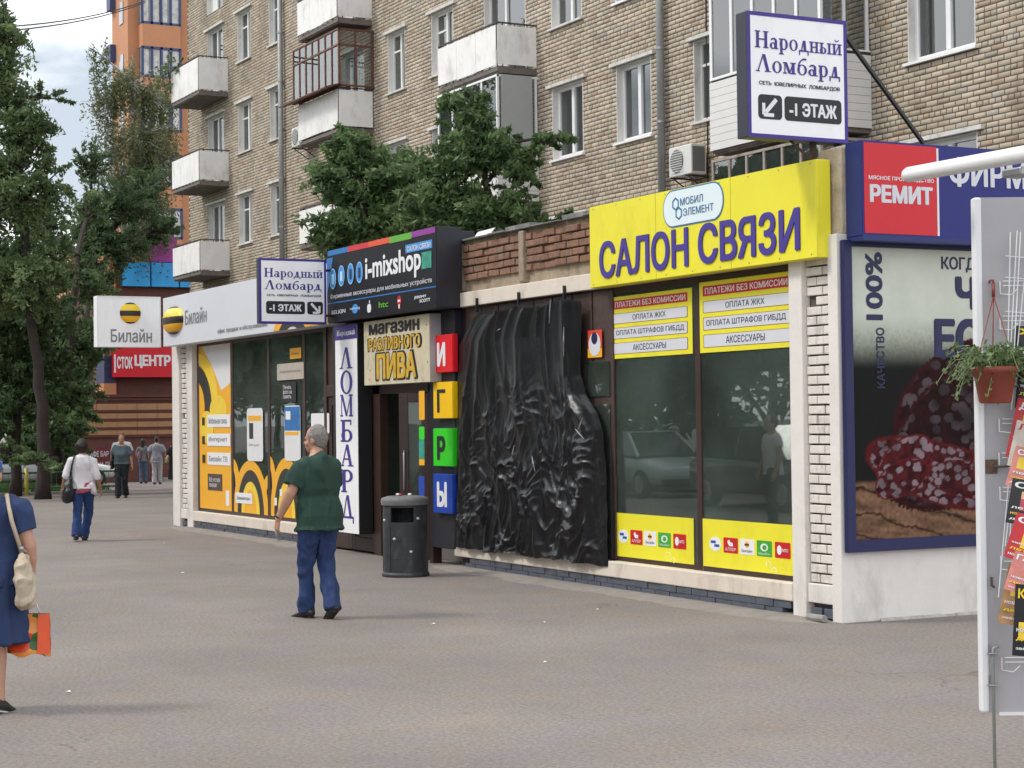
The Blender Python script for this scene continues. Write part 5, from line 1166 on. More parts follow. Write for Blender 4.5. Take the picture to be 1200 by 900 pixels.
# two ash trees between the shops and the flats
b = atD(590, 330, 33); b = Vector((b.x, b.y, 0)); p = lambda x, y, d: tuple(atD(x, y, d))
tree('ash_tree', 'taller ash tree above the brick parapet reaching the open balcony', b, [b, p(588, 300, 33), p(570, 215, 33), p(556, 120, 33)],
     [bl(548, 125, 33, 34, 26), bl(560, 165, 33, 52, 34), bl(520, 215, 33, 52, 40), bl(600, 190, 33, 45, 26), bl(575, 255, 33, 62, 36), bl(640, 160, 32.6, 34, 12), bl(505, 262, 33.5, 50, 34), bl(650, 262, 33, 30, 20)], 19000, .125, DG, (.15, .22, .085), M_bark, .11, clumps=30, spread=.18, seed=3)
b = atD(430, 330, 35); b = Vector((b.x, b.y, 0))
tree('ash_tree', 'lower bushy ash tree behind the i-mixshop sign', b, [b, p(432, 300, 35), p(425, 230, 35), p(415, 160, 35)],
     [bl(413, 165, 35, 32, 24), bl(400, 205, 35, 44, 32), bl(450, 200, 35, 46, 34), bl(390, 255, 35, 36, 38), bl(440, 258, 35, 56, 42), bl(478, 235, 35, 40, 40), bl(385, 285, 35, 30, 22)], 18000, .125, DG, (.15, .22, .085), M_bark, .11, clumps=30, spread=.18, seed=5)
# big trees left of the street
b = gp(52, 51)
tree('broadleaf_tree', 'tallest bright green tree at the left edge of the street', b, [b, p(52, 500, 51), p(38, 380, 51), p(22, 200, 51), p(5, 60, 51)],
     [bl(5, 30, 51, 32, 45), bl(-8, 100, 51, 50, 60), bl(35, 150, 51, 44, 50), bl(5, 220, 51, 62, 62), bl(58, 215, 51, 28, 40), bl(-30, 20, 51, 40, 60), bl(20, 320, 51, 70, 55), bl(70, 305, 51, 25, 30), bl(60, 115, 51, 24, 14)], 32000, .15, (.075, .12, .05), (.17, .235, .10), M_bark, .20, clumps=38, spread=.16, seed=7)
b = gp(18, 55)
tree('broadleaf_tree', 'dark tree with a thin leaning trunk at the far left', b, [b, p(20, 470, 55), p(8, 400, 55), p(-8, 330, 55)],
     [bl(-10, 330, 55, 60, 50), bl(35, 380, 55, 50, 45), bl(5, 435, 55, 50, 34), bl(60, 440, 55, 36, 30), bl(30, 470, 54, 40, 26), bl(-10, 490, 54, 34, 26)], 26000, .165, DG, MG, M_bark, .17, clumps=34, seed=9)
b = gp(66, 60)
tree('broadleaf_tree', 'shaded tree standing next to the striped wall', b, [b, p(66, 480, 60), p(85, 400, 60), p(90, 300, 60)],
     [bl(95, 330, 62, 34, 42), bl(75, 400, 61, 50, 42), bl(112, 405, 62, 26, 30), bl(60, 460, 60, 44, 34), bl(105, 245, 62, 22, 34), bl(45, 270, 62, 34, 40), bl(95, 455, 61, 28, 30), bl(15, 470, 60, 40, 26), bl(70, 505, 59, 36, 26), bl(50, 525, 61, 40, 20), bl(40, 540, 48.5, 26, 14), bl(5, 530, 52, 30, 18)], 24000, .17, DG, (.13, .19, .075), M_bark, .26, clumps=36, seed=11)
b = gp(78, 66)
tree('broadleaf_tree', 'leafy tree low beside the corner of the striped wall', b, [b, p(78, 540, 66), p(80, 500, 66)],
     [bl(72, 505, 66, 30, 26), bl(92, 480, 67, 20, 24), bl(45, 500, 68, 30, 22), bl(85, 535, 66, 20, 12)], 14000, .16, DG, (.11, .17, .05), M_bark, .1, clumps=30, seed=12)
# drooping birch before the orange tower
b = gp(82, 80)
tree('birch_tree', 'tall drooping birch in front of the orange tower', b, [b, p(84, 470, 80), p(108, 385, 81), p(145, 270, 82), p(158, 100, 82)],
     [bl(118, 65, 82, 16, 20), bl(150, 95, 82, 34, 30), bl(122, 120, 82, 22, 34), bl(165, 160, 82, 48, 30), bl(185, 115, 82, 26, 30), bl(190, 190, 82, 26, 32), bl(140, 210, 82, 38, 34), bl(180, 250, 82, 34, 34), bl(115, 240, 82, 24, 30)], 24000, .15, (.07, .09, .04), (.15, .17, .08), M_birch, .2, droop=.9, clumps=34, spread=.14, seed=13)
b = gp(84, 72)
tree('broadleaf_tree', 'dark dense tree above the blue and magenta panels', b, [b, p(86, 480, 72), p(100, 400, 73), p(112, 300, 74)],
     [bl(105, 190, 74, 22, 26), bl(105, 275, 74, 34, 40), bl(140, 290, 74, 30, 30), bl(175, 215, 76, 28, 20), bl(165, 285, 76, 22, 16), bl(115, 330, 74, 26, 26), bl(195, 270, 76, 20, 22), bl(150, 240, 75, 40, 28)], 17000, .17, DG, (.075, .11, .045), M_bark, .22, clumps=34, seed=15)
# far mass of trees closing the street
b = gp(30, 100)
tree('broadleaf_tree', 'far row of dark foliage closing the street behind the parked cars', b, [b, p(30, 520, 100), p(30, 440, 100)],
     [bl(-40, 470, 100, 50, 45), bl(20, 480, 102, 40, 40), bl(70, 470, 100, 40, 40), bl(105, 490, 98, 20, 30), bl(-20, 400, 104, 60, 50), bl(70, 400, 104, 50, 50)], 20000, .4, (.02, .035, .014), (.04, .07, .02), M_bark, .25, clumps=30, spread=.25, seed=16)
# sapling rooted in the far balcony
b = Vector((-57.7, YA-.9, zb(2)+.05))
tree('sapling', 'wispy sapling sprouting from the highest left balcony', b, [b, b+Vector((-.3, -.1, .6)), b+Vector((-.5, -.2, 1.2))],
     [(b.x-.5, b.y-.3, b.z+.5, .6, .4, .5), (b.x-.2, b.y-.2, b.z+1.1, .4, .3, .4), (b.x+.6, b.y-.1, b.z+1.0, .6, .2, .25)], 1100, .09, (.08, .12, .05), (.15, .20, .10), M_bark, .02, clumps=12, seed=17)
# trees across the street: only their reflections reach the shop windows
for i, (x, y, h) in enumerate(((-24, -10, 9), (-33, -12, 10), (-41, -10, 9.5), (-52, -13, 11), (-64, -11, 10), (-16, -13, 9), (-10, -11, 9), (-74, -10, 12), (-84, -12, 13), (-94, -10, 12), (-105, -12, 14), (-118, -11, 14))):
    tree('street_tree', 'broadleaf tree across the street, mirrored in the shop windows', (x, y, gz(x)), [(x, y, gz(x)), (x+.2, y, h*.4), (x, y+.2, h*.8)],
         [(x, y, h*.62, 4.6, 3.2, 2.8), (x+2.5, y+.5, h*.34, 3.6, 2.4, 2.0), (x-2.8, y, h*.36, 3.6, 2.4, 2.2), (x, y, h*.95, 3.4, 2.6, 2.2)], 12000, .5, DG, (.13, .19, .075), M_bark, .18, clumps=26, spread=.34, group='trees across the street', seed=40+i)
for i, x in enumerate((-104, -90, -75, -60, -46, -32, -18)):
    tree('hedge', 'low clipped hedge across the street, mirrored in the shop windows', (x, -7.2, gz(x)), [(x, -7.2, gz(x)), (x, -7.2, .5)], [(x+d, -7.2, .55+gz(x), 1.5, .5, .5) for d in (-6, -3.6, -1.2, 1.2, 3.6, 6)], 9000, .3, DG, (.13, .19, .075), M_bark, .05, clumps=16, spread=.4, group='hedges across the street', seed=60+i)

# ================================================================ people
def remeshed(g, name, m, parent, voxel, smooth=2, fold=0, fscale=(6, 6, 2.5), org=None, seed=0.0, gather=None):
    org = WO[parent.name] if parent is not None else org
    me = g.mesh(name, None, org); o = bpy.data.objects.new(name, me); col.objects.link(o)
    r = o.modifiers.new('r', 'REMESH'); r.mode = 'VOXEL'; r.voxel_size = voxel; r.use_smooth_shade = True
    if smooth: s = o.modifiers.new('s', 'SMOOTH'); s.iterations = smooth; s.factor = .6
    dg = bpy.context.evaluated_depsgraph_get(); dg.update(); m2 = bpy.data.meshes.new_from_object(o.evaluated_get(dg)); bpy.data.objects.remove(o); bpy.data.meshes.remove(me)
    if fold:
        n = len(m2.vertices); co = np.zeros(n*3, np.float32); no = np.zeros(n*3, np.float32); m2.vertices.foreach_get('co', co); m2.vertices.foreach_get('normal', no); co = co.reshape(-1, 3); no = no.reshape(-1, 3); dd = np.zeros(n)
        for i in range(n):
            c = co[i]; v1 = noise.noise(Vector((c[0]*fscale[0]+seed, c[1]*fscale[1], c[2]*fscale[2]+seed))); v2 = noise.noise(Vector((c[0]*fscale[0]*2.3+c[2]*4, c[1]*fscale[1]*2.3+seed, c[2]*fscale[2]*2.6)))
            dd[i] = max(fold*((1-abs(v1)*2.6)*1.0+v2*.8-.3), -fold*.35)
        co += no*dd[:, None]; m2.vertices.foreach_set('co', co.ravel())
    m2.name = name; m2.materials.clear(); m2.materials.append(m); m2.polygons.foreach_set('use_smooth', [True]*len(m2.polygons)); m2.update()
    ob = bpy.data.objects.new(name, m2); col.objects.link(ob); WO[ob.name] = Vector(org)
    if parent is not None: ob.parent = parent
    else: ob.location = org
    return ob
def cloth_mat(nm, c, var=.12, rough=.85, dirt=None): return mat(nm, c, rough, var, 7, .35, 220, dirt=dirt)
M_skin = mat('skin', (.47, .25, .17), .55, .12, 9, .1, 90, sss=.06); M_skin2 = mat('tanned_skin', (.36, .18, .11), .55, .12, 9, .1, 90, sss=.05)
def person(label, loc, heading, height, P):
    """one continuous body (head to toes) with clothing over it; local axes: x right, y forward, z up, metres at 1.75 m"""
    th = thing('person', label, 'person', loc); s = height/1.75; M = Matrix.Translation(Vector(loc)) @ Matrix.Rotation(heading-math.pi/2, 4, 'Z') @ Matrix.Scale(s, 4)
    gf = P.get('girth', 1.0); be = P.get('belly', 0); vx = P.get('voxel', .010); sw = P.get('shoulder', 1.0); lean = P.get('lean', 0.0)
    def tl(z): return lean*(z-.9)
    hy = P.get('head_yaw', 0); hn = Vector((0, tl(1.5)+.02, 1.5)); HM = Matrix.Translation(hn) @ Matrix.Rotation(hy, 4, 'Z') @ Matrix.Rotation(P.get('head_pitch', 0), 4, 'X')
    sh = [Vector((-.172*sw, tl(1.4)-.005, 1.372)), Vector((.172*sw, tl(1.4)-.005, 1.372))]
    el = [Vector(q) for q in P['elbow']]; wr = [Vector(q) for q in P['wrist']]; hp = [Vector((-.09, 0, .92)), Vector((.09, 0, .92))]; kn = [Vector(q) for q in P['knee']]; an = [Vector(q) for q in P['ankle']]
    toe = [Vector(q).normalized() for q in P.get('toe', ((0, 1, -.12), (0, 1, -.12)))]
    g = Geo()
    T = [(.84, .168, .114, -.004), (.92, .170, .116, -.01), (1.0, .163, .113, 0), (1.08, .15, .105, .005+be*.3), (1.18, .155, .108+be*.4, .01+be*.3), (1.28, .168, .115, .01), (1.36, .178*sw, .105, 0), (1.41, .155*sw, .092, -.005), (1.445, .105*sw, .078, -.008), (1.475, .066, .064, 0)]
    g.limb([((0, y+tl(z), z), a*gf*(.90 if z < 1.35 else 1), b*gf*(.88 if z < 1.35 else 1)) for z, a, b, y in [(.87, .11, .07, -.01)]+T[1:]])
    g.limb([((0, tl(1.4)-.015, 1.40), .062, .062), ((0, tl(1.5)+.0, 1.50), .054, .058), ((0, tl(1.5)+.02, 1.56), .054, .06)])
    hd = Geo()
    hd.ball((0, .0, .135), .078, .098, .105); hd.ball((0, .028, .065), .060, .072, .075); hd.ball((0, .07, .022), .03, .03, .028); hd.limb([((0, .095, .115), .011, .011), ((0, .116, .075), .017, .016), ((0, .104, .066), .016, .012)])
    hd.ball((0, .085, .125), .055, .02, .014); hd.ball((0, .094, .043), .026, .014, .011)
    for sx_ in (-1, 1): hd.ball((sx_*.080, -.008, .10), .012, .024, .034); hd.ball((sx_*.045, .06, .075), .024, .03, .024)
    hd.xform(HM); k = len(g.v); g.v += hd.v; g.f += [tuple(k+i for i in f) for f in hd.f]
    ag = P.get('arm', 1.0)
    for i in (0, 1):
        S, E, W_ = sh[i], el[i], wr[i]
        g.limb([(S+Vector(((.03, -.03)[i], 0, .0)), .055*ag, .058*ag), (S, .056*ag, .058*ag), (S.lerp(E, .4), .050*ag, .052*ag), (E, .042*ag, .043*ag), (E.lerp(W_, .3), .043*ag, .042*ag), (W_, .028*ag, .026*ag)], lat=(0, 1, 0))
        fd = (W_-E).normalized(); hd_ = Vector(P.get('hand', (tuple(fd), tuple(fd)))[i]).normalized(); pn = Vector((-1 if i else 1, 0, 0)); pn = (pn-hd_*pn.dot(hd_)).normalized(); fw_ = pn.cross(hd_)*(1 if i else -1)   # palm faces the thigh
        if fw_.y < 0: fw_ = -fw_
        g.limb([(W_, .026, .022), (W_+hd_*.05, .038, .019), (W_+hd_*.09, .040, .017)], lat=tuple(fw_))
        cur = P.get('curl', (.6, .6))[i]
        for f_ in range(4):
            o = fw_*(.029-.0195*f_); ln_ = (.036, .041, .038, .030)[f_]; p0 = W_+hd_*.085+o; d1 = (hd_*math.cos(cur*.6)+pn*math.sin(cur*.6)); p1 = p0+d1*ln_; d2 = (hd_*math.cos(cur*1.5)+pn*math.sin(cur*1.5)); p2 = p1+d2*ln_*.75; d3 = (hd_*math.cos(cur*2.2)+pn*math.sin(cur*2.2)); p3 = p2+d3*ln_*.55
            g.limb([(p0-d1*.01, .0098, .0098), (p1, .0092, .0092), (p2, .0085, .0085), (p3, .0078, .0078)], seg=8)
        t0 = W_+hd_*.03+fw_*.022; t1 = t0+(hd_*.6+fw_*.7+pn*.3).normalized()*.038; t2 = t1+(hd_*.9+fw_*.25+pn*.4).normalized()*.03; g.limb([(t0, .014, .014), (t1, .0115, .0115), (t2, .009, .009)], seg=8)
        H_, K_, A_ = hp[i], kn[i], an[i]
        g.limb([(H_+Vector((0, 0, .02)), .076*gf, .085*gf), (H_.lerp(K_, .25), .078*gf, .082*gf), (H_.lerp(K_, .7), .064, .068), (K_, .054, .058), (K_.lerp(A_, .3), .052, .060), (K_.lerp(A_, .75), .036, .04), (A_, .034, .038)])
        ft = toe[i]; up_ = Vector((0, 0, 1)); g.limb([(A_-ft*.06-up_*.05, .032, .030), (A_+ft*.03-up_*.045, .038, .036), (A_+ft*.12-up_*.062, .044, .022), (A_+ft*.19-up_*.068, .034, .015)], lat=tuple(ft.cross(up_)))
    g.xform(M); body = remeshed(g, 'body', P.get('skin', M_skin), th, vx*s, 1)
    # eyes and mouth, for faces one can see
    if P.get('face', True):
        e = Geo()
        for sx_ in (-.031, .031): e.ball((sx_, .088, .108), .011, .008, .0065, 8, 6)
        e.xform(HM).xform(M).build('eyes', mat('eye_dark', (.03, .02, .02), .3), th, smooth=True); e = Geo(); e.ball((0, .108, .044), .022, .005, .005, 8, 6); e.xform(HM).xform(M).build('lips', mat('lips', (.36, .13, .11), .5), th, smooth=True)
    # hair
    if P.get('hair'):
        e = Geo(); hs = P.get('hair_style', 'short'); k_ = .006 if hs == 'short' else .022
        e.ball((0, -.022, .142), .078+k_, .092+k_, .104+k_*.8)
        if hs == 'short': e.ball((0, -.045, .09), .066, .062, .062); e.limb([((-.081, .005, .15), .012, .035), ((-.081, .01, .10), .006, .014)]); e.limb([((.081, .005, .15), .012, .035), ((.081, .01, .10), .006, .014)])
        if hs == 'bob': e.ball((0, -.035, .09), .095, .085, .09); e.ball((0, -.05, .13), .105, .10, .10)
        if hs == 'long': e.limb([((0, -.04, .17), .085, .07), ((0, -.07, .05), .085, .055), ((0, -.085, -.08), .085, .045), ((0, -.085, -.17), .06, .03)])
        if hs == 'bun': e.ball((0, -.03, .09), .085, .08, .08); e.ball((0, -.11, .13), .045, .04, .045)
        e.xform(HM).xform(M); remeshed(e, 'hair', P['hair'], th, vx*1.0*s, 1, fold=.005 if P.get('hair_style', 'short') == 'short' else .009, fscale=(34, 34, 14))
    if P.get('cap'):
        e = Geo(); e.ball((0, -.012, .165), .093, .11, .085); e.limb([((0, .07, .155), .07, .012), ((0, .16, .14), .06, .010)], round_ends=True); e.xform(HM).xform(M); remeshed(e, 'cap', P['cap'], th, vx*s, 1)
    # upper garment
    if P.get('top'):
        e = Geo(); lz = P.get('top_hem', .86); ease = P.get('ease', .018); rows_ = [r_ for r_ in T if r_[0] >= lz+.03]
        e.limb([((0, rows_[0][3]+tl(lz), lz), rows_[0][1]*gf+ease*1.9, rows_[0][2]*gf+ease*1.9)]+[((0, y+tl(z), z), a*gf+ease, b*gf+ease) for z, a, b, y in rows_[:-1]]+[((0, tl(1.47), 1.466), .076, .076)], round_ends=False, seg=20)
        sl = P.get('sleeve', .55)
        for i in (0, 1):
            S, E, W_ = sh[i], el[i], wr[i]; end = S.lerp(E, min(sl, 1)) if sl <= 1 else E.lerp(W_, sl-1); rr_ = (.056*ag+ease*.9, (.050 if sl <= 1 else .034)*ag+ease*1.0)
            pts = [(S+Vector(((.06, -.06)[i], 0, .012)), rr_[0]-.006, rr_[0]-.006), (S, rr_[0], rr_[0]+.002)]
            if sl > 1: pts.append((E, .043*ag+ease*.8, .043*ag+ease*.8))
            else: pts.append((S.lerp(E, sl*.6), rr_[0]+.002, rr_[0]+.004))
            pts.append((end, rr_[1]+.004, rr_[1]+.007)); e.limb(pts, lat=(0, 1, 0), round_ends=False)
        e.xform(M); remeshed(e, P.get('top_name', 'shirt'), P['top'], th, vx*1.0*s, 5, fold=P.get('fold', .014), seed=loc[0])
    if P.get('trousers'):
        e = Geo(); te = P.get('tease', .014); ez = P.get('leg_end', .035)
        e.limb([((0, tl(1.0), 1.0), .150*gf, .100*gf), ((0, -.01, .93), .163*gf+te*.3, .112*gf+te*.3), ((0, -.008, .86), .165*gf+te*.4, .115*gf+te*.4), ((0, -.005, .79), .115*gf, .085*gf)], round_ends=False, seg=20)
        for i in (0, 1):
            H_, K_, A_ = hp[i], kn[i], an[i]; d = (A_-K_).normalized(); flare = P.get('flare', .066)
            e.limb([(H_+Vector((0, 0, .02)), .082*gf+te, .10*gf+te), (H_.lerp(K_, .3), .082*gf+te, .09*gf+te), (H_.lerp(K_, .75), .066+te, .07+te), (K_, .060+te, .062+te), (K_.lerp(A_, .4), .058+te, .062+te), (A_-d*.06, flare, flare), (A_+d*ez, flare+.002, flare+.006)], round_ends=False)
        e.xform(M); remeshed(e, 'trousers', P['trousers'], th, vx*1.0*s, 3, fold=P.get('tfold', .014), seed=loc[1]+3, fscale=(9, 9, 5))
    if P.get('skirt'):
        e = Geo(); z0 = P.get('skirt_hem', .5); e.limb([((0, 0, 1.04), .17*gf+.02, .12*gf+.02), ((0, 0, .92), .18*gf+.03, .135*gf+.03), ((0, 0, .72), .19*gf+.04, .15*gf+.035), ((0, 0, z0), .20*gf+.05, .16*gf+.05)], round_ends=False, seg=24)
        e.xform(M); remeshed(e, 'skirt', P['skirt'], th, vx*1.05*s, 2, fold=.016, fscale=(9, 9, 1.0), seed=2)
    for i in (0, 1):
        e = Geo(); ft = toe[i]; A_ = an[i]; up_ = Vector((0, 0, 1)); lt = tuple(ft.cross(up_))
        e.limb([(A_-ft*.075-up_*.045, .036, .038), (A_+ft*.0-up_*.035, .040, .05), (A_+ft*.09-up_*.055, .047, .034), (A_+ft*.17-up_*.068, .045, .024), (A_+ft*.215-up_*.072, .03, .017)], lat=lt)
        e.xform(M); remeshed(e, 'shoe', P.get('shoe', mat('dark_shoe', (.022, .018, .018), .4, .2, 9)), th, vx*.9*s, 1)
        e = Geo(); e.limb([(A_-ft*.08-up_*.082, .036, .009), (A_+ft*.05-up_*.083, .038, .009), (A_+ft*.15-up_*.086, .047, .009), (A_+ft*.21-up_*.086, .034, .009)], lat=lt); e.xform(M).build('shoe_sole', P.get('sole', mat('shoe_sole', (.03, .027, .025), .7)), th)
    return th, M
def hgt(px_head, feet):        # true height of someone whose head top is seen at a pixel and whose feet stand at a point
    d = (feet-CAM).dot(fw); return atD(px_head[0], px_head[1], d).z-feet.z
VD = math.atan2(fw.y, fw.x)     # heading straight away from the camera
# 1 man in green
f1 = onG(375, 725); h1 = hgt((381, 497), f1)
man, MM = person('grey haired man in dark green T-shirt and blue jeans walking away', tuple(f1), VD+R(36), h1, dict(
    girth=1.12, belly=.07, voxel=.0085, shoulder=.93, lean=.03, head_yaw=R(28), hair=mat('grey_hair', (.22, .20, .185), .85, .5, 60, .6, 200), skin=M_skin, arm=1.12,
    elbow=((-.27, .04, 1.13), (.20, .10, 1.13)), wrist=((-.33, .16, .90), (.17, .28, .98)), hand=((-.05, .18, -1), (0, .5, -1)), curl=(.8, .7),
    knee=((-.075, .11, .50), (.08, .03, .50)), ankle=((-.045, .16, .085), (.055, -.13, .12)), toe=((-.10, 1, -.08), (.05, 1, -.62)),
    top=cloth_mat('dark_green_jersey', (.016, .05, .036), .25), sleeve=.72, top_hem=.80, ease=.026, fold=.022, trousers=cloth_mat('blue_denim', (.018, .04, .125), .35), tease=.012, flare=.078, tfold=.016, leg_end=.03))
def held(o, label, cat): return tag(o, label, cat)
pw = MM @ Vector((-.345, .19, .80)); g = Geo(); 
for k in range(2): 
    a = pw+Vector((.0, .012*k, -.0)); g.tube([a, a+Vector((.012, .01, -.05)), a+Vector((.01, .035, -.09)), a+Vector((-.005, .012, -.10)), a], .0022, 6)
held(g.build('spectacles', M_steel, None, smooth=True), 'small wire spectacles hanging from the fingers of the man in green', 'spectacles')
g = Geo(); wq = MM @ Vector((-.325, .153, .925)); wd_ = (MM.to_3x3() @ Vector((-.06, .12, -.23))).normalized(); rot_ = wd_.to_track_quat('Z', 'Y').to_matrix(); g.lathe([(.033, -.008), (.036, -.004), (.036, .004), (.033, .008)], wq, 16, rot_); g.build('wrist_watch', M_black, man)
# 2 woman in white top and jeans with dark bag
f2 = onG(97, 634); h2 = hgt((100, 515), f2)
wo, MW = person('dark haired woman in white cardigan and blue jeans with shoulder bag', tuple(f2), VD+R(12), h2, dict(
    girth=1.10, voxel=.0105, shoulder=1.0, head_yaw=R(-14), head_pitch=R(-8), hair=mat('dark_hair', (.018, .010, .009), .6, .4, 40, .5, 120), hair_style='bob', skin=M_skin2, arm=1.05,
    elbow=((-.27, -.05, 1.13), (.25, -.06, 1.12)), wrist=((-.33, .06, .93), (.30, .06, .88)), knee=((-.075, -.08, .50), (.10, .14, .51)), ankle=((-.10, -.20, .13), (.02, .17, .085)), toe=((-.1, 1, -.1), (.1, 1, -.15)),
    top=cloth_mat('white_cardigan', (.70, .66, .68), .06), top_name='cardigan', sleeve=1.15, top_hem=.90, ease=.030, fold=.018, trousers=cloth_mat('bright_blue_jeans', (.016, .045, .16), .3), tease=.014, flare=.075))
e = Geo(); e.limb([((0, 0, .99), .19, .138), ((0.02, -.01, .90), .208, .155), ((.03, -.01, .84), .205, .155)], round_ends=False, seg=20); e.xform(MW); remeshed(e, 'blouse_hem', mat('pink_print_blouse', (.42, .09, .11), .8, .8, 30), wo, .012, 1, fold=.012)
e = Geo(); e.limb([((.15, -.02, .96), .06, .15), ((.20, -.03, .84), .05, .13), ((.24, -.03, .78), .012, .03)], round_ends=True); e.xform(MW); remeshed(e, 'cardigan_tail', MATS['white_cardigan'], wo, .011, 1, fold=.01)
def bag(label, MM_, mt, rings, strap, vox=.012, fold=.012, name='handbag', strap_r=.012, org=None):
    e = Geo(); e.limb(rings, lat=(0, 1, 0), seg=16); e.xform(MM_); o = MM_ @ Vector(rings[-1][0]); b = thing(name, label, 'bag', o); remeshed(e, 'bag_body', mt, b, vox, 2, fold=fold, fscale=(14, 14, 8)); s = Geo(); s.tube([MM_ @ Vector(q) for q in strap], strap_r, 6); s.build('strap', mt, b, smooth=True); return b
M_lea = mat('black_leather', (.018, .018, .022), .42, .25, 12, .4, 60)
bag('slouchy black leather bag hanging at the left side of the woman in white', MW, M_lea, [((-.20, -.10, 1.10), .06, .03), ((-.23, -.13, .98), .15, .07), ((-.24, -.14, .84), .19, .10), ((-.25, -.13, .74), .15, .09)], [(-.20, -.06, 1.10), (-.17, -.13, 1.30), (-.13, -.09, 1.475), (-.12, .03, 1.46), (-.16, .14, 1.28), (-.21, .05, 1.08)], strap_r=.014)
# 3 and 4: the pair walking towards the camera
f3 = onG(143, 583.5); h3 = hgt((143, 509), f3)
mg, MG_ = person('stout man in grey short sleeved shirt walking towards the camera', tuple(f3), VD+R(180), h3, dict(
    girth=1.14, belly=.10, voxel=.012, hair=mat('brown_grey_hair', (.14, .10, .075), .8, .4, 60), skin=M_skin, elbow=((-.25, .0, 1.13), (.25, 0, 1.13)), wrist=((-.30, .05, .90), (.28, .08, .90)),
    knee=((-.085, .02, .5), (.09, .10, .51)), ankle=((-.08, -.14, .11), (.08, .12, .085)), toe=((-.05, 1, -.4), (.05, 1, -.05)),
    top=cloth_mat('grey_blue_shirt', (.085, .115, .135), .15), sleeve=.85, top_hem=.93, ease=.028, trousers=cloth_mat('black_trousers', (.014, .016, .02), .2), tease=.018, flare=.08))
e = Geo(); e.limb([((0, .0, 1.0), .195, .15), ((0, 0, .965), .195, .148)], round_ends=False, seg=20); e.xform(MG_).build('belt', M_black, mg)
bag('flat black bag carried on the right side of the man in grey', MG_, M_lea, [((.25, .0, 1.12), .10, .03), ((.27, 0, .98), .13, .05), ((.27, 0, .84), .12, .05)], [(.23, -.06, 1.15), (.17, -.03, 1.46), (.18, .04, 1.44), (.24, .08, 1.15)], strap_r=.018)
f4 = onG(135, 580.5); f4 = f4+fw*1.0; f4.z = gz(f4.x); h4 = hgt((135, 505), f4)
person('bald man in white shirt half hidden behind the man in grey', tuple(f4), VD+R(175), h4, dict(girth=1.0, voxel=.012, shoulder=1.1, skin=M_skin2, elbow=((-.27, .0, 1.13), (.27, 0, 1.13)), wrist=((-.30, .10, .90), (.30, .08, .90)),
    knee=((-.085, .05, .5), (.09, .02, .5)), ankle=((-.08, .08, .085), (.08, -.06, .09)), top=cloth_mat('white_shirt', (.72, .72, .74), .05), sleeve=.8, trousers=cloth_mat('grey_trousers', (.10, .10, .11), .15), tease=.02))
# 5 woman with pink bag, 6 man in grey suit of clothes, 7 woman in black
f5 = onG(168, 566.5); h5 = hgt((168, 514), f5)
w5, M5 = person('woman with long dark hair in grey jacket and jeans by the striped wall', tuple(f5), VD+R(-5), h5, dict(girth=.95, voxel=.014, hair=MATS['dark_hair'], hair_style='long', skin=M_skin, elbow=((-.26, .0, 1.13), (.24, -.03, 1.13)), wrist=((-.20, .14, 1.0), (.26, .05, .9)),
    knee=((-.085, .0, .5), (.09, .06, .5)), ankle=((-.08, -.05, .085), (.08, .06, .085)), top=cloth_mat('grey_jacket', (.16, .16, .17), .15), sleeve=1.8, top_hem=.86, trousers=cloth_mat('faded_jeans', (.06, .11, .18), .2), tease=.008, flare=.06))
bag('dusty pink handbag on the shoulder of the long haired woman', M5, mat('dusty_pink_leather', (.26, .12, .13), .6, .2, 8), [((-.10, -.16, 1.20), .10, .04), ((-.12, -.18, 1.08), .14, .06), ((-.12, -.18, .98), .13, .05)], [(-.10, -.14, 1.2), (-.14, -.09, 1.46), (-.05, -.17, 1.22)], vox=.014)
f6 = onG(184, 567.5); h6 = hgt((184, 511), f6)
person('broad man in pale grey shirt and light trousers walking away', tuple(f6), VD+R(5), h6, dict(girth=1.06, voxel=.013, shoulder=1.1, hair=MATS['dark_hair'], skin=M_skin2, elbow=((-.28, .0, 1.13), (.28, 0, 1.13)), wrist=((-.28, .08, .90), (.28, .08, .90)),
    knee=((-.085, .0, .5), (.10, .08, .5)), ankle=((-.09, -.05, .085), (.10, .08, .085)), top=cloth_mat('pale_grey_shirt', (.27, .275, .31), .15), sleeve=.8, top_hem=.80, ease=.03, trousers=cloth_mat('light_trousers', (.42, .41, .42), .1), tease=.022, flare=.085))
f7 = onG(207, 577); h7 = hgt((207, 512), f7)
w7, M7 = person('woman in long black dress half hidden by the end pillar', tuple(f7), VD+R(8), h7, dict(girth=1.04, voxel=.013, hair=MATS['dark_hair'], hair_style='bun', skin=M_skin, elbow=((-.26, .02, 1.14), (.26, 0, 1.13)), wrist=((-.20, .12, 1.05), (.28, .08, .90)),
    knee=((-.07, .0, .5), (.08, .05, .5)), ankle=((-.07, -.04, .085), (.07, .05, .085)), top=cloth_mat('black_dress', (.016, .015, .018), .2), sleeve=.9, skirt=MATS.get('black_dress') or cloth_mat('black_dress', (.016, .015, .018)), skirt_hem=.42, shoe=mat('dull_red_shoe', (.16, .03, .03), .5)))
bag('cream yellow handbag with pale strap on the woman in black', M7, mat('cream_bag', (.50, .42, .20), .6, .15, 8), [((-.26, -.03, 1.14), .09, .04), ((-.29, -.04, 1.05), .13, .06), ((-.29, -.04, .97), .12, .05)], [(-.26, -.03, 1.18), (-.17, .0, 1.47), (-.24, .05, 1.16)], vox=.013, strap_r=.016)
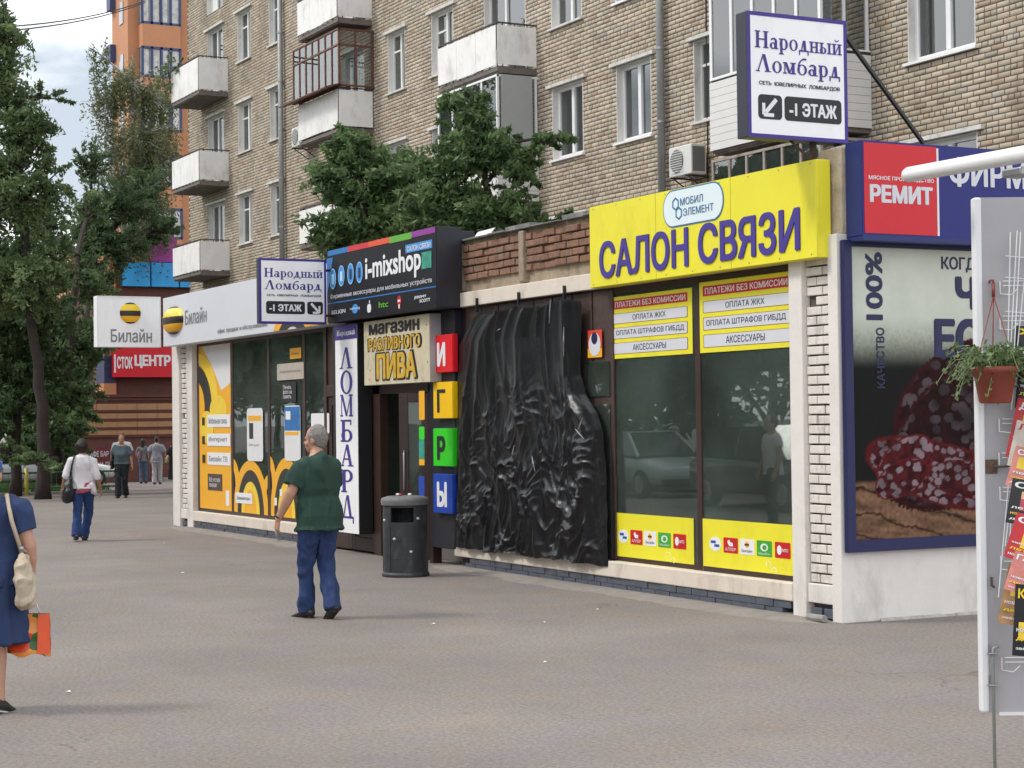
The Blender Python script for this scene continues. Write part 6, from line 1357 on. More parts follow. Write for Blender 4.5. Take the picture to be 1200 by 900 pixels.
# 8 woman in navy dress at the left edge
f8 = onG(-12, 834); h8 = hgt((-12, 532), f8)
w8, M8 = person('woman in navy blue dress and blue cap leaving at the left edge', tuple(f8), VD+R(-2), h8, dict(girth=1.12, voxel=.009, shoulder=1.12, skin=M_skin, hair=MATS['brown_grey_hair'], cap=cloth_mat('blue_cap', (.03, .09, .38)), arm=1.1,
    elbow=((-.27, .04, 1.13), (.285, -.01, 1.11)), wrist=((-.26, .14, .90), (.27, .06, .87)), hand=((0, .2, -1), (-.05, .05, -1)), curl=(.6, 1.0), knee=((-.085, .10, .5), (.07, -.02, .49)), ankle=((-.08, .16, .085), (.09, -.06, .09)), toe=((0, 1, -.1), (.15, 1, -.2)),
    top=cloth_mat('navy_dress', (.018, .036, .105), .25), top_name='dress', sleeve=.62, top_hem=.86, ease=.03, fold=.018, skirt=cloth_mat('navy_dress', ''), skirt_hem=.47, shoe=mat('black_court_shoe', (.015, .015, .016), .3), sole=mat('white_sole', (.7, .7, .7), .6)))
M_crb = mat('cream_leather', (.46, .38, .28), .55, .12, 9, .4, 40)
b8 = bag('cream shoulder bag with soft folds hanging beside the navy dress', M8, M_crb, [((.26, -.10, 1.06), .05, .03), ((.28, -.12, .99), .10, .05), ((.29, -.13, .86), .125, .065), ((.29, -.13, .76), .10, .06)], [(.255, -.09, 1.08), (.20, -.13, 1.30), (.145, -.06, 1.472), (.13, .05, 1.46), (.21, .07, 1.25), (.265, -.05, 1.08)], vox=.007, fold=.014, strap_r=.013)
g = Geo(); g.lathe([(.012, -.012), (.017, -.006), (.017, .006), (.012, .012)], M8 @ Vector((.255, -.098, 1.11)), 12, Matrix.Rotation(R(90), 3, 'X')); g.build('buckle', M_steel, b8, smooth=True)
# shopping bag in her hand
c8 = M8 @ Vector((.27, .03, .0)); zt = (M8 @ Vector((0, 0, .66))).z; zb8 = (M8 @ Vector((0, 0, .38))).z
fb = Face((c8.x, c8.y, zb8), rt0, -Vector((fw.x, fw.y, 0)), (0, 0, 1)); t = thing('shopping_bag', 'orange and green printed plastic shopping bag in her hand', 'shopping bag', (c8.x, c8.y, zb8)); hB = zt-zb8
me_ = Geo(); n = 12
def bagp(u, v, s_): 
    bul = .05*math.sin(math.pi*min(max((u+.13)/.25, 0), 1))*(.35+.65*(1-v)); return fb.p(u*(1+.04*(1-v)), v*hB+.012*math.sin(u*40)*(v == 0), s_*(bul+.004)+.006*math.sin(9*u+14*v))
for s_ in (1, -1):
    k = len(me_.v)
    for i in range(n+1):
        for j in range(n+1): me_.v.append(tuple(bagp(-.13+.25*i/n, j/n, s_)))
    for i in range(n):
        for j in range(n): q = k+i*(n+1)+j; me_.f.append((q, q+n+1, q+n+2, q+1))
def bagmat():
    m = mat('printed_plastic_bag', '#c24a1c', .35, .1, 4); tt = m.node_tree; n_ = tt.nodes.new; l_ = tt.links.new; b_ = tt.nodes['Principled BSDF']; vz = n_('ShaderNodeTexVoronoi'); vz.inputs['Scale'].default_value = 11; gg = n_('ShaderNodeNewGeometry'); l_(gg.outputs['Position'], vz.inputs['Vector'])
    cr = n_('ShaderNodeValToRGB'); cr.color_ramp.interpolation = 'CONSTANT'; el_ = cr.color_ramp.elements; el_[0].color = (*lin('#2c5a1e'), 1); el_[1].position = .35; el_[1].color = (*lin('#d2401a'), 1); x_ = el_.new(.6); x_.color = (*lin('#dc8a3c'), 1); x_ = el_.new(.8); x_.color = (*lin('#3a2a1c'), 1); l_(vz.outputs['Color'], cr.inputs['Fac']); l_(cr.outputs[0], b_.inputs['Base Color']); return m
o = me_.build('bag_body', bagmat(), t, smooth=True)
g = Geo(); k = len(g.v); g.poly([fb.p(.055, 0.01, .05), fb.p(.128, .01, .03), fb.p(.122, hB, .012), fb.p(.06, hB, .03)], fb.N*.004); g.build('orange_panel', mat('orange_plastic', '#d9501c', .35, .1, 8), t)
g = Geo(); g.tube([fb.p(-.05, hB, 0), fb.p(-.02, hB+.10, .01), fb.p(.03, hB+.10, .01), fb.p(.06, hB, 0)], .004, 6); g.build('bag_handle', P_wh, t, smooth=True)
# man waiting across the street, seen only mirrored in the window
person('man in white vest across the street mirrored in the shop window', (-22.6, 3.0, 0), R(100), 1.75, dict(voxel=.016, hair=MATS['dark_hair'], elbow=((-.26, .0, 1.13), (.26, 0, 1.13)), wrist=((-.28, .08, .90), (.28, .08, .90)),
    knee=((-.085, .0, .5), (.09, .06, .5)), ankle=((-.08, -.05, .085), (.08, .06, .085)), top=MATS['white_shirt'], sleeve=.5, trousers=MATS['black_trousers']))

# ================================================================ litter bin
bc = onG(474, 677); bc = bc+Vector((fw.x, fw.y, 0))*.24; bx, by = bc.x, bc.y
bn = thing('litter_bin', 'dark cylindrical street litter bin by the beer shop door', 'litter bin', (bx, by, 0)); M_bin = mat('bin_dark_plastic', (.030, .033, .038), .5, .3, 8, .4, 50, dirt='#6a665f', dscale=7, damt=.45)
rb = .245; hb = .86; zo0, zo1 = .60, .76
fa = math.atan2(CAM.y-by, CAM.x-bx)-.15
def ringseg(g, r0, r1, z0, z1, a0, a1, k=24):
    pts = []
    for i in range(k+1):
        a = a0+(a1-a0)*i/k
        for r_, z in ((r0, z0), (r1, z0), (r1, z1), (r0, z1)): g.v.append((bx+r_*math.cos(a), by+r_*math.sin(a), z))
    n0 = len(g.v)-4*(k+1)
    for i in range(k):
        for j in range(4): q = n0+4*i; g.f.append((q+j, q+(j+1) % 4, q+4+(j+1) % 4, q+4+j))
    g.f += [(n0, n0+1, n0+2, n0+3), (n0+4*k+3, n0+4*k+2, n0+4*k+1, n0+4*k)]
g = Geo(); ringseg(g, rb-.02, rb, .05, zo0, 0, 2*math.pi, 48); ringseg(g, rb-.02, rb, zo1, hb-.06, 0, 2*math.pi, 48); ringseg(g, rb-.02, rb, zo0, zo1, fa+.55, fa+2*math.pi-.55, 40); g.build('bin_body', M_bin, bn, smooth=False)
g = Geo(); g.lathe([(rb+.018, hb-.075), (rb+.022, hb-.03), (rb+.012, hb), (rb-.05, hb+.02), (0, hb+.028)], (bx, by, 0), 40); g.build('lid', mat('bin_lid_grey', (.13, .13, .13), .6, .3, 8, .4, 50, dirt='#7b7770', dscale=8), bn, smooth=True)
g = Geo(); g.lathe([(rb+.012, 0), (rb+.02, .02), (rb+.008, .05), (rb-.01, .05), (rb-.03, .0)], (bx, by, 0), 40); g.lathe([(rb-.04, .06), (rb-.04, .5), (.0, .5)], (bx, by, 0), 24); g.build('base_ring', M_bin, bn, smooth=True)
g = Geo()
for z in (.2, .4): ringseg(g, rb, rb+.004, z, z+.006, 0, 2*math.pi, 40)
for k in range(8): a = fa+k*math.pi/4+.2; g.bar((bx+(rb+.002)*math.cos(a), by+(rb+.002)*math.sin(a), .06), (bx+(rb+.002)*math.cos(a), by+(rb+.002)*math.sin(a), .58), .006, .006, (math.cos(a), math.sin(a), 0))
g.build('seam', M_bin, bn)
for k, (a, z) in enumerate(((-1.0, .62), (.75, .64), (-.35, .42), (.4, .28))):
    g = Geo(); g.ball((bx+rb*math.cos(fa+a), by+rb*math.sin(fa+a), z), .02, .02, .016, 8, 6); g.build('rivet', mat('pale_rivet', (.55, .53, .48), .6), bn, smooth=True)
for k, (x, y) in enumerate(((-.08, -.05), (.06, -.08), (.02, .05))):
    g = Geo(); g.ball((bx+x, by+y, hb+.036), .03, .022, .013, 8, 5); tag(g.build('crumpled_paper', P_wh if k != 1 else mat('red_paper', '#b03040', .7), None, smooth=False), ('crumpled white scrap at the left of the bin lid', 'crumpled red scrap in the middle of the bin lid', 'small pale scrap toward the back of the bin lid')[k], 'litter')

# ================================================================ black plastic sheet
def tarp():
    yb_ = YF-.035; nu_, nv_ = 210, 270
    O_ = front(0, yb_, 0); P0 = lambda x, y: uv(O_, x, y)
    LTb = [(562, 366), (556, 372), (546, 388), (540, 402), (537, 450), (535, 520), (534, 580), (534, 637)]; RTb = [(682, 347), (683, 380), (682, 410), (682, 440), (688, 462), (701, 484), (708, 505), (712, 560), (713, 600), (714, 655)]
    L_ = sorted([P0(*q)[::-1] for q in LTb]); R_ = sorted([P0(*q)[::-1] for q in RTb]); zl = [q[0] for q in L_]; xl = [q[1] for q in L_]; zr = [q[0] for q in R_]; xr = [q[1] for q in R_]
    ztL, ztR = L_[-1][0], R_[-1][0]; zmin = min(zl[0], zr[0])-.03; ztop = max(ztL, ztR); hooks = [-18.95, -17.93, -16.9]; V = np.zeros((nu_, nv_, 3))
    rnd = lambda u, v, s: noise.noise(Vector((u*s, v*s, s*1.7)))
    for i in range(nu_):
        fu = i/(nu_-1)
        for j in range(nv_):
            fv = j/(nv_-1); z = zmin+(ztop-zmin)*fv
            a_ = np.interp(z, zl, xl); b_ = np.interp(z, zr, xr); bm = xr[-1]+(xr[0]-xr[-1])*min(1, (1-fv)*1.3); s_ = max(0, (fu-.6)/.4); s_ = s_*s_*(3-2*s_); x = a_*(1-fu)+bm*fu+(b_-bm)*s_; d = 1-fv
            # long hanging folds that gather at the top and spread below
            w1 = noise.noise(Vector((fu*5.5+.8*d*math.sin(fu*6), fv*.7, 1.3))); w2 = noise.noise(Vector((fu*9+fv*1.8, fv*1.3, 7.7))); w3 = noise.noise(Vector((fu*30+2*fv, fv*2.4, 3.1)))
            fold_ = max(0, 1-abs(w1)*2.6)**1.5*.055+max(0, 1-abs(w2)*2.4)**1.5*.045*(.5+.5*fv)+w3*.005
            # crumpled lower half
            c = max(0, min(1, (.76-fv)/.5)); qx, qz = x*2.9, z*2.0; wx = qx+.8*noise.noise(Vector((qx*.8, qz*.8, 2.2))); wz = qz+.8*noise.noise(Vector((qx*.8, qz*.8, 9.2)))
            r1_ = 1-abs(noise.noise(Vector((wx, wz, .4))))*2; r2_ = 1-abs(noise.noise(Vector((wx*2.3, wz*2.3, 4.4))))*2; r3_ = 1-abs(noise.noise(Vector((wx*4.6, wz*4.6, 8.4))))*2; r1_ = max(0, r1_)**2*1.3; r2_ = max(0, r2_)**2*1.2; r4_ = noise.noise(Vector((x*34, z*26, .9)))
            cr_ = (r1_*.045+r2_*.036+r3_*.017)*(.04+.96*c)+r4_*.0006
            # sagging swags between the hooks
            sag = 0
            if fv > .8:
                dm = min(abs(x-h_) for h_ in hooks); sag = -.05*min(1, dm/.35)*((fv-.8)/.2)
            edge = min(1, fu/.10, (1-fu)/.10); y = yb_-.005-max(0, .02+fold_*.8+cr_*.8)*(.12+.88*edge)
            z2 = z+sag+(.02*noise.noise(Vector((x*7, 0, 3)))-.03*noise.noise(Vector((x*3, 0, 5))) if j == 0 else 0)
            V[i, j] = (x+.02*noise.noise(Vector((z*6, fu*2, 0)))*(1-edge), y, z2)
    g = Geo(); g.v = [tuple(q) for q in V.reshape(-1, 3)]; g.f = [(i*nv_+j, (i+1)*nv_+j, (i+1)*nv_+j+1, i*nv_+j+1) for i in range(nu_-1) for j in range(nv_-1)]
    m = mat('black_plastic_film', (.007, .007, .009), .36, .35, 3, .05, 30, spec=.42)
    t = thing('plastic_sheet', 'crumpled black plastic sheet nailed over the boarded shop front', 'plastic sheet', (-17.8, YF, .2)); g.build('sheet', m, t, smooth=True)
    m2_ = mat('frayed_film_edge', (.30, .30, .32), .5, .5, 20)
    for k, (x, z, l_, a) in enumerate(((-16.45, 1.55, .22, .9), (-16.3, 1.5, .2, 2.6), (-16.7, 2.35, .30, 1.5), (-18.2, 2.68, .1, .2), (-17.0, 2.7, .25, 1.4), (-17.9, 1.25, .2, 1.1), (-18.0, .95, .12, .4), (-17.35, 1.15, .18, 1.9))):
        g = Geo(); g.tube([(x, yb_-.14, z), (x+l_*.5*math.cos(a)+.02, yb_-.155, z+l_*.5*math.sin(a)), (x+l_*math.cos(a), yb_-.145, z+l_*math.sin(a))], [.003, .008, .003], 4); g.build('frayed_edge', m2_, t)
tarp()

# ================================================================ odds and ends on the parapet and pavement
def small(name, lab, cat, g, m, **k): return tag(g.build(name, m, None, **k), lab, cat)
p_ = onY(547, 292, YF+.15); g = Geo(); g.poly([p_, p_+Vector((.42, 0, .02)), p_+Vector((.52, .1, .2)), p_+Vector((.08, .1, .19))], (0, .02, .01)); small('white_board', 'white sheet of board leaning on the brick parapet', 'board', g, mat('white_board', (.7, .72, .72), .6))
p_ = onY(605, 281, YF+.2); g = Geo(); g.tube([p_, p_+Vector((.13, 0, .22))], .014, 6); small('iron_rod', 'short bent iron rod sticking up from the parapet coping', 'rod', g, M_rail)
p_ = onY(560, 270, YF+.9); g = Geo(); g.tube([p_, p_+Vector((.9, -.2, -.12)), p_+Vector((1.6, -.3, -.16))], .014, 6); small('loose_branch', 'bare brown branch lying along the shop roof', 'branch', g, M_bark)
g = Geo(); p_ = onY(625, 285, YF+.1); P_l = [p_+Vector((k*.17, .02*math.sin(k*2.1), .05+.05*math.sin(k*1.3)+.012*k)) for k in range(12)]; g.tube(P_l, .022, 7); small('roof_cable', 'pale loose cable bundle lying along the parapet top', 'cable', g, mat('pale_cable', (.42, .40, .36), .7, .3, 12), smooth=True)
g = Geo(); pts = [onY(672, 262, YF+.1), onY(683, 258, YF+.1), onY(692, 264, YF+.1)]; g.tube(pts, .014, 6); small('roof_cable', 'white curl of cable next to the yellow sign', 'cable', g, P_wh, smooth=True)
LIT = [((508, 732), 'white cigarette pack scrap in the middle of the pavement'), ((638, 730), 'white paper scrap right of centre on the pavement'), ((639, 777), 'tiny white scrap lowest on the pavement'), ((214, 672), 'pale paper scrap on pavement left of walking man'), ((192, 637), 'white scrap near the operator shop pillar'), ((80, 812), 'white scrap beside the navy dressed woman'), ((700, 715), 'small pale scrap below the yellow strips')]
for (px, py), lab in LIT:
    p_ = onG(px, py); a = random.uniform(0, 3); c, s_ = math.cos(a), math.sin(a); r_ = random.uniform(.012, .024); g = Geo(); g.poly([p_+Vector((c*r_, s_*r_, .006)), p_+Vector((-s_*r_*.7, c*r_*.7, .012)), p_+Vector((-c*r_, -s_*r_, .004)), p_+Vector((s_*r_*.8, -c*r_*.8, .009))], (0, 0, .004)); small('paper_scrap', lab, 'litter', g, P_wh)
# dusty apron of broken screed along the sill
def apron(x0, x1, y0, seed):
    g = Geo(); n = 60; rd = random.Random(seed)
    for i in range(n+1):
        x = x0+(x1-x0)*i/n; w_ = .35+.22*noise.noise(Vector((x*1.3, seed, 0)))+.06*rd.random(); e_ = min(1, i/5, (n-i)/5); g.v += [(x, y0+.1, .030*e_-.002), (x, y0-.14, .018*e_-.001), (x, y0-w_*(.5+.5*e_), .0015*e_-.001)]
    for i in range(n): g.f += [(3*i, 3*i+3, 3*i+4, 3*i+1), (3*i+1, 3*i+4, 3*i+5, 3*i+2)]
    return structure(g.build('kerb_screed', mat('dusty_screed', (.25, .225, .20), .95, .22, 5, .8, 30, dirt='#6f6459', dscale=3), None, smooth=True))
apron(-20.0, -12.4, YF, 3); apron(-30.2, -23.7, YF, 8)
g = Geo()
for i, y in enumerate((0,)): g.tube([(-12.7, YF-.1, .03), (-12.45, YF-.12, .035)], .03, 7)
small('rubble_lump', 'grey lump of rubble at the foot of the corner pillar', 'rubble', g, mat('rubble_grey', (.3, .29, .27), .95, .3, 9, 1), smooth=False)
# overhead wires
for k in range(2):
    a = atD(-60, 34+6*k, 60); b = atD(170, 1+2*k, 107); g = Geo(); g.tube([a.lerp(b, i/14)-Vector((0, 0, 1.2*4*(i/14)*(1-i/14)*.3)) for i in range(15)], .03, 5); tag(g.build('overhead_wire', M_black, None), ('upper', 'lower')[k]+' of two thin wires sagging across the sky to the tower', 'wire')

# ================================================================ kiosk shutter, racks, magazines, hanging pot
kd = 7.4; KU = Vector((rt0.x, rt0.y, 0)).normalized(); KN = -Vector((fw.x, fw.y, 0)).normalized()
kf = Face(atD(1150, 835, kd), KU, KN); c0 = kf.O.copy(); kh = atD(1150, 230, kd).z-atD(1150, 835, kd).z; slope = .002/kh
M_ksh = mat('grey_white_enamel', (.40, .39, .41), .45, .05, 2, dirt='#8a8278', dscale=2, damt=.25); M_kedge = mat('white_enamel', (.78, .78, .80), .35, .03)
t = thing('kiosk_shutter', 'grey white open kiosk shutter with a white rim at the right edge', 'shutter', kf.p(.3, 0))
def kx(v): return slope*v
g = Geo(); kf.poly(g, [(.028, 0), (.95, .0), (.95, kh), (.028+kx(kh), kh)], -.03, -.004); g.build('panel', M_ksh, t)
g = Geo(); kf.poly(g, [(0, -.0), (.032, -.0), (.032+kx(kh), kh), (kx(kh), kh)], -.045, .006); g.build('rim', M_kedge, t, bevel=.008)
g = Geo(); kf.rect(g, .07, .95, -.012, 0, -.03, .004); g.build('bottom_flange', M_kedge, t)
def kuvn(px, py, n): f_ = Face(kf.O+kf.N*n, kf.U, kf.N); return uv(f_, px, py)
def kp(px, py, n=0.0): return kf.p(*kuvn(px, py, n), n)
q = uv(kf, 1150, 555); g = Geo(); kf.rect(g, q[0], q[0]+.064, q[1], q[1]+.055, -.004, .002); o = g.build('rusty_patch', mat('rusty_patch', (.12, .075, .05), .9, .6, 30, .8), t)
g = Geo(); g.tube([kf.p(q[0]+.05, q[1]+.027, .01), kf.p(q[0]+.12, q[1]+.03, .03)], .006, 6); g.build('latch', M_rail, t)
g = Geo()
for y in (765, 802): a = kp(1160, y); g.tube([a+KN*.004-KU*.01, a+KN*.03-KU*.006, a+KN*.034+KU*.025, a+KN*.0+KU*.03], .0035, 6); k = uv(kf, 1156, y-4); kf.rect(g, k[0], k[0]+.016, k[1]-.01, k[1]+.022, -.004, .004)
g.build('rod_clip', M_steel, t, smooth=False)
g = Geo(); a = kp(1170, 757, .02); b = kp(1164, 760, .022); c_ = kp(1163.5, 770, .022); dn = kp(1166, 900, .022); gd = c_+(dn-c_)*((c_.z-.01)/(c_.z-dn.z)); g.tube([a, b, c_, gd], .007, 8); tag(g.build('steel_rod', mat('galvanised_rod', (.26, .28, .26), .5, .2, 10, metal=.4), None, smooth=True), 'thin bent steel rod standing on the pavement clipped to the shutter', 'rod')
g = Geo(); a = kp(1162, 682, .006); g.tube([a+Vector((0, 0, .02)), a-Vector((0, 0, .015)), a+KU*.012-Vector((0, 0, .02))], .005, 6); g.build('hook', M_rail, t)
# wire racks
rk = thing('magazine_rack', 'white wire magazine rack fixed to the kiosk shutter', 'magazine rack', kp(1185, 780)); M_wire = mat('white_wire', (.74, .74, .74), .4, .03)
g = Geo()
for k, (x0, y0) in enumerate(((1171, 330), (1171, 371), (1170, 491), (1170, 531), (1171, 571), (1172, 652), (1173, 770))):
    a = kp(x0, y0); u_ = KU; d = Vector((0, 0, -1))
    g = Geo(); g.tube([a+KN*.002, a+KN*.012-Vector((0, 0, .0)), a+KN*.012+d*.05, a+KN*.03+d*.055+u_*.04, a+KN*.05+d*.03+u_*.06], .0026, 5)
    for j in range(2): s_ = a+KN*(.02)+d*(.0+.018*j)+u_*.01; g.tube([s_, s_+u_*.6], .0022, 5)
    g.build('wire_hook', M_wire, rk)
g = Geo()
for x0, x1, ya_, yb2 in ((1184, 1180, 272, 470), (1192, 1181, 270, 470), (1204, 1185, 290, 480), (1196, 1188, 272, 420), (1212, 1196, 300, 520), (1193, 1183, 440, 640), (1199, 1178, 470, 640), (1186, 1170, 520, 700)): g.tube([kp(x0, ya_, .02), kp(x1, yb2, .05)], .0025, 5)
for y in (300, 325, 365): g.tube([kp(1178, y, .02), kp(1230, y+4, .02)], .0022, 5)
g.build('long_wire', M_wire, rk)
def magazine(px0, px1, px2, py0, py1, n, c_, ttl, lab, tc=None, extra=None):
    """cover leaning in the rack: left edge slants from px1 (foot) to px0 (head)"""
    a = kuvn(px1, py1, n); b = kuvn(px0, py0, n); w_ = .165; h_ = math.hypot(b[0]-a[0], b[1]-a[1]); V_l = (KU*(b[0]-a[0])+Vector((0, 0, 1))*(b[1]-a[1])).normalized(); U_l = (KU*.93+KN*.36).normalized(); U_l = (U_l-V_l*U_l.dot(V_l)).normalized(); N_l = U_l.cross(V_l)
    f = Face(kf.p(a[0], a[1], n), U_l, N_l, V_l); t = thing('magazine', lab, 'magazine', f.O); g = Geo(); f.rect(g, 0, w_, 0, h_, -.004, 0); g.build('pages', P_lgrey, t); flat(f, 'cover', c_, t, .001, (0, w_, 0, h_))
    text(f, ttl, .012, w_*.8, h_*.80, h_*.94, .0018, tc or P_wh, t, bold=.04)
    rd = random.Random(px0+py0)
    for k in range(3): u_ = rd.uniform(.01, w_*.5); v_ = rd.uniform(.05, h_*.6); flat(f, 'cover_picture', mat('cover_colour_%d' % rd.randrange(6), ('#d6b08c', '#2b2d3a', '#e0c23a', '#b84a5a', '#6c86a8', '#e8e2da')[k+rd.randrange(3)], .35, .4, 25), t, .0014+.0002*k, (u_, u_+rd.uniform(.04, .09), v_, min(v_+rd.uniform(.04, .1), h_*.75)))
    for k in range(3): text(f, ('новости', 'лето', 'звёзды', 'дача')[(k+px0) % 4], .012, .012+.09, h_*(.08+.13*k), h_*(.13+.13*k), .0024, (P_wh, mat('cover_yellow', '#f0d020', .4))[k % 2], t, bold=.02)
    return t
mk = mat('cover_dark', '#17151c', .3, .3, 15); mr = mat('cover_red', '#b81c28', .3, .2, 15); mp_ = mat('cover_pink', '#c87a72', .3, .3, 15); mw = mat('cover_pale', '#c9bdb2', .3, .3, 15); mt_ = mat('cover_tan', '#a67a4a', .3, .4, 18)
YT = mat('cover_yellow', '#f0d020', .4)
magazine(1190, 1189, 0, 382, 432, .03, mk, 'ХЛ', 'dark magazine with yellow title, uppermost in the rack', YT)
magazine(1196, 1189, 0, 405, 478, .05, mk, 'МИР', 'dark magazine second from the top of the rack')
magazine(1193, 1178, 0, 466, 535, .07, mr, 'ДОМ', 'red covered magazine just below the flower pot')
magazine(1192, 1180, 0, 492, 545, .09, mw, 'ЛИЗА', 'pale magazine with white title below the red one', P_red)
magazine(1191, 1178, 0, 522, 568, .11, mp_, 'СЕМЬ', 'pink orange magazine in the middle of the rack')
magazine(1187, 1178, 0, 560, 612, .13, mk, 'ОК!', 'magazine with large white ОК! title on dark red', P_wh)
magazine(1192, 1176, 0, 600, 652, .15, mr, 'ОК!', 'red magazine with white title beneath the darker ОК! issue')
magazine(1190, 1176, 0, 645, 690, .17, mp_, 'ГАЛА', 'rose magazine just above the lowest row')
magazine(1182, 1169, 0, 660, 729, .12, mt_, 'ВСЁ', 'tan magazine leaning lowest at the left of the rack')
magazine(1190, 1186, 0, 684, 768, .20, mk, 'КИНО', 'lowest magazine showing a dark haired woman on yellow', YT)
# hanging flower pot
hk = kp(1164, 332, .02); pc = kp(1166, 451, .14); pot = thing('hanging_pot', 'terracotta plastic flower pot with trailing plant hung on the kiosk shutter', 'flower pot', (pc.x, pc.y, pc.z-.08)); M_pot = mat('terracotta_plastic', (.26, .055, .03), .5, .12, 8, .2, 40, dirt='#2a1510', dscale=6, damt=.4)
g = Geo(); r0 = .088; g.lathe([(0, -.072), (r0*.62, -.072), (r0*.70, -.066), (r0*.93, .045), (r0*1.02, .047), (r0*1.05, .07), (r0*.98, .072), (r0*.93, .06), (r0*.5, .055), (0, .055)], pc, 32); g.build('pot', M_pot, pot, smooth=True)
g = Geo()
for a in (.4, 2.5, 4.6): g.tube([pc+Vector((r0*math.cos(a), r0*math.sin(a), .065)), hk-Vector((0, 0, .05))], .0028, 6)
g.tube([hk-Vector((0, 0, .055)), hk-Vector((0, 0, .0))], .007, 8); g.tube([hk, hk+Vector((0, 0, .012)), hk-KU*.014+Vector((0, 0, .012)), hk-KU*.016], .005, 6); g.build('hanger', mat('red_brown_cord', (.22, .05, .04), .5), pot, smooth=True)
rg = np.random.default_rng(99); g = Geo(); LV = []; 
for k in range(90):
    a = rg.uniform(0, 6.28); r_ = r0*rg.uniform(.1, .85); s_ = pc+Vector((r_*math.cos(a), r_*math.sin(a), .055)); left = rg.random() < .45
    dirv = Vector((math.cos(a), math.sin(a), 0))*rg.uniform(.02, .09)+(-KU*rg.uniform(.03, .12) if left else KU*rg.uniform(-.05, .12)); hgt_ = rg.uniform(.01, .07); drop = rg.uniform(-.03, .17) if left else rg.uniform(-.02, .09)
    pts = [s_]
    for i in range(1, 8): f_ = i/7; pts.append(s_+dirv*f_*1.15+Vector((0, 0, hgt_*math.sin(f_*math.pi*.75)*1.6-drop*f_*f_))+Vector(rg.normal(0, .004, 3)))
    g.tube(pts, [.0022]*4+[.0016]*4, 4, cap=False)
    for i in range(1, 8):
        for j in range(2 if not left else 1 + int(rg.random() < .7)): LV.append((pts[i], rg.uniform(.010, .026)))
g.build('stems', mat('pale_green_stem', (.16, .22, .09), .6, .2, 20), pot)
me_ = Geo()
for c_, s_ in LV:
    a = Vector(rg.normal(0, 1, 3)).normalized(); b = a.cross(Vector(rg.normal(0, 1, 3))).normalized(); n_ = a.cross(b); me_.poly([c_, c_+a*s_*.5+b*s_*.42, c_+a*s_*1.2, c_+a*s_*.5-b*s_*.42], None)
me_.build('leaves', mat('pot_leaves', (.13, .19, .075), .55, .5, 60, trans_leaf=.2), pot)
# white awning tube of the kiosk
a = atD(1063, 205, 7.6); b = atD(1215, 178, 6.6); g = Geo(); g.tube([a, a.lerp(b, .02), a.lerp(b, 1.0), b+(b-a)*.5], [.026, .031, .031, .031], 18); aw = thing('awning_arm', 'thick white tube of the kiosk awning pointing over the street', 'awning arm', a); g.build('tube', mat('white_enamel_tube', (.8, .8, .8), .35, .03), aw, smooth=True)
g = Geo(); c_ = atD(1192, 196, 6.72); g.box(c_.x-.05, c_.x+.05, c_.y-.03, c_.y+.05, c_.z-.035, c_.z-.004); g.build('bracket', M_steel, aw, bevel=.006)

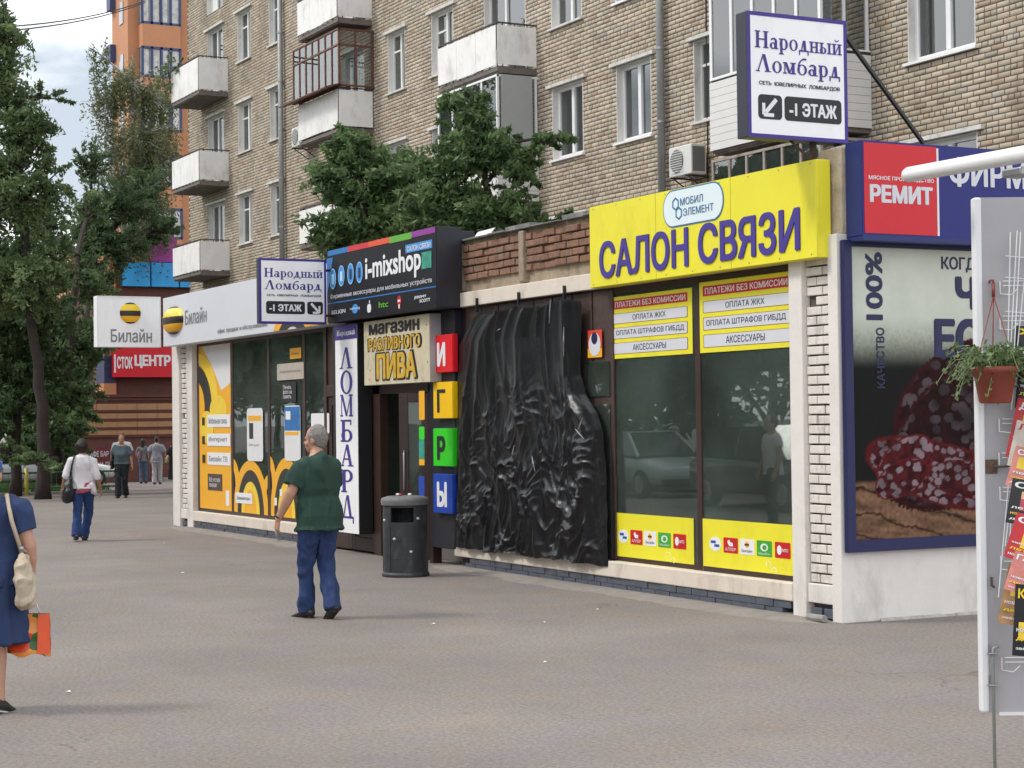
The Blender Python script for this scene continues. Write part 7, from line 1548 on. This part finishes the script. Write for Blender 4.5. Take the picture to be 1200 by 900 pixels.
# ================================================================ parked cars
def car(lab, loc, head, colr, kind='sedan'):
    t = thing('parked_car', lab, 'car', loc, None); M = Matrix.Translation(Vector(loc)) @ Matrix.Rotation(head, 4, 'Z'); cm = mat('car_paint_'+colr.strip('#'), colr, .25, .03, 2, coat=.6)
    prof = [(-2.15, .42, .86, .78), (-2.1, .30, .98, .84), (-1.5, .25, 1.03, .87), (-.6, .25, .98, .88), (.6, .25, .95, .88), (1.3, .25, .90, .86), (1.95, .30, .76, .80), (2.15, .40, .66, .70)]
    g = Geo(); n = 10
    for x, z0, z1, hw in prof:
        for i in range(n): a = 2*math.pi*(i+.5)/n; cx_ = math.copysign(abs(math.cos(a))**.45, math.cos(a)); sz_ = math.copysign(abs(math.sin(a))**.45, math.sin(a)); g.v.append((x, cx_*hw, (z0+z1)/2+sz_*(z1-z0)/2))
    for k in range(len(prof)-1):
        for i in range(n): a = k*n+i; b = k*n+(i+1) % n; g.f.append((a, a+n, b+n, b))
    g.f += [tuple(range(n)), tuple(reversed(range((len(prof)-1)*n, len(prof)*n)))]; body = g.xform(M).build('body', cm, t, smooth=True)
    rf = [(-1.75, .98), (-1.15, 1.42), (.25, 1.45), (1.05, .93)] if kind == 'sedan' else [(-2.0, .98), (-1.8, 1.5), (.4, 1.55), (1.2, .93)]
    g = Geo(); h_ = [.74, .60, .60, .76]; k = 0
    for (x, z), w_ in zip(rf, h_): g.v += [(x, -w_, z), (x, w_, z)]
    g.v += [(rf[0][0], -.8, .9), (rf[3][0], -.8, .88), (rf[0][0], .8, .9), (rf[3][0], .8, .88)]
    g.f = [(0, 1, 3, 2), (4, 5, 7, 6), (0, 2, 4, 6), (1, 7, 5, 3)]; g.xform(M).build('window_glass', mat('car_glass', (.02, .025, .03), .06, .1, 3, spec=.9), t)
    g = Geo(); g.v = [(rf[1][0]-.05, -.6, 1.43), (rf[1][0]-.05, .6, 1.43), (rf[2][0]+.05, .6, 1.46), (rf[2][0]+.05, -.6, 1.46)]; z_ = .035; g.v += [(a, b, c+z_) for a, b, c in g.v]; g.f = [(0, 1, 2, 3), (7, 6, 5, 4), (0, 4, 5, 1), (1, 5, 6, 2), (2, 6, 7, 3), (3, 7, 4, 0)]
    for s in (-1, 1):
        g.bar((rf[0][0], s*.74, rf[0][1]), (rf[1][0], s*.61, rf[1][1]), .07, .05); g.bar((rf[2][0], s*.61, rf[2][1]), (rf[3][0], s*.76, rf[3][1]), .07, .05); g.bar((-.45, s*.80, .95), (-.45, s*.62, rf[1][1]), .07, .04)
    g.xform(M).build('roof', cm, t)
    for x in (-1.35, 1.3):
        for s in (-1, 1):
            g = Geo(); g.lathe([(.0, -.1), (.30, -.1), (.32, -.07), (.32, .07), (.30, .1), (.0, .1)], (x, s*.80, .32), 20, Matrix.Rotation(R(90), 3, 'X')); w0 = g.xform(M).build('wheel', mat('tyre', (.02, .02, .02), .8), t, smooth=False); g = Geo(); g.lathe([(0, -.115), (.19, -.11), (.2, -.10)], (x, s*.80, .32), 16, Matrix.Rotation(R(90*1), 3, 'X') if s > 0 else Matrix.Rotation(R(-90), 3, 'X')); g.xform(M).build('rim', mat('alloy', (.5, .5, .52), .3, .05, 5, metal=.8), w0)
    for s in (-1, 1):
        g = Geo(); g.ball((2.08, s*.55, .62), .08, .17, .08, 10, 6); g.xform(M).build('headlight', mat('lamp_glass', (.7, .72, .75), .15), t, smooth=True); g = Geo(); g.ball((-2.10, s*.62, .80), .06, .12, .09, 10, 6); g.xform(M).build('tail_light', mat('tail_red', (.4, .02, .02), .2), t, smooth=True)
    g = Geo(); g.box(2.10, 2.19, -.75, .75, .32, .46); g.box(-2.2, -2.1, -.75, .75, .38, .52); g.xform(M).build('bumper', mat('bumper_grey', (.10, .10, .11), .5), t, bevel=.02); return t
def cp_(px, dep): p_ = atD(px, 540, dep); return (p_.x, p_.y, gz(p_.x))
car('silver white parked car at the far left between the tree trunks', cp_(8, 68), R(95), '#c9ccd0', 'hatch'); car('white parked car half hidden behind the leaning dark trunk', cp_(-30, 74), R(88), '#d8dadd')
car('white parked car behind the bushes beside the striped wall', cp_(66, 70), R(92), '#dddfe0')
car('white car standing across the street, mirrored in the window', (-36.5, -3.4, gz(-36)), R(4), '#cfd2d5'); car('silver car across the street, mirrored beside the white one', (-43.5, -4.6, gz(-43)), R(-3), '#a9b0b4'); car('dark green car across the street, mirrored in the right pane', (-28.4, -1.4, 0), R(3), '#2c3a34', 'hatch')
